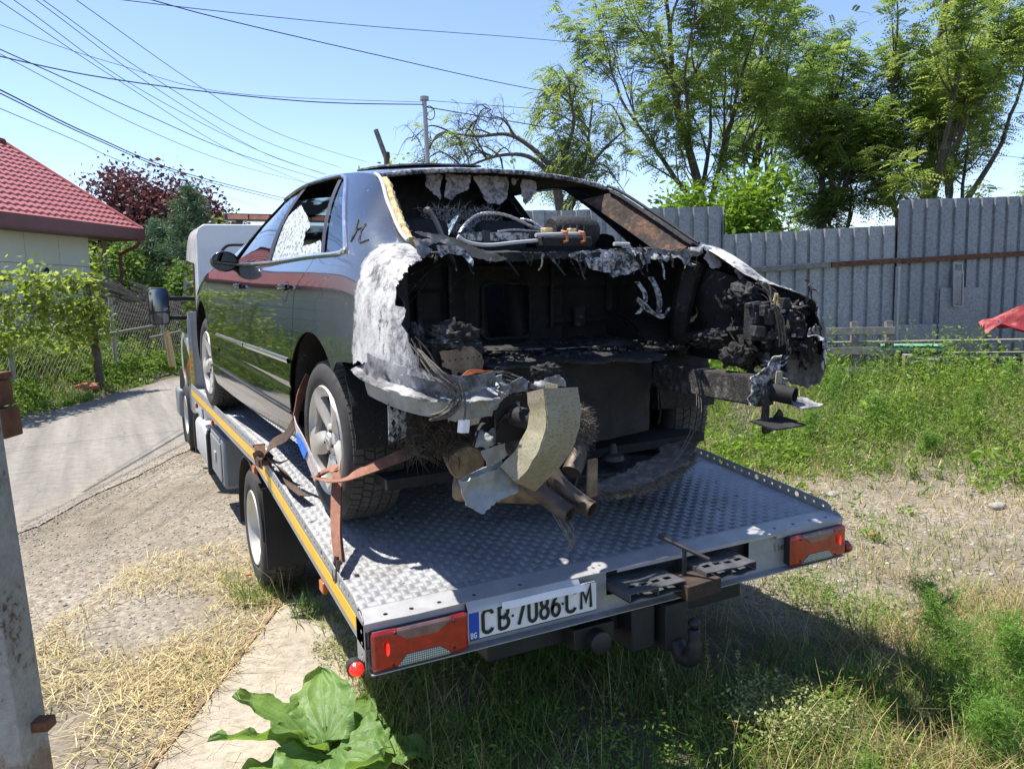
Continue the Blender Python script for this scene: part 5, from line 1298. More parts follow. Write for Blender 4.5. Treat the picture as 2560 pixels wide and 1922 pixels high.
# pressed brackets and harness on the boot walls
for k, (x, z, w_, h_) in enumerate(((-.62, .95, .05, .16), (-.45, .83, .03, .22), (-.30, .90, .022, .30), (.24, .90, .022, .30), (.40, .80, .06, .10), (.58, .92, .04, .20), (-.05, 1.04, .30, .025), (.45, 1.03, .22, .02))):
    mb = MB(); mb.span((x - w_ / 2, .015, z - h_ / 2), (x + w_ / 2, .045, z + h_ / 2)); mb.build('pressed_bracket', MAT['char'], car, bevel=.006)
for k in range(7): shred('harness', (rs_.uniform(-.6, .6), .0, rs_.uniform(.98, 1.08)), (rs_.choice((-1, 1)), -.1, -.4), rs_.uniform(.15, .35), .008, 'clinker', .8)
mb = MB(); mb.tube(smooth_path([(.70, -.30, .66), (.66, -.45, .72), (.72, -.62, .76), (.74, -.80, .78)], 6), .018, 8); mb.build('boot_hinge_arm', MAT['char'], car)

# car wheels
def alloy_dish(w, i, rr_):
    mb = MB()
    mb.lathe([(.03 * i, rr_ * .93), (.06 * i, rr_ * .90), (.10 * i, rr_ * .2), (.10 * i, .002)], (0, 0, 0), (1, 0, 0), 40)
    mb.build('brake_disc', MAT['soot'], w)
    mb = MB()
    def hole(r, th):
        q = ((th + .3) / (2 * math.pi) * 5) % 1.0 - .5                       # 0 midway between spokes
        w_ = .30 * (r - .30) / .55 + .02
        return max(abs(q) - w_, abs(r - .62) - .235)
    def face(r, th):
        q = ((th + .3) / (2 * math.pi) * 5) % 1.0 - .5
        ridge = .010 * math.cos(q * 2 * math.pi)                                # spokes stand proud of their shoulders
        x = (.006 + .030 * max(0., 1 - r) ** .8 + ridge + .012 * max(0., .2 - r) * 5) * i
        return (x, rr_ * .95 * r * math.cos(th), rr_ * .95 * r * math.sin(th))
    mb.grid(face, lin(.10, 1, 22), lin(0, 2 * math.pi, 121), hole)
    mb.build('spokes', MAT['rim_alloy'], w, solid=.028, smooth=40, offset=(1 if i > 0 else -1))
    mb = MB(); mb.lathe([(.05 * i, .072), (.024 * i, .066), (.018 * i, .05), (.022 * i, .034), (.012 * i, .031), (.009 * i, .001)], (0, 0, 0), (1, 0, 0), 28); mb.build('hub', MAT['rim_alloy'], w, smooth=40)
    mb = MB()
    for k in range(5):
        a = 2 * math.pi * k / 5 + .93; mb.lathe([(.03 * i, .009), (.013 * i, .009), (.012 * i, 0.)], (0, math.cos(a) * .052, math.sin(a) * .052), (1, 0, 0), 6)
    mb.build('wheel_bolt', MAT['dark_steel'], w)
    mb = MB()
    for k in range(4):
        a0 = -.0165 + k * .011
        mb.tube([(.0075 * i, a0 + .0075 * math.cos(q), .0075 * math.sin(q)) for q in lin(0, 2 * math.pi, 15)], .0011, 5, caps=False)
    mb.build('ring_emblem', MAT['emblem_chrome'], w)
for (b, s) in ((0, -1), (0, 1), (2.88, -1), (2.88, 1)):
    make_wheel('wheel', car, (s * (.90 if s < 0 else .95), b, .336), .338, .235, s, .226, MAT['rim_alloy'], alloy_dish, blocks=62, ribs=5)
# tie-down strap on the left rear wheel
def ribbon(name, pts, width, parent=None, mat='strap', twist=None, sub=8, up=(0, 0, 1)):
    P_ = smooth_path(pts, sub); n = len(P_); mb = MB()
    def pt(i, k):
        i = int(i); p = P_[i]; t_ = (P_[min(i + 1, n - 1)] - P_[max(i - 1, 0)]).normalized()
        u = Vector(up); u = (u - t_ * u.dot(t_)); u = u.normalized() if u.length > 1e-4 else t_.orthogonal().normalized()
        if twist: u = Matrix.Rotation(twist[0] + (twist[1] - twist[0]) * i / n, 3, t_) @ u
        return p + u * width * (k - .5)
    mb.grid(pt, list(range(n)), [0, .33, .66, 1]); return mb.build(name, MAT[mat], parent, solid=.004, offset=0)
# ------------------------------------------------------------------ the ground, road and slab
SITE, ROAD_AZ = Vector((-1.765, -2.360, 0)), .4767          # yard corner, and the bearing of the road: site axes across and along it
RH = Vector((math.cos(ROAD_AZ), -math.sin(ROAD_AZ), 0)); FH = Vector((math.sin(ROAD_AZ), math.cos(ROAD_AZ), 0))
def LD(lat, dep, z=0.):
    p = SITE + RH * lat + FH * dep; return Vector((p.x, p.y, z))
def sst(x, a, b):
    t = max(0., min(1., (x - a) / (b - a))); return t * t * (3 - 2 * t)
def ground_z(x, y):
    n = .79 * x + .61 * y
    lat = (x - SITE.x) * RH.x + (y - SITE.y) * RH.y
    dep = (x - SITE.x) * FH.x + (y - SITE.y) * FH.y
    z = .38 * sst(n, 4.2, 9.5) * sst(lat, 0, 3.5)
    z += .5 * (1 - sst(lat, -8.4, -7.05)) * sst(dep, 2, 5)
    z += .012 * nz(x * 1.3, y * 1.3, 2) * sst(math.hypot(x, y - 3), 1.0, 4.0)
    return z - .003
t = NT('ground')
P_w = t.wpos()
n1 = t.noise(.55, 5, .6, P_w); n2 = t.noise(5, 5, .65, P_w); n3 = t.noise(40, 4, .7, P_w)
v1 = t.voro(34, 'F1', P_w); v1c = t.voro(34, 'F1', P_w, 'Color'); v2 = t.voro(85, 'F1', P_w, 'Color')
px_, py_, pz_ = t.xyz(P_w)
sep = t.n('ShaderNodeSeparateColor'); t.link(v1c, sep.inputs[0]); sep2 = t.n('ShaderNodeSeparateColor'); t.link(v2, sep2.inputs[0])
grav = t.ramp(sep.outputs[0], [(0, (.12, .10, .078)), (.4, (.205, .178, .138)), (.75, (.285, .252, .20)), (1, (.39, .355, .295))])
grav = t.mix(.45, grav, t.ramp(sep2.outputs[0], [(0, (.10, .085, .062)), (.6, (.235, .20, .155)), (1, (.36, .325, .265))]))
dirt = t.ramp(n2, [(.3, (.10, .085, .06)), (.7, (.22, .185, .135))])
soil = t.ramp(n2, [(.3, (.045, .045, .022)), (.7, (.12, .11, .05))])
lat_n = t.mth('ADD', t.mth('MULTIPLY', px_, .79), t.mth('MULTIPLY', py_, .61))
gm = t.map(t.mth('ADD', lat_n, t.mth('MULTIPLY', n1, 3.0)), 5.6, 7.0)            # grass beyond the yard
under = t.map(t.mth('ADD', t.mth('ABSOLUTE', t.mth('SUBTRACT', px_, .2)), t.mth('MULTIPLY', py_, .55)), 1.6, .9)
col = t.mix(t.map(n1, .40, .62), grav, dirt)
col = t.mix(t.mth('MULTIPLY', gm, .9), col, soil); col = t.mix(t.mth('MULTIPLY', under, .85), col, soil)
h = t.mth('ADD', t.mth('MULTIPLY', t.mth('SUBTRACT', 1., v1), .6), t.mth('MULTIPLY', n3, .5))
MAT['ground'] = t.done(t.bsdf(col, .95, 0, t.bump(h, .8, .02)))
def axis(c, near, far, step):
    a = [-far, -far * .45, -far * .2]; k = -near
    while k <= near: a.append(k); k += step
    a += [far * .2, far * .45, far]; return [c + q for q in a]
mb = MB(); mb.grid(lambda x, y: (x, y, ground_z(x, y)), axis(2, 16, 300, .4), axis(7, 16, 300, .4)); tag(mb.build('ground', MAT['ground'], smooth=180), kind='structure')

t = NT('asphalt')
P_w = t.wpos(); n1 = t.noise(.8, 5, .6, P_w); n2 = t.noise(9, 5, .7, P_w); n3 = t.noise(120, 3, .7, P_w)
mp_ = t.n('ShaderNodeMapping'); t.link(P_w, mp_.inputs[0]); mp_.inputs['Rotation'].default_value = (0, 0, math.radians(27)); mp_.inputs['Scale'].default_value = (2.6, .12, 1)
streak = t.noise(1.6, 5, .6, mp_.outputs[0])
col = t.ramp(t.mth('ADD', t.mth('MULTIPLY', streak, .6), t.mth('MULTIPLY', n2, .4)), [(.36, (.125, .116, .103)), (.5, (.19, .176, .155)), (.64, (.255, .238, .21))])
col = t.mix(t.map(n3, .62, .70), col, (.10, .10, .10))
xr, yr, zr = t.xyz(P_w); wr = t.mth('ADD', t.mth('MULTIPLY', t.mth('SUBTRACT', xr, -1.75), -.8904), t.mth('MULTIPLY', t.mth('SUBTRACT', yr, 5.59), .4552)); wr = t.mth('ADD', wr, t.mth('MULTIPLY', t.mth('SUBTRACT', n1, .5), .9)); wr = t.mth('ADD', wr, t.mth('MULTIPLY', t.mth('SUBTRACT', n2, .5), .5))
col = t.mix(t.map(wr, .38, .05, 0, .85), col, t.ramp(n2, [(.3, (.16, .135, .10)), (.7, (.29, .25, .19))])); col = t.mix(t.map(wr, 3.05, 3.4, 0, .8), col, (.15, .125, .085))
crk = t.voro(.9, 'DISTANCE_TO_EDGE', t.mix(.18, P_w, t.noise(3, 4, .6, P_w, 0, 'Color'), 'ADD')); col = t.mix(t.map(crk, .006, .002, 0, .35), col, (.05, .045, .04))
MAT['asphalt'] = t.done(t.bsdf(col, .9, 0, t.bump(t.mth('ADD', n3, n2), .35, .006)))
RD = Vector((.455, .89, 0)).normalized(); RN = Vector((-RD.y, RD.x, 0)); RO = Vector((-1.75, 5.59, 0))
def roadp(s, w):
    p = RO + RD * s + RN * w; return (p.x, p.y, ground_z(p.x, p.y) * .0 + .004 + .0035 * (1 + nz(p.x * .4, p.y * .4)))
mb = MB(); mb.grid(roadp, lin(-26, 60, 380), lin(-.2, 3.7, 34), lambda s, w: min(w - .09 * fbm(s * .9, 0, 1, 3) - .03 * nz(s * 6), 3.42 + .16 * fbm(s * .8, 4, 1, 3) - w)); tag(mb.build('road', MAT['asphalt'], smooth=180), kind='structure')

t = NT('slab_concrete')
P_w = t.wpos(); n1 = t.noise(2.2, 5, .65, P_w); n2 = t.noise(24, 5, .75, P_w); n3 = t.noise(90, 4, .7, P_w)
col = t.ramp(t.mth('ADD', t.mth('MULTIPLY', n1, .55), t.mth('MULTIPLY', n2, .45)), [(.36, (.19, .16, .12)), (.5, (.33, .29, .23)), (.64, (.45, .405, .335))])
col = t.mix(t.map(n3, .66, .74), col, (.10, .085, .065))
MAT['slab_concrete'] = t.done(t.bsdf(col, .95, 0, t.bump(t.mth('ADD', n2, n3), .5, .012)))
SLAB = [(-1.03, 1.93), (-1.38, 1.30), (-1.74, .64), (-2.45, -.65), (-1.35, -1.0), (-1.02, -.1), (-.86, .7), (-.70, 1.35), (-.66, 1.95)]
mb = MB(); sheet(mb, SLAB, lambda x, y, o: (x, y, .012 + o), .03, .05, 4, .006, 6, 2); tag(mb.build('paved_slab', MAT['slab_concrete'], smooth=60), kind='structure')
# rusty gate track along the edge of the slab
mb = MB()
for a, b in (((-1.01, 1.97), (-1.20, 1.62)), ((-1.205, 1.61), (-1.72, .68)), ((-1.73, .66), (-2.10, -.02))):
    mb.bar((a[0], a[1], .014), (b[0], b[1], .012), .042, .016)
t = NT('track_rust'); n1 = t.noise(18, 5, .7); MAT['track_rust'] = t.done(t.bsdf(t.ramp(n1, [(.35, (.13, .085, .05)), (.6, (.25, .18, .11)), (.75, (.36, .28, .19))]), .85, .1, t.bump(n1, .4, .01)))
tag(mb.build('gate_track', MAT['track_rust'], bevel=.003), 'rusty flat steel track bar set along the edge of the concrete slab', 'gate track')

# ------------------------------------------------------------------ gate post at the left edge
gp = empty('gate_post', (-2.19, .09, 0), (0, 0, 0)); gp.rotation_euler = Matrix.Rotation(-.045, 3, FH).to_euler(); tag(gp, 'peeling grey steel gate post with rusty seam at the left edge', 'gate post')
t = NT('post_paint')
n1 = t.noise(5, 6, .7); n2 = t.noise(40, 5, .75); xx, yy, zz = t.xyz()
f = t.mth('ADD', t.mth('MULTIPLY', n1, .6), t.mth('MULTIPLY', n2, .4))
low = t.map(t.mth('ADD', zz, t.mth('MULTIPLY', t.mth('SUBTRACT', n1, .5), .25)), .50, .46)
col = t.ramp(f, [(.38, (.09, .055, .035)), (.44, (.22, .22, .20)), (.6, (.30, .31, .285))])
col = t.mix(low, col, t.ramp(n2, [(.3, (.12, .075, .05)), (.7, (.27, .21, .16))]))
MAT['post_paint'] = t.done(t.bsdf(col, .7, .1, t.bump(n2, .4, .008)))
tl = Matrix.Rotation(.022, 4, Vector((.888, -.459, 0)).cross(Vector((0, 0, 1))))
def post_part(nm, lat0, lat1, d0, d1, z0, z1, mat):
    mb = MB(); c = [RH * a + FH * b for a, b in ((lat0, d0), (lat1, d0), (lat1, d1), (lat0, d1))]
    mb.add([p + Vector((0, 0, z)) for z in (z0, z1) for p in c], [(0, 1, 2, 3), (7, 6, 5, 4), (0, 4, 5, 1), (1, 5, 6, 2), (2, 6, 7, 3), (3, 7, 4, 0)])
    o = mb.build(nm, MAT[mat], gp, bevel=.004); return o
post_part('post', .06, .19, -.02, .10, 0, 1.62, 'post_paint')
post_part('flange', -.06, .057, .012, .09, 0, 1.60, 'post_paint')
post_part('rust_seam', .05, .067, -.024, -.0, 0, 1.6, 'rust')
post_part('hinge_lug', .185, .235, .03, .075, .53, .56, 'rust')
post_part('hinge_block', -.25, -.05, .47, .56, 1.28, 1.375, 'rust'); post_part('hinge_block', -.25, -.064, .47, .56, 1.382, 1.465, 'rust'); post_part('hinge_cap', -.25, -.058, .47, .56, 1.468, 1.49, 'rust')

# ------------------------------------------------------------------ the house
house = empty('house', LD(-9, 14)); tag(house, 'low cream house with red metal tile roof across the road', 'house')
HO = house.location
def hp(dep, off, z): return LD((-8.03 - .104 * (17.5 - dep) - off) * 1.25, dep * 1.25, 1.717 + (z - 1.717) * 1.25) - HO
t = NT('roof_red'); n1 = t.noise(3, 4); n2 = t.noise(30, 4)
MAT['roof_red'] = t.done(t.bsdf(t.ramp(t.mth('ADD', t.mth('MULTIPLY', n1, .5), t.mth('MULTIPLY', n2, .5)), [(.35, (.31, .085, .078)), (.65, (.41, .125, .115))]), .42, 0, None, .5))
t = NT('fascia_red'); MAT['fascia_red'] = t.done(t.bsdf(t.ramp(t.noise(4, 3), [(.3, (.11, .018, .022)), (.7, (.15, .026, .03))]), .45))
t = NT('wall_cream'); n1 = t.noise(1.2, 4); MAT['wall_cream'] = t.done(t.bsdf(t.ramp(n1, [(.3, (.60, .61, .50)), (.7, (.68, .68, .57))]), .8, 0, t.bump(t.noise(80, 3), .15, .004)))
mb = MB()
ROWS = 16
def roofp(d, v):
    r = v * ROWS; k = math.floor(r - 1e-6); fr = r - k
    lift = .045 * (1 - fr) + .018 * (math.cos(2 * math.pi * d / .19))
    return hp(d, v * 2.87, 3.12 + v * 1.94) + Vector((.0, 0, lift))
vs = []
for k in range(ROWS):
    vs += [k / ROWS + 1e-5, (k + .5) / ROWS, (k + 1) / ROWS - 1e-5]
mb.grid(roofp, lin(8, 17.5, 320), vs); rf = mb.build('roof', MAT['roof_red'], house, smooth=35)
mb = MB(); mb.grid(lambda d, v: hp(d, 2.87 + v * 3.2, 5.06 - v * 2.0), lin(8, 17.5, 4), lin(0, 1, 3)); mb.build('rear_roof_slope', MAT['roof_red'], house)
mb = MB(); mb.tube([hp(d, 2.87, 5.09) for d in lin(8, 17.52, 30)], .10, 10); mb.build('ridge_cap', MAT['fascia_red'], rf)
mb = MB(); mb.tube([hp(17.53, v * 2.87, 3.15 + v * 1.94) for v in lin(0, 1, 10)], .06, 8); mb.build('verge_trim', MAT['roof_red'], rf)
mb = MB(); mb.grid(lambda d, z: hp(d, -.03, z), lin(8, 17.55, 10), lin(2.93, 3.17, 3)); mb.grid(lambda d, q: hp(d, -.03 + q, 2.94), lin(8, 17.55, 10), lin(0, .6, 3)); mb.build('fascia', MAT['fascia_red'], house, solid=.03)
mb = MB(); mb.add([hp(17.5, 0, 2.95), hp(17.5, 5.8, 2.95), hp(17.5, 2.87, 5.0)], [(0, 1, 2)]); mb.build('gable', MAT['wall_cream'], house, solid=.05)
mb = MB(); mb.add([hp(8.05, 0, 2.95), hp(8.05, 5.8, 2.95), hp(8.05, 2.87, 5.0)], [(0, 1, 2)]); mb.build('gable', MAT['wall_cream'], house, solid=.05)
d = 16.3
while d > 8.5:
    e = max(8.5, d - .92); mb = MB(); mb.grid(lambda q, z: hp(q, .45, z), lin(e + .012, d, 2), lin(.2, 3.0, 2)); mb.build('wall_panel', MAT['wall_cream'], house, solid=.06); d -= .92
mb = MB(); mb.grid(lambda q, z: hp(q, .50, z), lin(8.5, 16.29, 2), lin(.2, 3.0, 2)); mb.grid(lambda o_, z: hp(16.29, o_, z), lin(.5, 5.3, 3), lin(.2, 3.0, 2)); mb.grid(lambda o_, z: hp(8.5, o_, z), lin(.5, 5.3, 3), lin(.2, 3.0, 2)); mb.grid(lambda q, z: hp(q, 5.3, z), lin(8.5, 16.29, 2), lin(.2, 3.0, 2)); mb.build('wall', MAT['wall_cream'], house)
mb = MB(); c = hp(14.9, .40, 2.22); mb.lathe([(0, 0.), (0, .075), (.03, .085), (.03, .0)], c, RH, 18); mb.build('vent_hole', MAT['soot'], house)
mb = MB(); mb.tube(smooth_path([hp(17.3, -.02, 2.95), hp(17.3, .02, 2.80), hp(17.2, .32, 2.62), hp(17.2, .36, 2.45), hp(17.2, .36, .3)], 5), .045, 10); mb.build('downpipe', MAT['fascia_red'], house)
mb = MB(); mb.tube([hp(17.25, .75, .3), hp(17.25, .72, 2.95)], .06, 10); mb.build('porch_post', MAT['concrete_pole'], house)

# ------------------------------------------------------------------ corrugated fence on the right
t = NT('zinc_sheet'); P_o = t.obj(); n1 = t.noise(2.0, 4, .6); n2 = t.noise(45, 3, .6); v = t.voro(38, 'F1', None, 'Color')
sc_ = t.n('ShaderNodeSeparateColor'); t.link(v, sc_.inputs[0])
f = t.mth('ADD', t.mth('MULTIPLY', n1, .35), t.mth('MULTIPLY', sc_.outputs[0], .35)); f = t.mth('ADD', f, t.mth('MULTIPLY', n2, .3))
n5 = t.noise(4, 5, .65, t.vscale((1, 1, .12)))
col = t.ramp(f, [(.25, (.185, .195, .205)), (.5, (.265, .275, .288)), (.8, (.35, .36, .372))])
oi_ = t.n('ShaderNodeObjectInfo'); col = t.mix(1., col, t.ramp(oi_.outputs['Random'], [(0, (.78, .80, .84)), (1, (1.12, 1.1, 1.06))]), 'MULTIPLY'); xf, yf, zf = t.xyz(); col = t.mix(t.mth('MULTIPLY', t.map(zf, .55, .15), t.map(t.noise(3, 5, .7), .35, .65)), col, (.16, .13, .095)); col = t.mix(t.map(t.noise(7, 6, .75, t.vscale((1, 1, .2))), .64, .72, 0, .7), col, (.17, .085, .045))
col = t.mix(t.map(n5, .6, .75, 0, .5), col, (.11, .10, .09))
MAT['zinc_sheet'] = t.done(t.bsdf(col, .55, .12, t.bump(n2, .06, .003)))
fence = empty('metal_fence', (8.0, 6.0, .3)); tag(fence, 'grey corrugated sheet-metal fence with rusty rail along the yard', 'fence')
FO = fence.location
PK = [0]
def panel(p0, p1, z0, z1a, z1b, lean=0.):
    PK[0] += 1; sh_ = Vector((-.395, -.919, 0)) * (.005 * (PK[0] % 2)); d_ = (Vector(p1) - Vector(p0)).normalized() * .03; p0, p1 = Vector(p0) + sh_ - d_, Vector(p1) + sh_; L = (p1 - p0).length; d = (p1 - p0) / L; nrm = Vector((-d.y, d.x, 0))
    if nrm.dot(SITE - p0) < 0: nrm = -nrm
    pitch = L / max(1, round(L / .225)); xs = []
    k = 0.
    while k < L - .01:
        xs += [(k, 0), (k + pitch * .70, 0), (k + pitch * .75, -.038), (k + pitch * .93, -.038)]; k += pitch
    xs.append((L, 0))
    mb = MB()
    def pt(i, q):
        s, o_ = xs[int(i)]; zt_ = z1a + (z1b - z1a) * s / L + .006 * nz(s * 4, p0.x)
        z = z0 + (zt_ - z0) * q; p = p0 + d * s + nrm * (o_ + lean * (z - z0)); return Vector((p.x, p.y, z)) - FO
    mb.grid(pt, list(range(len(xs))), [0, .5, 1]); return mb.build('sheet_panel', MAT['zinc_sheet'], fence, solid=.0015, smooth=0)
Q = lambda a, b, t_: tuple(Vector(a) * (1 - t_) + Vector(b) * t_)
A0, A1, A2, A3 = (2.86, 8.10, 0), (6.29, 6.45, 0), (8.73, 5.40, 0), (12.1, 4.05, 0)
for k in range(3): panel(Q(A0, A1, k / 3 + .002), Q(A0, A1, (k + 1) / 3), .3, 2.79, 2.80, .0)
for k in range(2): panel(Q(A1, A2, k / 2 + .004), Q(A1, A2, (k + 1) / 2), .33, 2.40 + .045 * k, 2.44 + .045 * k, -.012)
panel(Q(A2, A3, .0), Q(A2, A3, .30), .36, 2.85, 2.865, .0); panel(Q(A2, A3, .303), Q(A2, A3, .64), .36, 2.865, 2.885, .0); panel(Q(A2, A3, .643), Q(A2, A3, 1), .36, 2.885, 2.92, .0)
for (a, b, t0, t1, z0, z1) in ((A1, A2, .0, .60, 1.86, 1.93), (A1, A2, .605, 1.0, 1.93, 1.97), (A2, A3, .01, 1.0, 1.96, 2.10)):
    p, q = Vector(Q(a, b, t0)), Vector(Q(a, b, t1)); off = Vector((-.395, -.919, 0)) * .04
    mb = MB(); mb.bar(p + off + Vector((0, 0, z0)) - FO, q + off + Vector((0, 0, z1)) - FO, .03, .075); mb.build('rail', MAT['rust'] if t0 > 0 else MAT['wood_grey'], fence, bevel=.004)
for p in (A1, A2): 
    mb = MB(); b_ = Vector(p) + Vector((.395, .919, 0)) * .06; mb.span(b_ + Vector((-.03, -.03, .2)) - FO, b_ + Vector((.03, .03, 2.6)) - FO); mb.build('post', MAT['dark_steel'], fence)
mb = MB(); p = Vector(Q(A1, A2, .985)) + Vector((-.395, -.919, 0)) * .06; mb.span(p + Vector((-.025, -.025, .3)) - FO, p + Vector((.025, .025, 1.88)) - FO); mb.build('post', MAT['galvanised'], fence)
# lower patch sheets
for t0, t1, zt_ in ((.0, .17, 1.02), (.18, .37, 1.55)):
    p0, p1 = Vector(Q(A2, A3, t0)), Vector(Q(A2, A3, t1)); off = Vector((-.395, -.919, 0)) * .03
    mb = MB(); mb.grid(lambda s, z: p0 + (p1 - p0) * s + off + Vector((0, 0, z)) - FO, lin(0, 1, 12), [.36, zt_]); mb.build('patch_sheet', MAT['zinc_sheet'], fence, solid=.0015)
# bracket frame hooked on the rail
p = Vector(Q(A2, A3, .24)) + Vector((-.395, -.919, 0)) * .08; dd = (Vector(A3) - Vector(A2)).normalized()
br = empty('hanging_bracket', p + Vector((0, 0, 1.3))); tag(br, 'pale metal bracket hooked over the fence rail', 'bracket')
mb = MB()
for a, b in (((-.07, .62), (.07, .60)), ((.07, .60), (.075, .45)), ((-.06, .62), (-.03, -.02)), ((.09, .5), (.11, -.03)), ((-.03, -.02), (.11, -.03))):
    mb.bar(dd * a[0] + Vector((0, 0, a[1])), dd * b[0] + Vector((0, 0, b[1])), .02, .02)
mb.build('frame', MAT['galvanised'], br)
mb = MB(); mb.grid(lambda s, z: dd * (s + .03 * (0 - z)) + Vector((-.008, -.008, z)), [-.03, .08], [0, .5]); mb.build('plate', MAT['zinc_sheet'], br, solid=.004)

# ------------------------------------------------------------------ junk along the fence: pallets, planks, tarpaulin
t = NT('board_green'); MAT['board_green'] = t.done(t.bsdf(t.ramp(t.noise(6, 4), [(.3, (.10, .27, .19)), (.7, (.17, .38, .27))]), .6))
t = NT('tarp_red'); n1 = t.noise(5, 4); MAT['tarp_red'] = t.done(t.bsdf(t.ramp(n1, [(.3, (.22, .018, .022)), (.7, (.32, .036, .038))]), .6, 0, t.bump(t.noise(14, 4, .6), .45, .03)))
def pallet(name, loc, rz, tilt, label, boards=3, w=1.15, h=.8, mat='wood_grey'):
    e = empty(name, loc, (tilt, 0, rz)); tag(e, label, 'pallet', 'weathered pallets by the fence')
    for k in range(boards):
        z = h * (k + .5) / boards; mb = MB(); mb.span((-w / 2, -.01, z - .05), (w / 2, .012, z + .05)); mb.build('board', MAT[mat], e, bevel=.004)
    for x in (-w / 2 + .06, .0, w / 2 - .06):
        mb = MB(); mb.span((x - .045, .014, 0.), (x + .045, .10, h)); mb.build('stringer', MAT[mat], e, bevel=.004)
    return e
pallet('pallet', (7.05, 4.72, ground_z(7.05, 4.72) + .03), -.62, -.18, 'grey pallet standing on edge behind the burnt car tail', 3, 1.0, .80)
pallet('pallet', (6.45, 5.35, ground_z(6.45, 5.35)), -.50, -.25, 'second grey pallet leaning left of the first one', 3, 1.0, .78)
for k, (a, b, z, dz, th) in enumerate((((6.9, 5.15), (8.75, 3.30), .86, .04, .03), ((7.3, 4.72), (8.9, 3.10), .66, .02, .03), ((7.7, 4.6), (9.2, 3.0), .70, .03, .03))):
    e = MB(); e.bar((a[0], a[1], z), (b[0], b[1], z + dz), .16, th); tag(e.build('plank', MAT['wood_grey'], bevel=.003), ('long top plank lying level along the fence foot', 'lower plank in the pile below the fence', 'middle plank in the pile under the red sheet')[k], 'plank', 'planks piled by the fence')
e = MB(); e.box((7.75, 4.42, .80), (.75, .30, .03), rz=-.75, rx=.12); tag(e.build('board', MAT['board_green'], bevel=.003), 'pale green painted board lying on the plank pile', 'board')
for k, (x, y) in enumerate(((7.6, 4.4), (8.6, 3.45))):
    e = MB(); e.box((x, y, .45), (.12, .5, .55), rz=-.78); e.box((x + .2, y - .2, .42), (.12, .5, .5), rz=-.78); tag(e.build('timber_block', MAT['wood_grey'], bevel=.005), ('weathered timber block under the green board', 'weathered timber block under the red tarpaulin')[k], 'timber')
tp_ = empty('tarpaulin', (8.7, 3.75, .8)); tag(tp_, 'crumpled red tarpaulin with metal eyelets on the plank pile', 'tarpaulin')
mb = MB()
def tarp(u, v):
    p = Vector((8.50, 3.92, 0)) + Vector((.70, -.71, 0)) * (u * 1.7) + Vector((.70, .70, 0)) * (.42 * v) 
    h = .10 + .55 * v * (0.15 + u * 1.05) + .16 * fbm(u * 3, v * 3, 3, 4) + .05 * abs(math.sin(u * 9 + v * 3 + 2 * nz(u * 4, v * 4))) + .03 * abs(nz(u * 14, v * 9)) + .10 * (v > .45) * nz(u * 5, 7)
    return Vector((p.x, p.y, .86 + max(-.06, h))) - tp_.location
mb.grid(tarp, lin(0, 1, 40), lin(0, 1, 24)); tc = mb.build('cloth', MAT['tarp_red'], tp_, solid=.006, smooth=50)
for (u, v) in ((.10, .22), (.28, .42), (.42, .30), (.62, .22), (.35, .12), (.75, .35)):
    c = tarp(u, v); n_ = Vector((-.6, -.6, .55)).normalized(); mb = MB(); mb.lathe([(0.004, .016), (.012, .02), (.012, .034), (.004, .038)], c, n_, 16); mb.build('eyelet', MAT['chrome'], tp_)
    mb = MB(); mb.lathe([(.007, 0.), (.007, .019)], c, n_, 12); mb.build('eyelet_hole', MAT['soot'], tp_)
# ------------------------------------------------------------------ foliage materials
def leaf_mat(name, stops, trans=.35, rough=.55):
    t = NT(name); a = t.n('ShaderNodeAttribute'); a.attribute_name = 'tint'
    col = t.ramp(a.outputs['Fac'], stops)
    d = t.bsdf(col, rough, 0, None, .35); tr = t.n('ShaderNodeBsdfTranslucent'); t.link(t.mix(.5, col, (.25, .32, .03), 'ADD') if 0 else col, tr.inputs[0])
    ms = t.n('ShaderNodeMixShader'); ms.inputs[0].default_value = trans; t.link(d, ms.inputs[1]); t.link(tr.outputs[0], ms.inputs[2])
    MAT[name] = t.done(ms.outputs[0])
leaf_mat('leaf_locust', [(0, (.13, .20, .045)), (.5, (.25, .35, .07)), (1, (.42, .49, .11))], .6)
leaf_mat('leaf_locust_dark', [(0, (.10, .175, .045)), (.5, (.19, .29, .065)), (1, (.33, .41, .09))], .6)
leaf_mat('leaf_bright', [(0, (.10, .20, .018)), (.5, (.19, .32, .03)), (1, (.30, .42, .05))], .5)
leaf_mat('leaf_purple', [(0, (.05, .02, .022)), (.5, (.11, .04, .038)), (1, (.20, .08, .07))], .35)
leaf_mat('leaf_pine', [(0, (.05, .10, .05)), (.5, (.09, .17, .08)), (1, (.16, .25, .13))], .3)
leaf_mat('leaf_hedge', [(0, (.05, .11, .018)), (.5, (.105, .19, .028)), (1, (.20, .30, .045))], .5)
leaf_mat('leaf_vine', [(0, (.14, .21, .02)), (.5, (.27, .36, .045)), (1, (.46, .50, .12))], .55)
leaf_mat('blade_green', [(0, (.055, .11, .016)), (.5, (.12, .21, .03)), (1, (.24, .33, .055))], .45)
leaf_mat('blade_dry', [(0, (.17, .125, .045)), (.5, (.33, .26, .10)), (1, (.52, .43, .20))], .25)
leaf_mat('blade_straw', [(0, (.30, .22, .095)), (.5, (.48, .385, .18)), (1, (.66, .56, .30))], .2)
leaf_mat('leaf_feather', [(0, (.09, .20, .025)), (.5, (.17, .33, .05)), (1, (.30, .47, .10))], .5)
leaf_mat('leaf_weed', [(0, (.09, .17, .02)), (.5, (.17, .28, .035)), (1, (.29, .40, .07))], .5)
leaf_mat('pod_pale', [(0, (.16, .19, .06)), (.5, (.28, .31, .11)), (1, (.45, .46, .22))], .3)

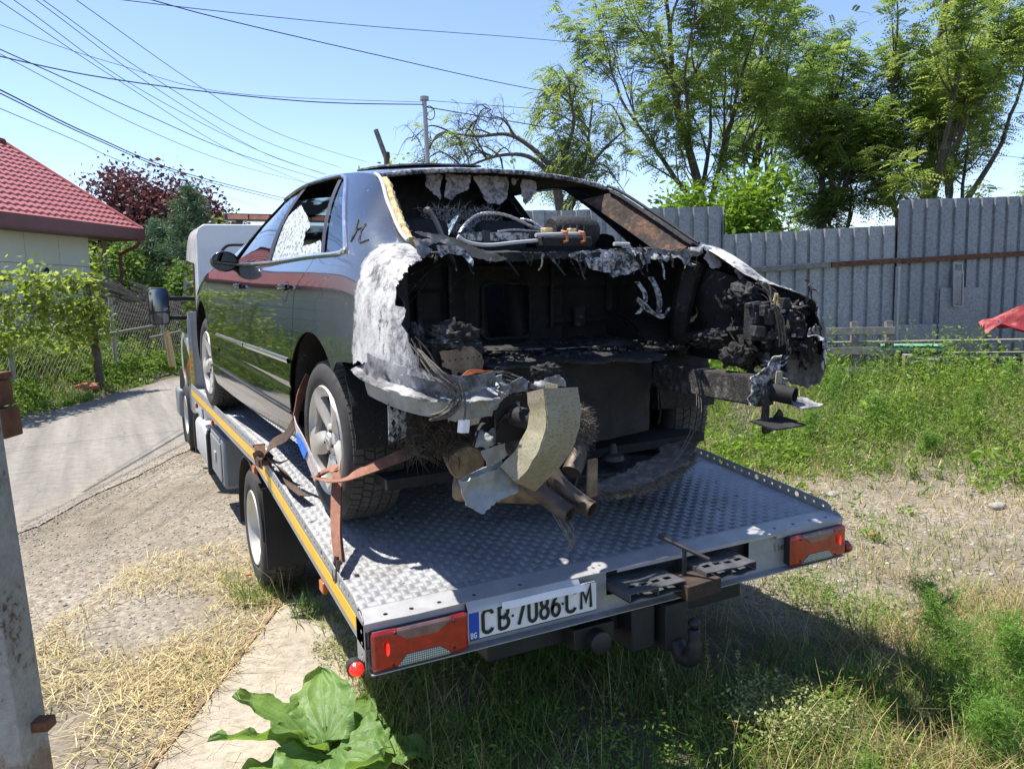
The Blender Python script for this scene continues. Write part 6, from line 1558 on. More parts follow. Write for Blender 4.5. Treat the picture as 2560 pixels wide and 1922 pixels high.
def leaf_cloud(name, C_, size, mat, parent, tint=None, up=.4, droop=None, aspect=.5, hang=0.):
    """C_: (n,3) leaf centres; each leaf a folded diamond of 2 triangles"""
    n = len(C_)
    d = rng.normal(size=(n, 3)); d[:, 2] = d[:, 2] * .6 - hang; d /= np.linalg.norm(d, axis=1)[:, None]
    nn = rng.normal(size=(n, 3)); nn[:, 2] += up; s = np.cross(d, nn); s /= (np.linalg.norm(s, axis=1)[:, None] + 1e-9)
    L = size * rng.uniform(.55, 1.25, (n, 1)); w = L * aspect
    a = C_ - d * L * .5; b = C_ + d * L * .5; c = C_ + s * w * .5; e = C_ - s * w * .5
    V_ = np.stack([a, c, b, e], 1).reshape(-1, 3); F_ = (np.arange(n) * 4)[:, None] + np.array([[0, 1, 2, 3]])
    if tint is None: tint = rng.uniform(0, 1, n)
    return np_mesh(name, V_, F_, mat, parent, attr=tint)

def grow(base, height, spread, levels=4, trunk_r=.16, n0=5, lean=(0, 0), up=.55, seed=1, first=.35, kids=4, shrink=.62):
    """limbs as (points, radii); returns limb list and twig tips"""
    rnd = random.Random(seed); limbs = []; tips = []
    def limb(p, d, L, r, lev):
        pts = [p.copy()]; n = 6; q = p.copy(); dd = d.copy()
        for i in range(n):
            dd = (dd + Vector((rnd.uniform(-1, 1), rnd.uniform(-1, 1), rnd.uniform(-.6, .9))) * .16).normalized()
            q = q + dd * L / n; pts.append(q.copy())
        limbs.append((pts, [max(.006, r * (1 - .55 * i / n)) for i in range(n + 1)], lev))
        if lev >= levels:
            tips.extend([(x, dd.copy()) for x in pts[2:]]); return
        k = kids + (1 if rnd.random() > .5 else 0)
        for i in range(k):
            f = rnd.uniform(.35, 1.0) if lev else rnd.uniform(first, 1.)
            j = min(n, int(f * n)); o = pts[j]
            a = rnd.uniform(0, 6.283); tilt = rnd.uniform(.45, 1.05)
            u = dd.orthogonal().normalized(); u.rotate(Matrix.Rotation(a, 3, dd))
            nd = (dd * math.cos(tilt) + u * math.sin(tilt) * spread); nd.z += up * .35; nd.normalize()
            limb(o, nd, L * shrink * rnd.uniform(.75, 1.2), r * (1 - .55 * f) * .62, lev + 1)
        limb(pts[-1], (dd + Vector((0, 0, .2))).normalized(), L * shrink, r * .45, lev + 1)
    limb(Vector(base), Vector((lean[0], lean[1], 1)).normalized(), height, trunk_r, 0)
    return limbs, tips
def tree(name, base, label, cat='tree', leaf=None, size=.08, per=40, rad=.35, group=None, tone=None, flat=.5, hang=.2, bark='bark', aspect=.45, minr=0., **kw):
    root = empty(name, base); tag(root, label, cat, group)
    limbs, tips = grow(Vector((0, 0, 0)), **kw)
    mb = MB()
    for pts, rs, lev in limbs[:1]: mb.tube(pts, rs, 10)
    tr = mb.build('trunk', MAT[bark], root, smooth=60)
    mb = MB()
    for pts, rs, lev in limbs[1:]:
        if lev <= 3 and max(rs) > minr: mb.tube(pts if lev < 3 else pts[::2], rs if lev < 3 else rs[::2], 6 if lev < 2 else 4, caps=False)
    tag(mb.build('branches', MAT[bark], root, smooth=60), kind='stuff')
    if leaf and per:
        T = np.array([tuple(p) for p, d in tips]); k = len(T)
        C_ = np.repeat(T, per, 0) + rng.normal(size=(k * per, 3)) * np.array([rad, rad, rad * flat])
        spray = np.repeat(rng.uniform(0, 1, k), per); tint = np.clip(.5 * spray + .5 * rng.uniform(0, 1, k * per) + (0 if tone is None else tone), 0, 1)
        leaf_cloud('crown', C_, size, MAT[leaf], root, tint, hang=hang, aspect=aspect)
        tag(root.children[-1], kind='stuff')
    return root

# ------------------------------------------------------------------ trees on the right, behind the fence
def sprays(name, T, D, n, L, leaf, mat, parent, pairs=7, droop=.25, tone=0., keep=1.):
    """feathery compound leaves: n sprays per twig point, two rows of leaflets along each"""
    k = rng.uniform(0, 1, len(T)) < keep; T, D = T[k], D[k]
    T = np.repeat(T, n, 0) + rng.normal(0, .05, (len(T) * n, 3)); D = np.repeat(D, n, 0) + rng.normal(0, .65, T.shape); D[:, 2] = D[:, 2] * .5 - droop; D /= np.linalg.norm(D, axis=1)[:, None]
    N = len(T); up = np.array([0, 0, 1.]) + rng.normal(0, .35, (N, 3)); S = np.cross(D, up); S /= np.linalg.norm(S, axis=1)[:, None] + 1e-9
    Ls = L * rng.uniform(.5, 1.25, N); V_, tint = [], []; base = np.clip(rng.uniform(0, .75, N) + tone, 0, 1)
    for q in range(pairs):
        f = (q + .5) / pairs; wl = leaf * (1.05 - .5 * abs(f - .4)); 
        for sg in (-1, 1):
            c = T + D * (Ls * f)[:, None]; c[:, 2] -= (Ls * f * f) * .35
            o = S * sg + D * .35; o /= np.linalg.norm(o, axis=1)[:, None]; tip = c + o * wl; tip[:, 2] -= wl * .25; m = (c + tip) / 2; wd = D * wl * .23
            V_.append(np.stack([c, m + wd, tip, m - wd], 1)); tint.append(np.clip(base + rng.uniform(-.1, .25, N), 0, 1))
    V_ = np.concatenate(V_).reshape(-1, 3); m = len(V_) // 4
    return tag(np_mesh(name, V_, np.arange(m * 4).reshape(m, 4), MAT[mat], parent, attr=np.concatenate(tint)), kind='stuff')
def locust(base, label, mat, keep=.5, n=2, L=.34, leaf=.075, tone=0., **kw):
    root = empty('locust_tree', base); tag(root, label, 'tree', 'tall locust trees behind the metal fence')
    limbs, tips = grow(Vector((0, 0, 0)), **kw)
    mb = MB(); pts, rs, lev = limbs[0]; mb.tube(pts, rs, 10); mb.build('trunk', MAT['bark'], root, smooth=60)
    mb = MB()
    for pts, rs, lev in limbs[1:]:
        if lev <= 3: mb.tube(pts if lev < 3 else pts[::2], [r * 1.15 for r in (rs if lev < 3 else rs[::2])], 6 if lev < 2 else 4, caps=False)
    tag(mb.build('branches', MAT['bark'], root, smooth=60), kind='stuff')
    T = np.array([tuple(p) for p, d in tips]); D = np.array([tuple(d) for p, d in tips]); sprays('crown', T, D, n, L, leaf, mat, root, tone=tone, keep=keep); return root
locust((9.34, 10.38, .35), 'tall airy locust tree with forked trunk, leftmost behind the fence', 'leaf_locust', .85, 3, height=4.2, spread=1.05, levels=4, trunk_r=.17, kids=3, lean=(.0, .0), seed=11, shrink=.64, first=.5, up=.7)
locust(tuple(LD(6.7, 16.4, .35)), 'dark locust tree with twin trunks above the low fence panels', 'leaf_locust_dark', .9, 2, height=2.9, spread=1.1, levels=4, trunk_r=.16, kids=4, lean=(-.05, .02), seed=5, shrink=.62, first=.5, up=.6)
locust((13.9, 8.5, .35), 'tall pointed locust tree behind the right end of the fence', 'leaf_locust', .72, 3, height=4.8, spread=.80, levels=4, trunk_r=.18, kids=4, lean=(.03, .0), seed=23, shrink=.60, first=.35, up=.8, tone=.05)
locust(tuple(LD(6.6, 22, .35)), 'locust tree farther back between the first two trunks', 'leaf_locust_dark', .6, 2, L=.42, leaf=.10, height=5.0, spread=.7, levels=4, trunk_r=.17, kids=3, seed=31, shrink=.58)
locust((18.3, 7.6, .35), 'locust tree cut off by the right picture edge', 'leaf_locust', 1., 3, height=3.4, spread=.8, levels=4, trunk_r=.15, kids=3, seed=41, shrink=.6)
tree('young_tree', (7.7, 8.6, .4), 'bright green leafy young tree just behind the fence', leaf='leaf_bright', size=.13, per=20, rad=.20, height=1.5, spread=.9, levels=3, trunk_r=.08, kids=5, lean=(-.12, .05), seed=9, shrink=.66, flat=.8)
hd = empty('half_dead_tree', (6.1, 10.0, .35)); tag(hd, 'half dead tree with arching bare branches behind the car roof', 'tree')
rnd = random.Random(8); HB = Vector((6.1, 10.0, .35)); TW = []
def bough(P_, r0, r1, lev, mb):
    Q_ = smooth_path(P_, 6); n = len(Q_); mb.tube(Q_, [r0 + (r1 - r0) * i / n for i in range(n)], 7 if lev == 0 else 4, caps=False)
    for k in range((9, 7, 5)[lev] if lev < 3 else 0):
        o = Q_[rnd.randrange(int(n * .35), n)]; d = Vector((rnd.gauss(-.25, .6), rnd.gauss(.1, .5), rnd.gauss(.05, .55))).normalized(); L = (.75, .42, .22)[lev] * rnd.uniform(.6, 1.2)
        e_ = o + d * L + Vector((0, 0, -.25 * L)); m_ = o + d * L * .55 + Vector((0, 0, .12 * L)); bough([o, m_, e_], r0 * .35, r1 * .5, lev + 1, mb)
        if lev >= 1: TW.append((e_, d)); TW.append((m_, d))
tb_ = MB(); tb_.tube(smooth_path([(0, 0, 0), (-.15, 0, 1.4), (-.4, 0, 2.6), (-.5, 0, 3.39)], 5), [.13 - .004 * i for i in range(16)], 10); tb_.build('trunk', MAT['bark'], hd, smooth=60)
mb = MB()
for P_ in ([(5.6, 10., 3.74), (5.26, 10.24, 4.17), (4.89, 10.46, 4.42), (4.38, 10.71, 4.40), (3.95, 11.1, 4.52)], [(5.6, 10., 3.6), (5.2, 10.2, 4.0), (4.73, 10.48, 4.05), (4.16, 10.78, 3.85)], [(5.62, 10., 3.5), (5.8, 9.95, 4.1), (5.95, 9.93, 4.6), (5.85, 9.9, 5.1)], [(5.7, 10., 3.0), (6.0, 9.8, 3.6), (6.4, 9.7, 4.1), (6.9, 9.7, 4.5)], [(5.75, 10., 2.8), (6.2, 10.2, 3.5), (6.6, 10.5, 4.3), (6.8, 10.6, 5.2)]): bough([Vector(p) - HB for p in P_], .055, .012, 0, mb)
tag(mb.build('branches', MAT['bark'], hd, smooth=60), kind='stuff')
TW2 = [(p, d) for p, d in TW if (p.x > -.75 and rnd.random() < .38) or rnd.random() < .08]
sprays('crown', np.array([tuple(p) for p, d in TW2]), np.array([tuple(d) for p, d in TW2]), 1, .26, .07, 'leaf_locust', hd)
tree('young_tree', (3.6, 13.5, .2), 'small leafy treetop just above the car roof', leaf='leaf_bright', size=.14, per=16, rad=.22, height=2.3, spread=.5, levels=2, trunk_r=.06, kids=4, seed=29, shrink=.5, flat=.8)
# low far bushes closing the gap under the crowns
for k, (x, y, s_) in enumerate(((12.5, 13.0, 1.5), (16.5, 11.5, 1.8), (9.5, 16.5, 1.8), (20, 9.5, 2.0))):
    e = empty('bush', (x, y, .3)); tag(e, ('round bush far behind the low fence panels', 'broad bush far behind the tall fence panels', 'bush far behind the leftmost locust trunk', 'bush far beyond the right picture edge')[k], 'bush', 'bushes beyond the fence')
    n = 5000; u_ = rng.normal(size=(n, 3)); u_ /= np.linalg.norm(u_, axis=1)[:, None]; r = rng.uniform(.55, 1.05, (n, 1))
    leaf_cloud('foliage', u_ * r * np.array([s_, s_, s_ * .8]) + np.array([0, 0, s_ * .7]), .16, MAT['leaf_hedge'], e)

# ------------------------------------------------------------------ trees and hedge on the left, across the road
tree('purple_plum_tree', tuple(LD(-13.6, 30.6, .2)), 'dark purple-leaved plum tree beyond the house', leaf='leaf_purple', size=.20, per=30, rad=.42, height=2.6, spread=1.9, levels=3, trunk_r=.2, kids=6, seed=3, shrink=.74, flat=.7, up=.15, hang=0., aspect=.6)
tree('purple_plum_tree', tuple(LD(-11.9, 30.0, .2)), 'lower purple-leaved plum tree just left of the truck cab', leaf='leaf_purple', size=.19, per=26, rad=.38, height=2.2, spread=1.5, levels=3, trunk_r=.15, kids=5, seed=14, shrink=.70, flat=.7, hang=0., aspect=.6, up=.15)
def conifer(base, h, r, label, seed):
    root = empty('pine_tree', base); tag(root, label, 'tree'); rnd = random.Random(seed); C_ = []; mb = MB(); mb.tube([(0, 0, 0), (0, 0, h * .97)], [.12, .02], 8); mb.build('trunk', MAT['bark'], root); mb = MB()
    for k in range(150):
        f = rnd.random() ** .8; z = h * (.08 + .9 * f); L = r * (1 - f) ** .75 * rnd.uniform(.7, 1.1) + .12; a = rnd.uniform(0, 6.283); d = Vector((math.cos(a), math.sin(a), .28)).normalized(); o = Vector((0, 0, z))
        mb.tube([o, o + d * L], [.02, .005], 4, caps=False)
        for q in range(70):
            p = o + d * L * rnd.uniform(.25, 1.1); C_.append((p.x + rnd.gauss(0, .09), p.y + rnd.gauss(0, .09), p.z + rnd.gauss(0, .09)))
    tag(mb.build('branches', MAT['bark'], root), kind='stuff'); tag(leaf_cloud('needles', np.array(C_), .15, MAT['leaf_pine'], root, aspect=.16, up=0, hang=-.6), kind='stuff')
conifer(tuple(LD(-9.4, 23.6, .4)), 4.5, 1.5, 'bushy blue-green pine beside the truck cab', 1)
conifer(tuple(LD(-11.2, 25.4, .4)), 3.7, 1.5, 'lower pine with a broad top left of the taller pine', 4)
def hedge_blob(name, c, r, n, mat, label, cat='bush', size=.15, group=None, aspect=.6):
    e = empty(name, c); tag(e, label, cat, group)
    u_ = rng.normal(size=(n, 3)); u_ /= np.linalg.norm(u_, axis=1)[:, None]; q = rng.uniform(.5, 1.08, (n, 1)) ** .6
    ang = np.arctan2(u_[:, 1], u_[:, 0]); lob = 1 + .16 * np.sin(ang * 3 + c[0]) + .12 * np.sin(ang * 5 + u_[:, 2] * 4 + c[1])
    P_ = u_ * q * np.array(r) * lob[:, None] + np.array([0, 0, r[2] * .85])
    tag(leaf_cloud('foliage', P_[P_[:, 2] > -.05], size, MAT[mat], e, aspect=aspect), kind='stuff')
    mb = MB()
    for k in range(6): mb.tube(smooth_path([(random.gauss(0, .08), random.gauss(0, .08), 0), (random.gauss(0, r[0] * .25), random.gauss(0, r[1] * .25), r[2] * .7), (random.gauss(0, r[0] * .5), random.gauss(0, r[1] * .5), r[2] * 1.3)], 4), .02, 5)
    tag(mb.build('stems', MAT['bark'], e), kind='stuff')
hedge_blob('shrub', tuple(LD(-12.3, 25.0, .4)), (1.4, 1.4, 1.6), 9000, 'leaf_hedge', 'leafy green shrub behind the house corner')
hedge_blob('shrub', tuple(LD(-8.9, 21.8, .4)), (1.3, 1.0, 1.1), 8000, 'leaf_hedge', 'dark green shrub between wood pile and truck cab')
hedge_blob('shrub', (1.7, 22.2, .2), (1.2, 1.2, 1.85), 6000, 'leaf_bright', 'light green shrub showing over the truck cab roof')
hedge_blob('shrub', (2.6, 24.5, .2), (2.0, 1.2, 1.6), 5000, 'leaf_hedge', 'far green shrub behind the truck light bar')
hedge_blob('shrub', tuple(LD(-16.5, 30, .2)), (2.4, 1.6, 1.6), 4000, 'leaf_hedge', 'green shrub mass hidden behind the house roof')

# grape vine on a wire fence in front of the house
vine = empty('grape_vine', LD(-7.5, 12.5, .5)); tag(vine, 'sprawling yellow-green grape vine on wires before the house', 'vine')
C_ = []
rnd = random.Random(5)
def vl(lat, dep, z): return LD(lat, dep, z) - vine.location
mb = MB()
for (a, b, sag, n_, th) in (((-7.5, 10.6, 2.25), (-7.5, 12.6, 1.95), .08, 420, .14), ((-7.5, 10.6, 1.75), (-7.5, 12.9, 1.62), .06, 520, .14), ((-7.5, 12.3, 1.95), (-7.5, 14.2, 2.0), .06, 560, .13), ((-7.5, 10.6, 1.25), (-7.5, 12.6, 1.2), .05, 620, .18), ((-7.5, 12.4, 1.55), (-7.45, 14.3, 1.6), .05, 760, .17), ((-7.45, 14.2, 1.8), (-7.45, 14.5, 2.55), .0, 170, .09), ((-7.4, 12.9, 1.15), (-7.4, 14.3, 1.2), .02, 700, .2)):
    A, B = vl(*a), vl(*b); P_ = []
    for k in range(9):
        t_ = k / 8; p = A.lerp(B, t_); p.z -= sag * math.sin(math.pi * t_); P_.append(p + Vector((rnd.gauss(0, .03), rnd.gauss(0, .03), rnd.gauss(0, .03))))
    mb.tube(P_, .012, 5)
    for k in range(int(n_ * .72)):
        t_ = rnd.random(); p = A.lerp(B, t_); p.z -= sag * math.sin(math.pi * t_); cl_ = 1 + .5 * nz(t_ * 9, a[2] * 3)
        C_.append((p.x + rnd.gauss(0, th * .7), p.y + rnd.gauss(0, th * .7), p.z + rnd.gauss(0, th * cl_) + .10 * nz(t_ * 7, a[2])))
mb.tube(smooth_path([vl(-7.5, 11.0, .5), vl(-7.5, 11.1, 1.2), vl(-7.5, 10.9, 1.9)], 5), .03, 6)
tag(mb.build('vine_stems', MAT['bark'], vine), kind='stuff'); tag(leaf_cloud('vine_leaves', np.array(C_), .105, MAT['leaf_vine'], vine, aspect=.85, up=1.2), kind='stuff')
def post(name, base, top, r, mat, label, cat='post', group=None):
    mb = MB(); b_ = Vector(base); mb.tube([Vector((0, 0, 0)), (Vector(top) - b_) * .5 + Vector((.01, 0, 0)), Vector(top) - b_], [r, r * .95, r * .85], 10)
    o = mb.build(name, MAT[mat], loc=b_); return tag(o, label, cat, group)
post('vine_post', LD(-7.4, 14.0, .2), LD(-7.5, 14.0, 1.95), .075, 'bark', 'dark wooden post holding up the grape vine')
post('pipe_post', LD(-7.25, 16.7, .2), LD(-7.33, 16.7, .96), .075, 'foam_yellow', 'short rusty yellow pipe post beside the truck cab')
post('garden_pole', LD(-8.2, 13.6, 2.05), LD(-8.1, 16.2, 1.5), .022, 'wood_grey', 'thin grey pole slanting across the house wall', 'pole')
# brush and pole pile
pile = empty('brushwood_pile', LD(-8.9, 19, .5)); tag(pile, 'stack of long thin sticks and poles by the house', 'wood pile')
for k in range(110):
    d0 = rnd.uniform(16.5, 19.5); h = rnd.uniform(.55, 1.0) * (2.25 - .12 * (d0 - 16.5)); a = LD(-8.8 + rnd.uniform(-.35, .35), d0, h); b = LD(-8.7 + rnd.uniform(-.35, .45), d0 + rnd.uniform(1.6, 3.4), max(.5, h - rnd.uniform(.4, 1.0)))
    mb = MB(); mb.tube([a - pile.location, b - pile.location], rnd.uniform(.014, .035), 5); mb.build('stick', MAT['wood_grey'], pile)
# wire mesh fence in front of it
cl = empty('wire_mesh_fence', LD(-7.8, 17, .5)); tag(cl, 'sagging chain-link fence between vine post and truck cab', 'fence')
mb = MB()
for k in range(100):
    for sgn in (-1, 1):
        a0 = 10.5 + k * .12; b0 = a0 + sgn * 1.15
        mb.tube([LD(-7.8, a0, .4) - cl.location, LD(-7.8, b0, 1.58) - cl.location], .0035, 3, caps=False)
tag(mb.build('wire_mesh', MAT['wood_grey'], cl), kind='stuff')
for d_ in (12.2, 15.4, 17.6, 20.0):
    mb = MB(); mb.tube([LD(-7.8, d_, .2) - cl.location, LD(-7.8, d_, 1.7) - cl.location], .04, 8); mb.build('post', MAT['concrete_pole'], cl)
for z in (1.6, 1.85, 2.1, 2.3):
    mb = MB(); mb.tube([LD(-7.75, 9, z) - cl.location, LD(-7.75, 14.5, z - .03) - cl.location, LD(-7.75, 22, z - .15) - cl.location], .006, 4); mb.build('strand', MAT['cable_black'], cl)
for d_, z in ((15.4, 1.02), (17.6, .85)):
    mb = MB(); mb.tube([LD(-7.7, d_ - .9, z - .03) - cl.location, LD(-7.7, d_ + 1.6, z + .05) - cl.location], .03, 6); mb.build('rail', MAT['wood_grey'], cl)
# ------------------------------------------------------------------ poles and overhead cables
mp = empty('metal_pole', (3.25, 10.12, .2)); tag(mp, 'thin grey metal service pole with capped top behind the car', 'pole')
mb = MB(); mb.tube([(0, 0, 0), (.0, .06, 2.4), (-.02, .12, 4.62)], .038, 12); mb.build('shaft', MAT['galvanised'], mp)
mb = MB(); mb.tube([(-.02, .12, 4.62), (-.02, .12, 4.68)], .075, 12); mb.build('cap', MAT['galvanised'], mp)
mb = MB(); mb.tube([(.06 + .09 * math.cos(a), .10, 4.42 + .11 * math.sin(a)) for a in lin(0, 9.5, 30)], .008, 5); mb.build('cable_coil', MAT['cable_black'], mp)
post('leaning_beam', (4.35, 11.6, .2), (3.13, 12.55, 4.76), .055, 'wood_grey', 'grey beam leaning to the left above the car roof', 'beam')
post('stub_post', (3.30, 12.4, .2), (3.28, 12.41, 4.33), .07, 'bark', 'dark stub of a post left of the leaning beam')
def cable(pts, r, label, group=None):
    o = Vector(pts[0]); mb = MB(); mb.tube([p - o for p in smooth_path(pts, 10)], r * .75, 5); ob = mb.build('overhead_cable', MAT['cable_black'], loc=o); tag(ob, label, 'cable', group)
FAN = ('second', 'first', 'third', 'fourth', 'last')
for kf, P_ in enumerate(([(-2.4, 8.65, 5.12), (-.97, 11.59, 4.91), (1.78, 17.25, 5.05), (5.13, 24.1, 5.55)], [(-2.53, 8.72, 5.1), (-1.3, 11.45, 5.0), (1.06, 16.66, 4.92), (4.55, 24.37, 5.29)], [(-2.18, 8.54, 5.12), (-.61, 11.9, 4.95), (1.96, 17.39, 5.01), (5.13, 24.11, 5.58)], [(-2.1, 8.49, 5.11), (-.83, 11.05, 4.99), (1.53, 15.77, 5.05), (5.59, 23.89, 5.77)], [(-1.77, 8.33, 5.11), (-.12, 11.42, 5.0), (1.93, 15.25, 5.06), (6.37, 23.52, 5.94)])):
    P_ = [tuple(Vector(P_[0]) * 1.9 - Vector(P_[1]) * .9)] + P_; cable(P_, .0065, FAN[kf] + ' wire from the left in the fan at the top left corner', 'fan of overhead wires')
ext = lambda P_: [tuple(Vector(P_[0]) * 1.8 - Vector(P_[1]) * .8)] + P_
cable(ext([(-2.58, 8.67, 4.56), (-.97, 12.03, 4.66), (1.11, 16.38, 4.83), (4.88, 24.22, 5.44)]), .009, 'upper of two wires entering left below the fan')
cable(ext([(-2.59, 8.66, 4.51), (-.98, 12.19, 4.46), (1.18, 16.91, 4.65), (4.59, 24.35, 5.29)]), .006, 'lower thinner of two wires entering left below the fan')
cable(ext([(-2.62, 8.62, 4.1), (-1.69, 10.93, 4.05), (-.03, 15.01, 4.13), (3.89, 24.64, 4.8)]), .012, 'thick cable passing just above the purple tree, upper of a pair')
cable(ext([(-2.62, 8.62, 4.06), (-1.69, 10.96, 4.02), (-.03, 15.11, 4.1), (3.81, 24.67, 4.73)]), .010, 'thick cable passing just above the purple tree, lower of a pair')
cable(ext([(-2.64, 8.6, 3.89), (-1.98, 10.48, 3.92), (-.88, 13.66, 3.98), (3.07, 25.03, 4.55)]), .006, 'thin wire closest above the red house roof')
cable([(-5.5, 9.8, 5.3), (-2.68, 9.89, 4.79), (-1.06, 9.97, 4.63), (1.23, 10.11, 4.61), (3.23, 10.22, 4.75)], .011, 'black service cable running level to the metal pole')
cable([(-5.5, 9.9, 6.1), (-2.65, 9.93, 5.19), (-1.33, 9.97, 4.85), (.19, 10.04, 4.62), (3.23, 10.24, 4.79)], .005, 'thin wire sloping from the left to the metal pole')
cable([(-3.2, 7.2, 5.2), (-1.1, 7.98, 5.12), (-.01, 8.41, 5.11), (2.1, 9.24, 5.16), (5.15, 10.44, 5.26), (9, 11.9, 5.5)], .009, 'black cable crossing the open sky down into the trees')
cable([(-3.4, 7.5, 4.9), (-1.53, 8.2, 5.13), (.05, 8.75, 5.33), (2.2, 9.49, 5.64), (5.22, 10.53, 6.13), (9, 11.8, 6.7)], .007, 'topmost wire crossing the sky to the trees')
cable([(3.25, 10.22, 4.71), (4.46, 9.83, 4.52), (5.36, 9.54, 4.36), (5.85, 9.45, 4.15)], .011, 'black cable from the metal pole to the bare branches')
cable([(3.25, 10.23, 4.82), (5.73, 9.61, 4.72), (8.48, 8.95, 4.72), (15.66, 7.25, 4.99)], .006, 'thin pale wire crossing the locust trees from the pole')
cable([(5.98, 9.99, 5.08), (7.66, 9.49, 4.74), (10.89, 8.58, 4.44), (15.15, 7.38, 4.08)], .006, 'thin wire sloping down to the right across the trees')
cable([(5.97, 10.14, 6.08), (9.77, 9.63, 6.21), (15.36, 8.92, 6.6), (17.95, 8.58, 6.79)], .007, 'thin level wire high at the right picture edge')

# ------------------------------------------------------------------ tie-down straps on the truck bed
cm = CAR_M
def cw(a, b, z): return cm @ Vector((a, b, z))
st = empty('ratchet_strap', (-1.08, .36, deck_z(.36))); tag(st, 'brown tie-down strap round the left rear car wheel, hooked to the bed edge', 'strap')
so = st.location
rel = lambda L_: [Vector(p) - so for p in L_]
kn = cw(-.945, -.02, .19)
S1 = [(-1.085, .35, .735), (-1.06, .47, .83), (-1.02, .60, .92), (-.985, .72, 1.0), kn]
ribbon('strap_tail', rel(S1), .038, st, twist=(.2, 1.1), up=(0, 1, .3)); ribbon('strap_tail', rel([p if i else p for i, p in enumerate([Vector(q) + Vector((.012, .02, .006)) for q in S1])]), .034, st, twist=(1.0, .3), up=(0, 1, .3))
S2 = [kn, cw(-.945, -.18, .215), cw(-.93, -.33, .255), cw(-.86, -.375, .29), cw(-.72, -.385, .33), cw(-.60, -.33, .35)]
ribbon('strap_back', rel(S2), .05, st, twist=(1.3, 2.6))
top_ = cw(-.935, .33, .36); S3 = [kn, cw(-.952, .12, .29), cw(-.95, .24, .335), top_]
t = NT('strap_pale'); n1 = t.noise(70, 3, .6); MAT['strap_pale'] = t.done(t.bsdf(t.ramp(n1, [(.35, (.34, .29, .27)), (.65, (.50, .45, .43))]), .85))
ribbon('strap_sleeve', rel(S3), .062, st, 'strap_pale', up=(0, .4, 1)); L3 = [kn.lerp(top_, q) + Vector((-.012, 0, .006)) for q in (.36, .5, .66)]; L3 = [Vector(p) for p in (cw(-.958, .085, .262), cw(-.962, .14, .298), cw(-.962, .20, .320))]
ribbon('strap_label', rel(L3), .046, st, 'strap_label', up=(0, .4, 1))
ribbon('strap_loop', rel([top_, cw(-.90, .36, .46), cw(-.85, .37, .56)]), .05, st, twist=(0, .6))
S4 = [top_, cw(-.955, .42, .28), cw(-.99, .55, .22), cw(-1.0, .66, .15), cw(-.965, .72, .10), cw(-.93, .62, .06), cw(-.95, .38, .05), cw(-.94, .20, .05)]
t = NT('strap_dark'); n1 = t.noise(60, 4, .7); MAT['strap_dark'] = t.done(t.bsdf(t.ramp(n1, [(.35, (.06, .04, .03)), (.65, (.14, .09, .065))]), .9, 0, t.bump(n1, .4, .004)))
ribbon('strap_slack', rel(S4), .05, st, 'strap_dark', twist=(0, 1.4))
# hook
mb = MB(); mb.tube(smooth_path(rel([(-1.085, .345, .76), (-1.095, .335, .72), (-1.10, .33, .685), (-1.085, .325, .655), (-1.05, .325, .655), (-1.03, .33, .685), (-1.025, .335, .70)]), 5), .0085, 8); mb.tube(smooth_path(rel([(-1.085, .375, .765), (-1.098, .365, .72), (-1.10, .35, .685), (-1.085, .325, .652)]), 5), .0085, 8); mb.build('hook', MAT['hook_steel'], st)
# ratchet buckle on the bed edge
rb = empty('ratchet_buckle', cw(-1.0, .72, .06)); tag(rb, 'rusty ratchet buckle lying on the left bed edge', 'ratchet')
mb = MB()
for dx in (-.022, .022): mb.box((dx, 0, .035), (.004, .12, .05), rz=.1)
mb.build('side_plate', MAT['rust'], rb)
mb = MB(); mb.lathe([(-.03, 0.), (-.03, .022), (.03, .022), (.03, 0.)], (0, -.02, .04), (1, 0, 0), 14); mb.build('spool', MAT['hook_steel'], rb)
mb = MB(); mb.box((0, .05, .075), (.05, .12, .006), rx=.5); mb.tube([(-.03, .10, .10), (.03, .10, .10)], .008, 8); mb.build('handle', MAT['rust'], rb)
ribbon('strap_bundle', [Vector(p) - rb.location for p in (cw(-1.03, .78, .10), cw(-1.0, .70, .14), cw(-.97, .60, .12), cw(-.95, .50, .14))], .055, rb, 'strap_dark', twist=(0, 2.))

# ------------------------------------------------------------------ grass, straw, weeds, pebbles
GZ = np.vectorize(ground_z)
def blades(name, X, Y, H, W, lean, mat, label, cat, tint=None, z=None, flat=None):
    n = len(X); Zb = GZ(X, Y) if z is None else z
    a = rng.uniform(0, 2 * np.pi, n); dx, dy = np.cos(a), np.sin(a); sx, sy = -dy, dx
    l1 = H * lean * rng.uniform(.2, 1, n); l2 = l1 * rng.uniform(1.6, 3.2, n)
    if flat is None: h1, h2 = H * .55, H * rng.uniform(.8, 1, n)
    else: h1, h2 = H * flat * rng.uniform(.5, 1.5, n), H * flat * rng.uniform(.2, 1.6, n)
    B_ = np.stack([X, Y, Zb], -1); Sd = np.stack([sx, sy, 0 * sx], -1); Dd = np.stack([dx, dy, 0 * dx], -1); U = np.array([0, 0, 1.])
    p1 = B_ + Dd * l1[:, None] + U * h1[:, None]; p2 = B_ + Dd * l2[:, None] + U * h2[:, None]; w = W[:, None] if hasattr(W, '__len__') else W
    V_ = np.stack([B_ - Sd * w, B_ + Sd * w, p1 - Sd * w * .75, p1 + Sd * w * .75, p2], 1).reshape(-1, 3)
    k = (np.arange(n) * 5)[:, None, None]; F_ = (k + np.array([[0, 1, 3], [0, 3, 2], [2, 3, 4]])[None]).reshape(-1, 3)
    tt = np.repeat(rng.uniform(0, 1, n) if tint is None else tint, 3)
    o = np_mesh(name, V_, F_, MAT[mat], attr=tt); return tag(o, label, cat, kind='stuff')
NS = lambda x, y, s, o=0: mnoise.noise(Vector((x * s, y * s, o)))
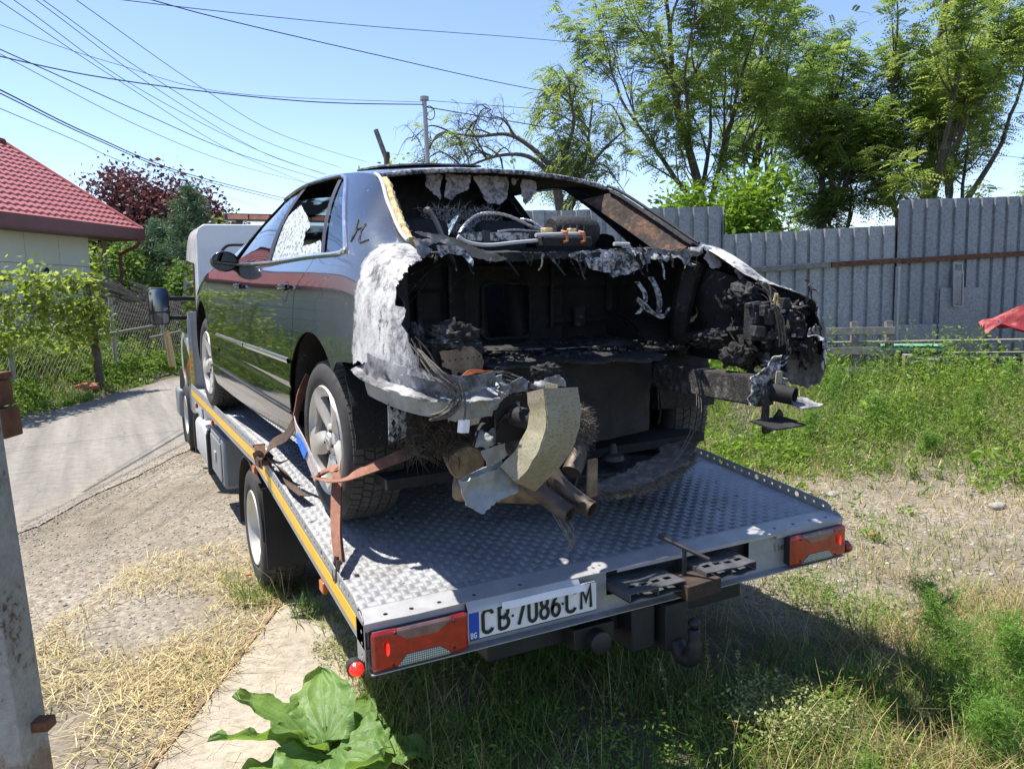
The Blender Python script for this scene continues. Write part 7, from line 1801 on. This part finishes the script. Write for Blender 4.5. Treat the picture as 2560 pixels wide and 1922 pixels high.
NV = np.vectorize(NS)
def scatter(n, x0, x1, y0, y1, keep):
    X = rng.uniform(x0, x1, n); Y = rng.uniform(y0, y1, n); k = keep(X, Y); return X[k], Y[k]
def clumped(X, Y, s, thr, soft=.25, o=0): return NV(X, Y, s, o) + rng.uniform(-soft, soft, len(X)) > thr
def in_slab(X, Y):
    f = sd_poly(SLAB); return np.array([f(a, b) > .02 for a, b in zip(X, Y)])
# under and behind the bed
X, Y = scatter(26000, -.95, 1.9, -1.5, 1.5, lambda X, Y: clumped(X, Y, 2.3, -.12) & ((X * .79 + Y * .61) < 1.05 + .7 * NV(X, Y, 1.5)) & ~((X < -.78) & (Y > .9)))
H = rng.uniform(.05, .17, len(X)) * (1 + .5 * NV(X, Y, 1.1, 4))
blades('grass', X, Y, H, rng.uniform(.0012, .003, len(X)), .45, 'blade_green', 'green grass growing under the truck tail', 'grass')
X, Y = scatter(9000, -1.0, 2.2, -1.7, 1.0, lambda X, Y: clumped(X, Y, 2.0, .0, .4, 3)); blades('dry_grass', X, Y, rng.uniform(.06, .22, len(X)), rng.uniform(.0008, .002, len(X)), .7, 'blade_dry', 'thin dry grass stalks under and behind the truck tail', 'grass')
# lit dry tangle, bottom right
X, Y = scatter(15000, .0, 2.4, -1.9, .1, lambda X, Y: clumped(X, Y, 1.6, -.1) & ((X * .79 + Y * .61) > -.5) & ((X * .89 - Y * .46) > .75)); blades('dry_grass', X, Y, rng.uniform(.05, .16, len(X)), rng.uniform(.0009, .0022, len(X)), .9, 'blade_dry', 'sunlit dry grass tangle in the bottom right corner', 'grass')
X, Y = scatter(7000, .0, 2.6, -1.9, .2, lambda X, Y: clumped(X, Y, 1.6, .05, .3, 9)); blades('grass', X, Y, rng.uniform(.04, .13, len(X)), rng.uniform(.0015, .003, len(X)), .6, 'blade_green', 'green grass among the dry tangle at bottom right', 'grass')
# thin tufts in the gravel yard
yard = lambda X, Y: ((X * .79 + Y * .61) > 1.2) & ((X * .79 + Y * .61) < 5.6) & (X > 1.35)
X, Y = scatter(34000, 1.3, 7.0, -2.5, 5.5, lambda X, Y: yard(X, Y) & clumped(X, Y, .9, .08, .2, 2)); blades('grass', X, Y, rng.uniform(.02, .08, len(X)), rng.uniform(.0015, .0035, len(X)), .6, 'blade_green', 'short green grass tufts in the gravel yard', 'grass')
X, Y = scatter(52000, 1.3, 8.0, -2.5, 6.5, lambda X, Y: yard(X, Y) & clumped(X, Y, .7, -.06, .35, 5)); blades('dry_grass', X, Y, rng.uniform(.02, .10, len(X)), rng.uniform(.001, .003, len(X)), .9, 'blade_dry', 'short dry grass spread over the gravel yard', 'grass')
# tall growth towards the fence
far = lambda X, Y: ((X * .79 + Y * .61) + rng.normal(0, .35, len(X)) > 3.9 + 1.7 * NV(X, Y, .45, 7)) & ((X * .79 + Y * .61) < 9.4) & ((X - SITE.x) * RH.x + (Y - SITE.y) * RH.y > .8)
X, Y = scatter(52000, 1.5, 11.5, .0, 11.5, lambda X, Y: far(X, Y) & clumped(X, Y, .8, -.02)); n = (X * .79 + Y * .61); H = rng.uniform(.05, .2, len(X)) * np.clip(.35 + (n - 4.3) * .33, .3, 1.6)
blades('grass', X, Y, H * 1.5, rng.uniform(.003, .007, len(X)), .5, 'blade_green', 'tall green grass between the gravel and the metal fence', 'grass')
X, Y = scatter(40000, 1.5, 11.5, .0, 11.5, lambda X, Y: far(X, Y) & clumped(X, Y, .6, -.05, .3, 8)); blades('dry_grass', X, Y, rng.uniform(.04, .17, len(X)) * np.clip(.4 + (X * .79 + Y * .61 - 4.3) * .33, .4, 1.5), rng.uniform(.002, .005, len(X)), .7, 'blade_dry', 'yellow dry grass between the gravel and the metal fence', 'grass')
# strip between slab and truck
X, Y = scatter(9000, -1.05, -.62, -.4, 2.0, lambda X, Y: (X > -.96 + .06 * (Y - .5) + .08 * NV(X, Y, 3)) & clumped(X, Y, 3, -.2)); blades('grass', X, Y, rng.uniform(.02, .075, len(X)), rng.uniform(.0012, .0028, len(X)), .9, 'pod_pale', 'pale short grass between slab and truck shadow', 'grass')
X, Y = scatter(1600, -1.25, -.85, 1.6, 2.6, lambda X, Y: clumped(X, Y, 4, .05)); blades('grass', X, Y, rng.uniform(.05, .16, len(X)), rng.uniform(.0015, .003, len(X)), .5, 'blade_green', 'green tuft at the truck rear wheel', 'grass')
# verge across the road
def verge(n, w0, w1, thr, s=.8, o=0):
    s_ = rng.uniform(-1, 18, n); w = rng.uniform(w0, w1, n); X = RO.x + RD.x * s_ + RN.x * w; Y = RO.y + RD.y * s_ + RN.y * w
    k = (NV(X, Y, s, o) + rng.uniform(-.25, .25, n) > thr) & (w > 3.42 + .2 * NV(s_, 0 * s_, .8)); return X[k], Y[k], w[k]
X, Y, w = verge(46000, 3.3, 5.6, -.3); H = rng.uniform(.08, .26, len(X)) * np.clip(.4 + (w - 3.4) * .55, .4, 2.2); blades('grass', X, Y, H, rng.uniform(.005, .010, len(X)), .5, 'blade_green', 'green verge grass along the far side of the road', 'grass')
X, Y, w = verge(14000, 3.3, 5.2, .0, .7, 4); blades('dry_grass', X, Y, rng.uniform(.04, .16, len(X)), rng.uniform(.002, .005, len(X)), .7, 'blade_dry', 'dry verge grass along the far side of the road', 'grass')
def weed_cover(name, X, Y, H, size, mat, label, per=14, spread=.10, aspect=.5, up=.9, hang=0.):
    n = len(X); Z = GZ(X, Y); k = np.repeat(np.arange(n), per); f = rng.uniform(.05, 1, n * per)
    C_ = np.stack([X[k] + rng.normal(0, spread, n * per) * (.4 + .6 * f), Y[k] + rng.normal(0, spread, n * per) * (.4 + .6 * f), Z[k] + H[k] * f], -1)
    o = leaf_cloud(name, C_, size, MAT[mat], None, np.clip(np.repeat(rng.uniform(0, 1, n), per) * .6 + rng.uniform(0, .4, n * per), 0, 1), aspect=aspect, up=up, hang=hang); return tag(o, label, 'weeds', kind='stuff')
X, Y, w = verge(5200, 3.7, 5.6, -.12, .6, 6); weed_cover('weeds', X, Y, rng.uniform(.15, .5, len(X)) * np.clip((w - 3.3) * .8, .3, 1.5), .085, 'leaf_weed', 'leafy weeds on the verge below the grape vine')
X, Y, w = verge(2600, 4.4, 6.5, .0, .5, 2); weed_cover('weeds', X, Y, rng.uniform(.3, .8, len(X)), .10, 'leaf_hedge', 'taller darker weeds along the wire fence')
X, Y, w = verge(1500, 3.4, 4.4, .1, .9, 12); weed_cover('weeds', X, Y, rng.uniform(.05, .15, len(X)), .08, 'leaf_weed', 'low round-leaved weeds at the road edge', 12, .08, .9)
X, Y = scatter(9000, 2.0, 11.5, .3, 11.0, lambda X, Y: far(X, Y) & clumped(X, Y, .55, .06, .2, 1)); n = (X * .79 + Y * .61); weed_cover('weeds', X, Y, rng.uniform(.2, .65, len(X)) * np.clip(.25 + (n - 4.5) * .38, .25, 1.6), .055, 'leaf_weed', 'leafy green weeds in front of the metal fence', 26, .06, .24, .1, -.5)
X, Y = scatter(2600, -.8, 1.7, -1.5, .8, lambda X, Y: clumped(X, Y, 1.4, .0, .2, 6)); weed_cover('weeds', X, Y, rng.uniform(.04, .17, len(X)), .022, 'leaf_weed', 'small-leaved weeds in the shade behind the truck', 14, .03, .4)
X, Y = scatter(900, -1.0, -.66, -.3, 1.9, lambda X, Y: clumped(X, Y, 3, .0, .3, 6)); weed_cover('weeds', X, Y, rng.uniform(.02, .06, len(X)), .016, 'pod_pale', 'tiny pale weeds on the slab edge', 10, .02, .5)
X, Y = scatter(520, 1.8, 7.5, -1.2, 6.0, lambda X, Y: ((X * .79 + Y * .61) > 2.6) & ((X * .79 + Y * .61) < 6.2) & clumped(X, Y, .9, .12, .15, 21)); weed_cover('weeds', X, Y, rng.uniform(.05, .28, len(X)), .05, 'leaf_weed', 'scattered leafy weed clumps at the edge of the gravel', 34, .06, .35, .3, -.3)
X, Y = scatter(2200, 1.5, 10.5, -.5, 8.0, lambda X, Y: far(X, Y) & clumped(X, Y, .7, .08, .1, 33)); weed_cover('weeds', X, Y, rng.uniform(.25, .6, len(X)) * np.clip(.3 + (X * .79 + Y * .61 - 4.3) * .3, .35, 1.2), .07, 'leaf_bright', 'tall bright leafy weeds before the metal fence', 22, .08, .4, .4, -.2)
# straw on the left
def straw_zone(X, Y):
    q = (X + 1.74) * .87 - (Y - .64) * .49                      # negative: left of the track
    return (q < .02) & (q > -1.15) & (Y < 3.3) & (NV(X, Y, 1.2, 3) + rng.uniform(-.3, .3, len(X)) + np.where(q > -.40, .22, -.06) > .10)
X, Y = scatter(26000, -3.2, -.95, -.2, 3.2, straw_zone); n = len(X)
blades('straw', X, Y, rng.uniform(.05, .16, n), rng.uniform(.0012, .0028, n), .75, 'blade_straw', 'flattened yellow straw on the gravel left of the track', 'straw', z=GZ(X, Y) + rng.uniform(.012, .03, n), flat=.16)
X, Y = scatter(2600, -2.6, -1.0, .2, 2.9, lambda X, Y: straw_zone(X, Y) & clumped(X, Y, 2.5, .1)); blades('grass', X, Y, rng.uniform(.03, .13, len(X)), rng.uniform(.001, .002, len(X)), .5, 'blade_green', 'sparse green blades in the straw', 'grass')
X, Y = scatter(420, -2.2, -.95, .3, 2.6, lambda X, Y: straw_zone(X, Y)); blades('dry_grass', X, Y, rng.uniform(.12, .30, len(X)), rng.uniform(.001, .0018, len(X)), .35, 'blade_straw', 'upright dry stalks in the straw', 'grass')
X, Y = scatter(700, -1.9, -.85, -.3, 1.8, lambda X, Y: X > -3); blades('straw', X, Y, rng.uniform(.03, .10, len(X)), rng.uniform(.0006, .0012, len(X)), .8, 'blade_straw', 'loose straw bits on the concrete slab', 'straw', z=.018 + rng.uniform(0, .008, len(X)), flat=.08)
# pebbles
def pebbles(name, X, Y, r, label, seed=0, z=None, tints=None):
    bm = bmesh.new(); bmesh.ops.create_icosphere(bm, subdivisions=1, radius=1.); v0 = np.array([v.co[:] for v in bm.verts]); f0 = np.array([[v.index for v in f.verts] for f in bm.faces]); bm.free()
    n = len(X); jit = 1 + rng.uniform(-.25, .25, (n, len(v0), 1)); S_ = r[:, None, None] * rng.uniform(.6, 1.2, (n, 1, 3)) * np.array([1, 1, .6])
    a = rng.uniform(0, 6.28, n); c, s_ = np.cos(a)[:, None], np.sin(a)[:, None]; P_ = v0[None] * jit * S_
    x = P_[..., 0] * c - P_[..., 1] * s_; y = P_[..., 0] * s_ + P_[..., 1] * c; Zb = GZ(X, Y) if z is None else z
    V_ = np.stack([x + X[:, None], y + Y[:, None], P_[..., 2] + Zb[:, None] + r[:, None] * .15], -1).reshape(-1, 3); F_ = (f0[None] + (np.arange(n) * len(v0))[:, None, None]).reshape(-1, 3)
    return tag(np_mesh(name, V_, F_, MAT['pebble'], attr=np.repeat(rng.uniform(0, 1, n), len(f0))), label, 'gravel', kind='stuff')
t = NT('pebble'); a = t.n('ShaderNodeAttribute'); a.attribute_name = 'tint'; MAT['pebble'] = t.done(t.bsdf(t.ramp(a.outputs['Fac'], [(0, (.15, .135, .12)), (.5, (.32, .295, .26)), (.9, (.50, .47, .42)), (1, (.33, .16, .10))]), .9))
X, Y = scatter(9000, 1.2, 6.5, -2.2, 5.0, lambda X, Y: ((X * .79 + Y * .61) > 1.0) & ((X * .79 + Y * .61) < 5.3) & clumped(X, Y, .7, -.12, .3, 15)); pebbles('gravel', X, Y, rng.uniform(.004, .018, len(X)) ** 1.0, 'loose gravel stones in the yard')
X, Y, w = (lambda s_, w: (RO.x + RD.x * s_ + RN.x * w, RO.y + RD.y * s_ + RN.y * w, w))(rng.uniform(-4, 4, 2600), np.abs(rng.normal(0, .16, 2600)) - .12); pebbles('gravel', X, Y, rng.uniform(.002, .009, len(X)), 'gravel stones strewn over the asphalt edge', z=np.full(len(X), .008))
X, Y = scatter(7000, -4.5, -.9, 1.5, 6.6, lambda X, Y: ((X - RO.x) * RN.x + (Y - RO.y) * RN.y < -.03) & clumped(X, Y, .7, -.2, .3, 18)); pebbles('gravel', X, Y, rng.uniform(.003, .012, len(X)), 'small gravel stones beside the asphalt')
def stone(loc, r, label, mat='concrete_pole'):
    o = lump('stone', (0, 0, 0), r, mat, (1.2, .9, .6), loc[0] * 7, .5, 1.6, None, 3); o.location = (loc[0], loc[1], ground_z(loc[0], loc[1]) + r * .3); tag(o, label, 'stone')
stone((4.05, 1.05), .055, 'largest grey stone in the gravel at the right'); stone((3.3, 1.9), .04, 'pale stone in the gravel beside the right tail lamp'); stone((4.9, .45), .05, 'stone near the right picture edge in the gravel')
simple('brick_bit', (.36, .14, .08), .9, var=.3, bump=.3)
stone((2.75, 1.1), .03, 'small reddish brick fragment in the gravel', 'brick_bit'); stone((2.35, -.35), .03, 'reddish brick bit by the feathery plants', 'brick_bit')
e = lump('rubble_heap', (0, 0, 0), .16, 'brick_bit', (1.6, 1, .5), 3, .6, 2.5, None, 4); pv = RO + RD * 6.6 + RN * 3.85; e.location = (pv.x, pv.y, .14); tag(e, 'small heap of broken red brick on the far verge', 'rubble')

# burdock: big leaves at the bottom
bd = empty('burdock_plant', (-1.17, .30, 0)); bd.scale = (1.2, 1.2, .9); tag(bd, 'large-leaved burdock plant on the slab at the bottom', 'plant')
t = NT('burdock_leaf'); a = t.n('ShaderNodeTexCoord'); u_, v_, w_ = t.xyz(a.outputs['UV'])
n1 = t.noise(9, 4); ang = t.mth('ARCTAN2', t.mth('SUBTRACT', u_, .5), t.mth('ADD', v_, .03)); ribs = t.mth('ABSOLUTE', t.mth('SINE', t.mth('MULTIPLY', ang, 9.)))
c = t.ramp(n1, [(.3, (.12, .23, .06)), (.7, (.20, .34, .09))]); c = t.mix(t.map(ribs, .12, .0, 0, .7), c, (.34, .46, .20)); c = t.mix(t.map(t.noise(60, 4, .7), .70, .74), c, (.16, .11, .04))
d_ = t.bsdf(c, .5, 0, t.bump(t.mth('ADD', t.mth('MULTIPLY', ribs, .7), t.noise(40, 3)), .5, .012), .4); tr = t.n('ShaderNodeBsdfTranslucent'); t.link(t.mix(.5, c, (.30, .42, .02)), tr.inputs[0]); ms = t.n('ShaderNodeMixShader'); ms.inputs[0].default_value = .45; t.link(d_, ms.inputs[1]); t.link(tr.outputs[0], ms.inputs[2]); MAT['burdock_leaf'] = t.done(ms.outputs[0])
def big_leaf(tip, base, width, sag, roll, seed):
    base, tip = Vector(base), Vector(tip); d = (tip - base); L = d.length; d.normalize(); s_ = d.cross(Vector((0, 0, 1))).normalized(); s_.rotate(Matrix.Rotation(roll, 3, d)); n_ = s_.cross(d)
    us, vs = lin(0, 1, 26), lin(-1, 1, 22); V_, UV, F_ = [], [], []
    for u in us:
        half = width * (math.sin(math.pi * min(1, .12 + u * .9)) ** .65) * (1 + .35 * (1 - u)) * .62
        for v in vs:
            ed = abs(v) ** 3; ruff = .030 * fbm(u * 5, v * 3, seed, 2) * (.3 + ed) + .014 * math.sin(u * 26 + seed) * ed
            p = base + d * (u * L - .10 * width * abs(v) * (1 - u) * 2) + s_ * v * half * (1 + .10 * nz(u * 7, seed)) + n_ * (ruff - sag * (u * u) + .16 * width * (abs(v) ** 1.5)) 
            V_.append(tuple(p)); UV.append((v * .5 + .5, u))
    m = len(vs)
    for i in range(len(us) - 1):
        for j in range(m - 1): F_.append((i * m + j, (i + 1) * m + j, (i + 1) * m + j + 1, i * m + j + 1))
    me = bpy.data.meshes.new('leaf'); me.from_pydata(V_, [], F_); uvl = me.uv_layers.new(); 
    for lp in me.loops: uvl.data[lp.index].uv = UV[lp.vertex_index]
    for p in me.polygons: p.use_smooth = True
    me.materials.append(MAT['burdock_leaf']); o = bpy.data.objects.new('leaf', me); COL.objects.link(o); o.parent = bd; 
    mb = MB(); mb.tube(smooth_path([(0, 0, .0), tuple(base * .6 + Vector((0, 0, .02))), tuple(base + d * .05)], 5), [.012] * 6 + [.008] * 5, 6); mb.build('leaf_stalk', MAT['leaf_weed'], o)
for k, (tip, base, w, sg, rl) in enumerate((((-.22, .20, .30), (-.02, .0, .12), .17, .03, .5), ((.05, .30, .26), (.0, .02, .12), .15, .03, -.3), ((-.36, -.05, .12), (-.06, -.03, .10), .13, .06, .2), ((-.15, -.22, .16), (-.02, -.06, .12), .18, .05, -.1), ((.10, -.18, .18), (.02, -.04, .12), .17, .05, .2), ((.24, .12, .08), (.05, .03, .06), .13, .03, .1), ((.30, -.12, .07), (.06, -.03, .05), .15, .03, -.2), ((-.30, .13, .22), (-.05, .02, .12), .13, .05, .8), ((.20, .26, .10), (.04, .06, .08), .12, .03, .0))): big_leaf(tip, base, w, sg, rl, k * 3.1)

# feathery plants, bottom right
def feather(name, base, h, label, nb=9, seed=1, lean=(0, 0), size=.026, dens=85, mat='leaf_feather'):
    e = empty(name, (base[0], base[1], ground_z(*base))); tag(e, label, 'plant', 'feathery green plants at the bottom right'); rnd = random.Random(seed); C_ = []; D_ = []
    mb = MB(); top = Vector((lean[0], lean[1], h)); main = smooth_path([(0, 0, 0), tuple(top * .5 + Vector((rnd.gauss(0, .02), rnd.gauss(0, .02), 0))), tuple(top)], 8); mb.tube(main, [.0055 * (1 - .7 * i / len(main)) + .001 for i in range(len(main))], 6)
    for k in range(nb):
        f = .15 + .85 * k / nb; o = main[int(f * (len(main) - 1))]; a = k * 2.4 + rnd.uniform(-.4, .4); L = h * .42 * (1 - .55 * f) * rnd.uniform(.8, 1.2); d = Vector((math.cos(a), math.sin(a), .75)).normalized(); br_ = smooth_path([o, o + d * L * .5, o + d * L + Vector((0, 0, -.02))], 5); mb.tube(br_, .0022, 4)
        for q in range(dens):
            p = br_[rnd.randrange(2, len(br_))]; s_ = .018 + .03 * (1 - f); C_.append((p.x + rnd.gauss(0, s_), p.y + rnd.gauss(0, s_), p.z + rnd.gauss(0, s_)))
    for q in range(dens * 2):
        p = main[rnd.randrange(int(len(main) * .5), len(main))]; C_.append((p.x + rnd.gauss(0, .02), p.y + rnd.gauss(0, .02), p.z + rnd.gauss(0, .025)))
    mb.build('stem', MAT['leaf_weed'], e); tag(leaf_cloud('feathery_leaves', np.array(C_), size, MAT[mat], e, aspect=.09, up=0, hang=-.5), kind='stuff')
feather('feathery_plant', (1.06, -.78), .47, 'tallest feathery plant leaning left at the bottom right', 22, 1, (.03, .36), .030, 330)
feather('feathery_plant', (1.12, -.86), .42, 'bushy feathery plant against the right picture edge', 22, 2, (.03, .16), .030, 330)
feather('feathery_plant', (.90, -.84), .22, 'low feathery plant in the bottom right corner', 16, 3, (.0, .0), .026, 240)
feather('feathery_plant', (.40, -.74), .13, 'small feathery sprig at the bottom edge right of centre', 8, 4, (.0, .02), .02, 90)
for k, (x, y, h) in enumerate(((5.3, 3.1, .38), (6.1, 2.5, .42), (7.0, 2.7, .55), (5.0, 2.3, .22), (6.9, 1.9, .45), (5.7, 3.9, .5), (8.0, 2.4, .6), (4.6, 3.3, .3))):
    feather('feathery_weed', (x, y), h, ('feathery weed clump nearest the right rear car wheel', 'feathery weed clump right of the one by the car wheel', 'feathery weed clump in front of the plank pile', 'smallest feathery weed clump at the gravel edge', 'feathery weed clump at the gravel edge near the right picture edge', 'feathery weed clump right below the grey pallets', 'tallest feathery weed clump below the red tarpaulin', 'feathery weed clump just behind the right bed flange')[k], 12, 20 + k, (.02, .0), .05, 110)
for o in list(COL.objects):
    if o.name.startswith('feathery_weed'): o['group'] = 'feathery weed clumps before the fence'
# shepherd's purse stalks
def purse(base, h, label, seed, lean):
    e = empty('seed_stalk', (base[0], base[1], ground_z(*base))); tag(e, label, 'plant', 'upright weed stalks with small seed pods'); rnd = random.Random(seed); P_ = smooth_path([(0, 0, 0), (lean[0] * .4, lean[1] * .4, h * .5), (lean[0], lean[1], h)], 10); mb = MB(); mb.tube(P_, .0016, 5); C_ = []
    for k in range(60):
        f = .35 + .65 * rnd.random() ** .8; o = P_[int(f * (len(P_) - 1))]; a = rnd.uniform(0, 6.28); q = o + Vector((math.cos(a) * .016 * (1.3 - f), math.sin(a) * .016 * (1.3 - f), .008)); mb.tube([o, q], .0006, 3, caps=False); C_.append(tuple(q))
    mb.build('stem', MAT['pod_pale'], e); tag(leaf_cloud('seed_pods', np.array(C_), .009, MAT['pod_pale'], e, aspect=.8), kind='stuff')
for k, (b_, h, ln, lb) in enumerate((((.25, -.12), .33, (-.02, .02), 'tallest pale seed stalk below the tow ball'), ((.32, -.20), .30, (.0, .02), 'second pale seed stalk right of the tallest one'), ((.36, -.20), .24, (.03, -.02), 'short bushy seed stalk beside the second one'), ((.10, -.05), .28, (-.06, .0), 'thin leaning seed stalk in the shade'), ((-.86, 1.05), .20, (.03, .05), 'seed stalk in front of the mud flap'), ((-1.00, 2.02), .26, (-.02, -.03), 'grassy seed stalk beside the truck wheel'), ((.55, -.50), .16, (.03, .0), 'low seed stalk in the dry grass'))): purse(b_, h, lb, k, ln)
X, Y = scatter(500, .25, .6, -.45, -.15, lambda X, Y: X > 0); weed_cover('weeds', X, Y, rng.uniform(.05, .17, len(X)), .018, 'pod_pale', 'pale bushy weed with tiny pods below the tow ball', 12, .03, .5)
e = MB(); e.box((.0, 0, .008), (.03, .016, .008), rz=.2); ob = e.build('orange_scrap', MAT['orange_clip'], loc=(-1.12, 2.36, .05)); tag(ob, 'tiny orange plastic scrap beside the truck wheel', 'scrap')
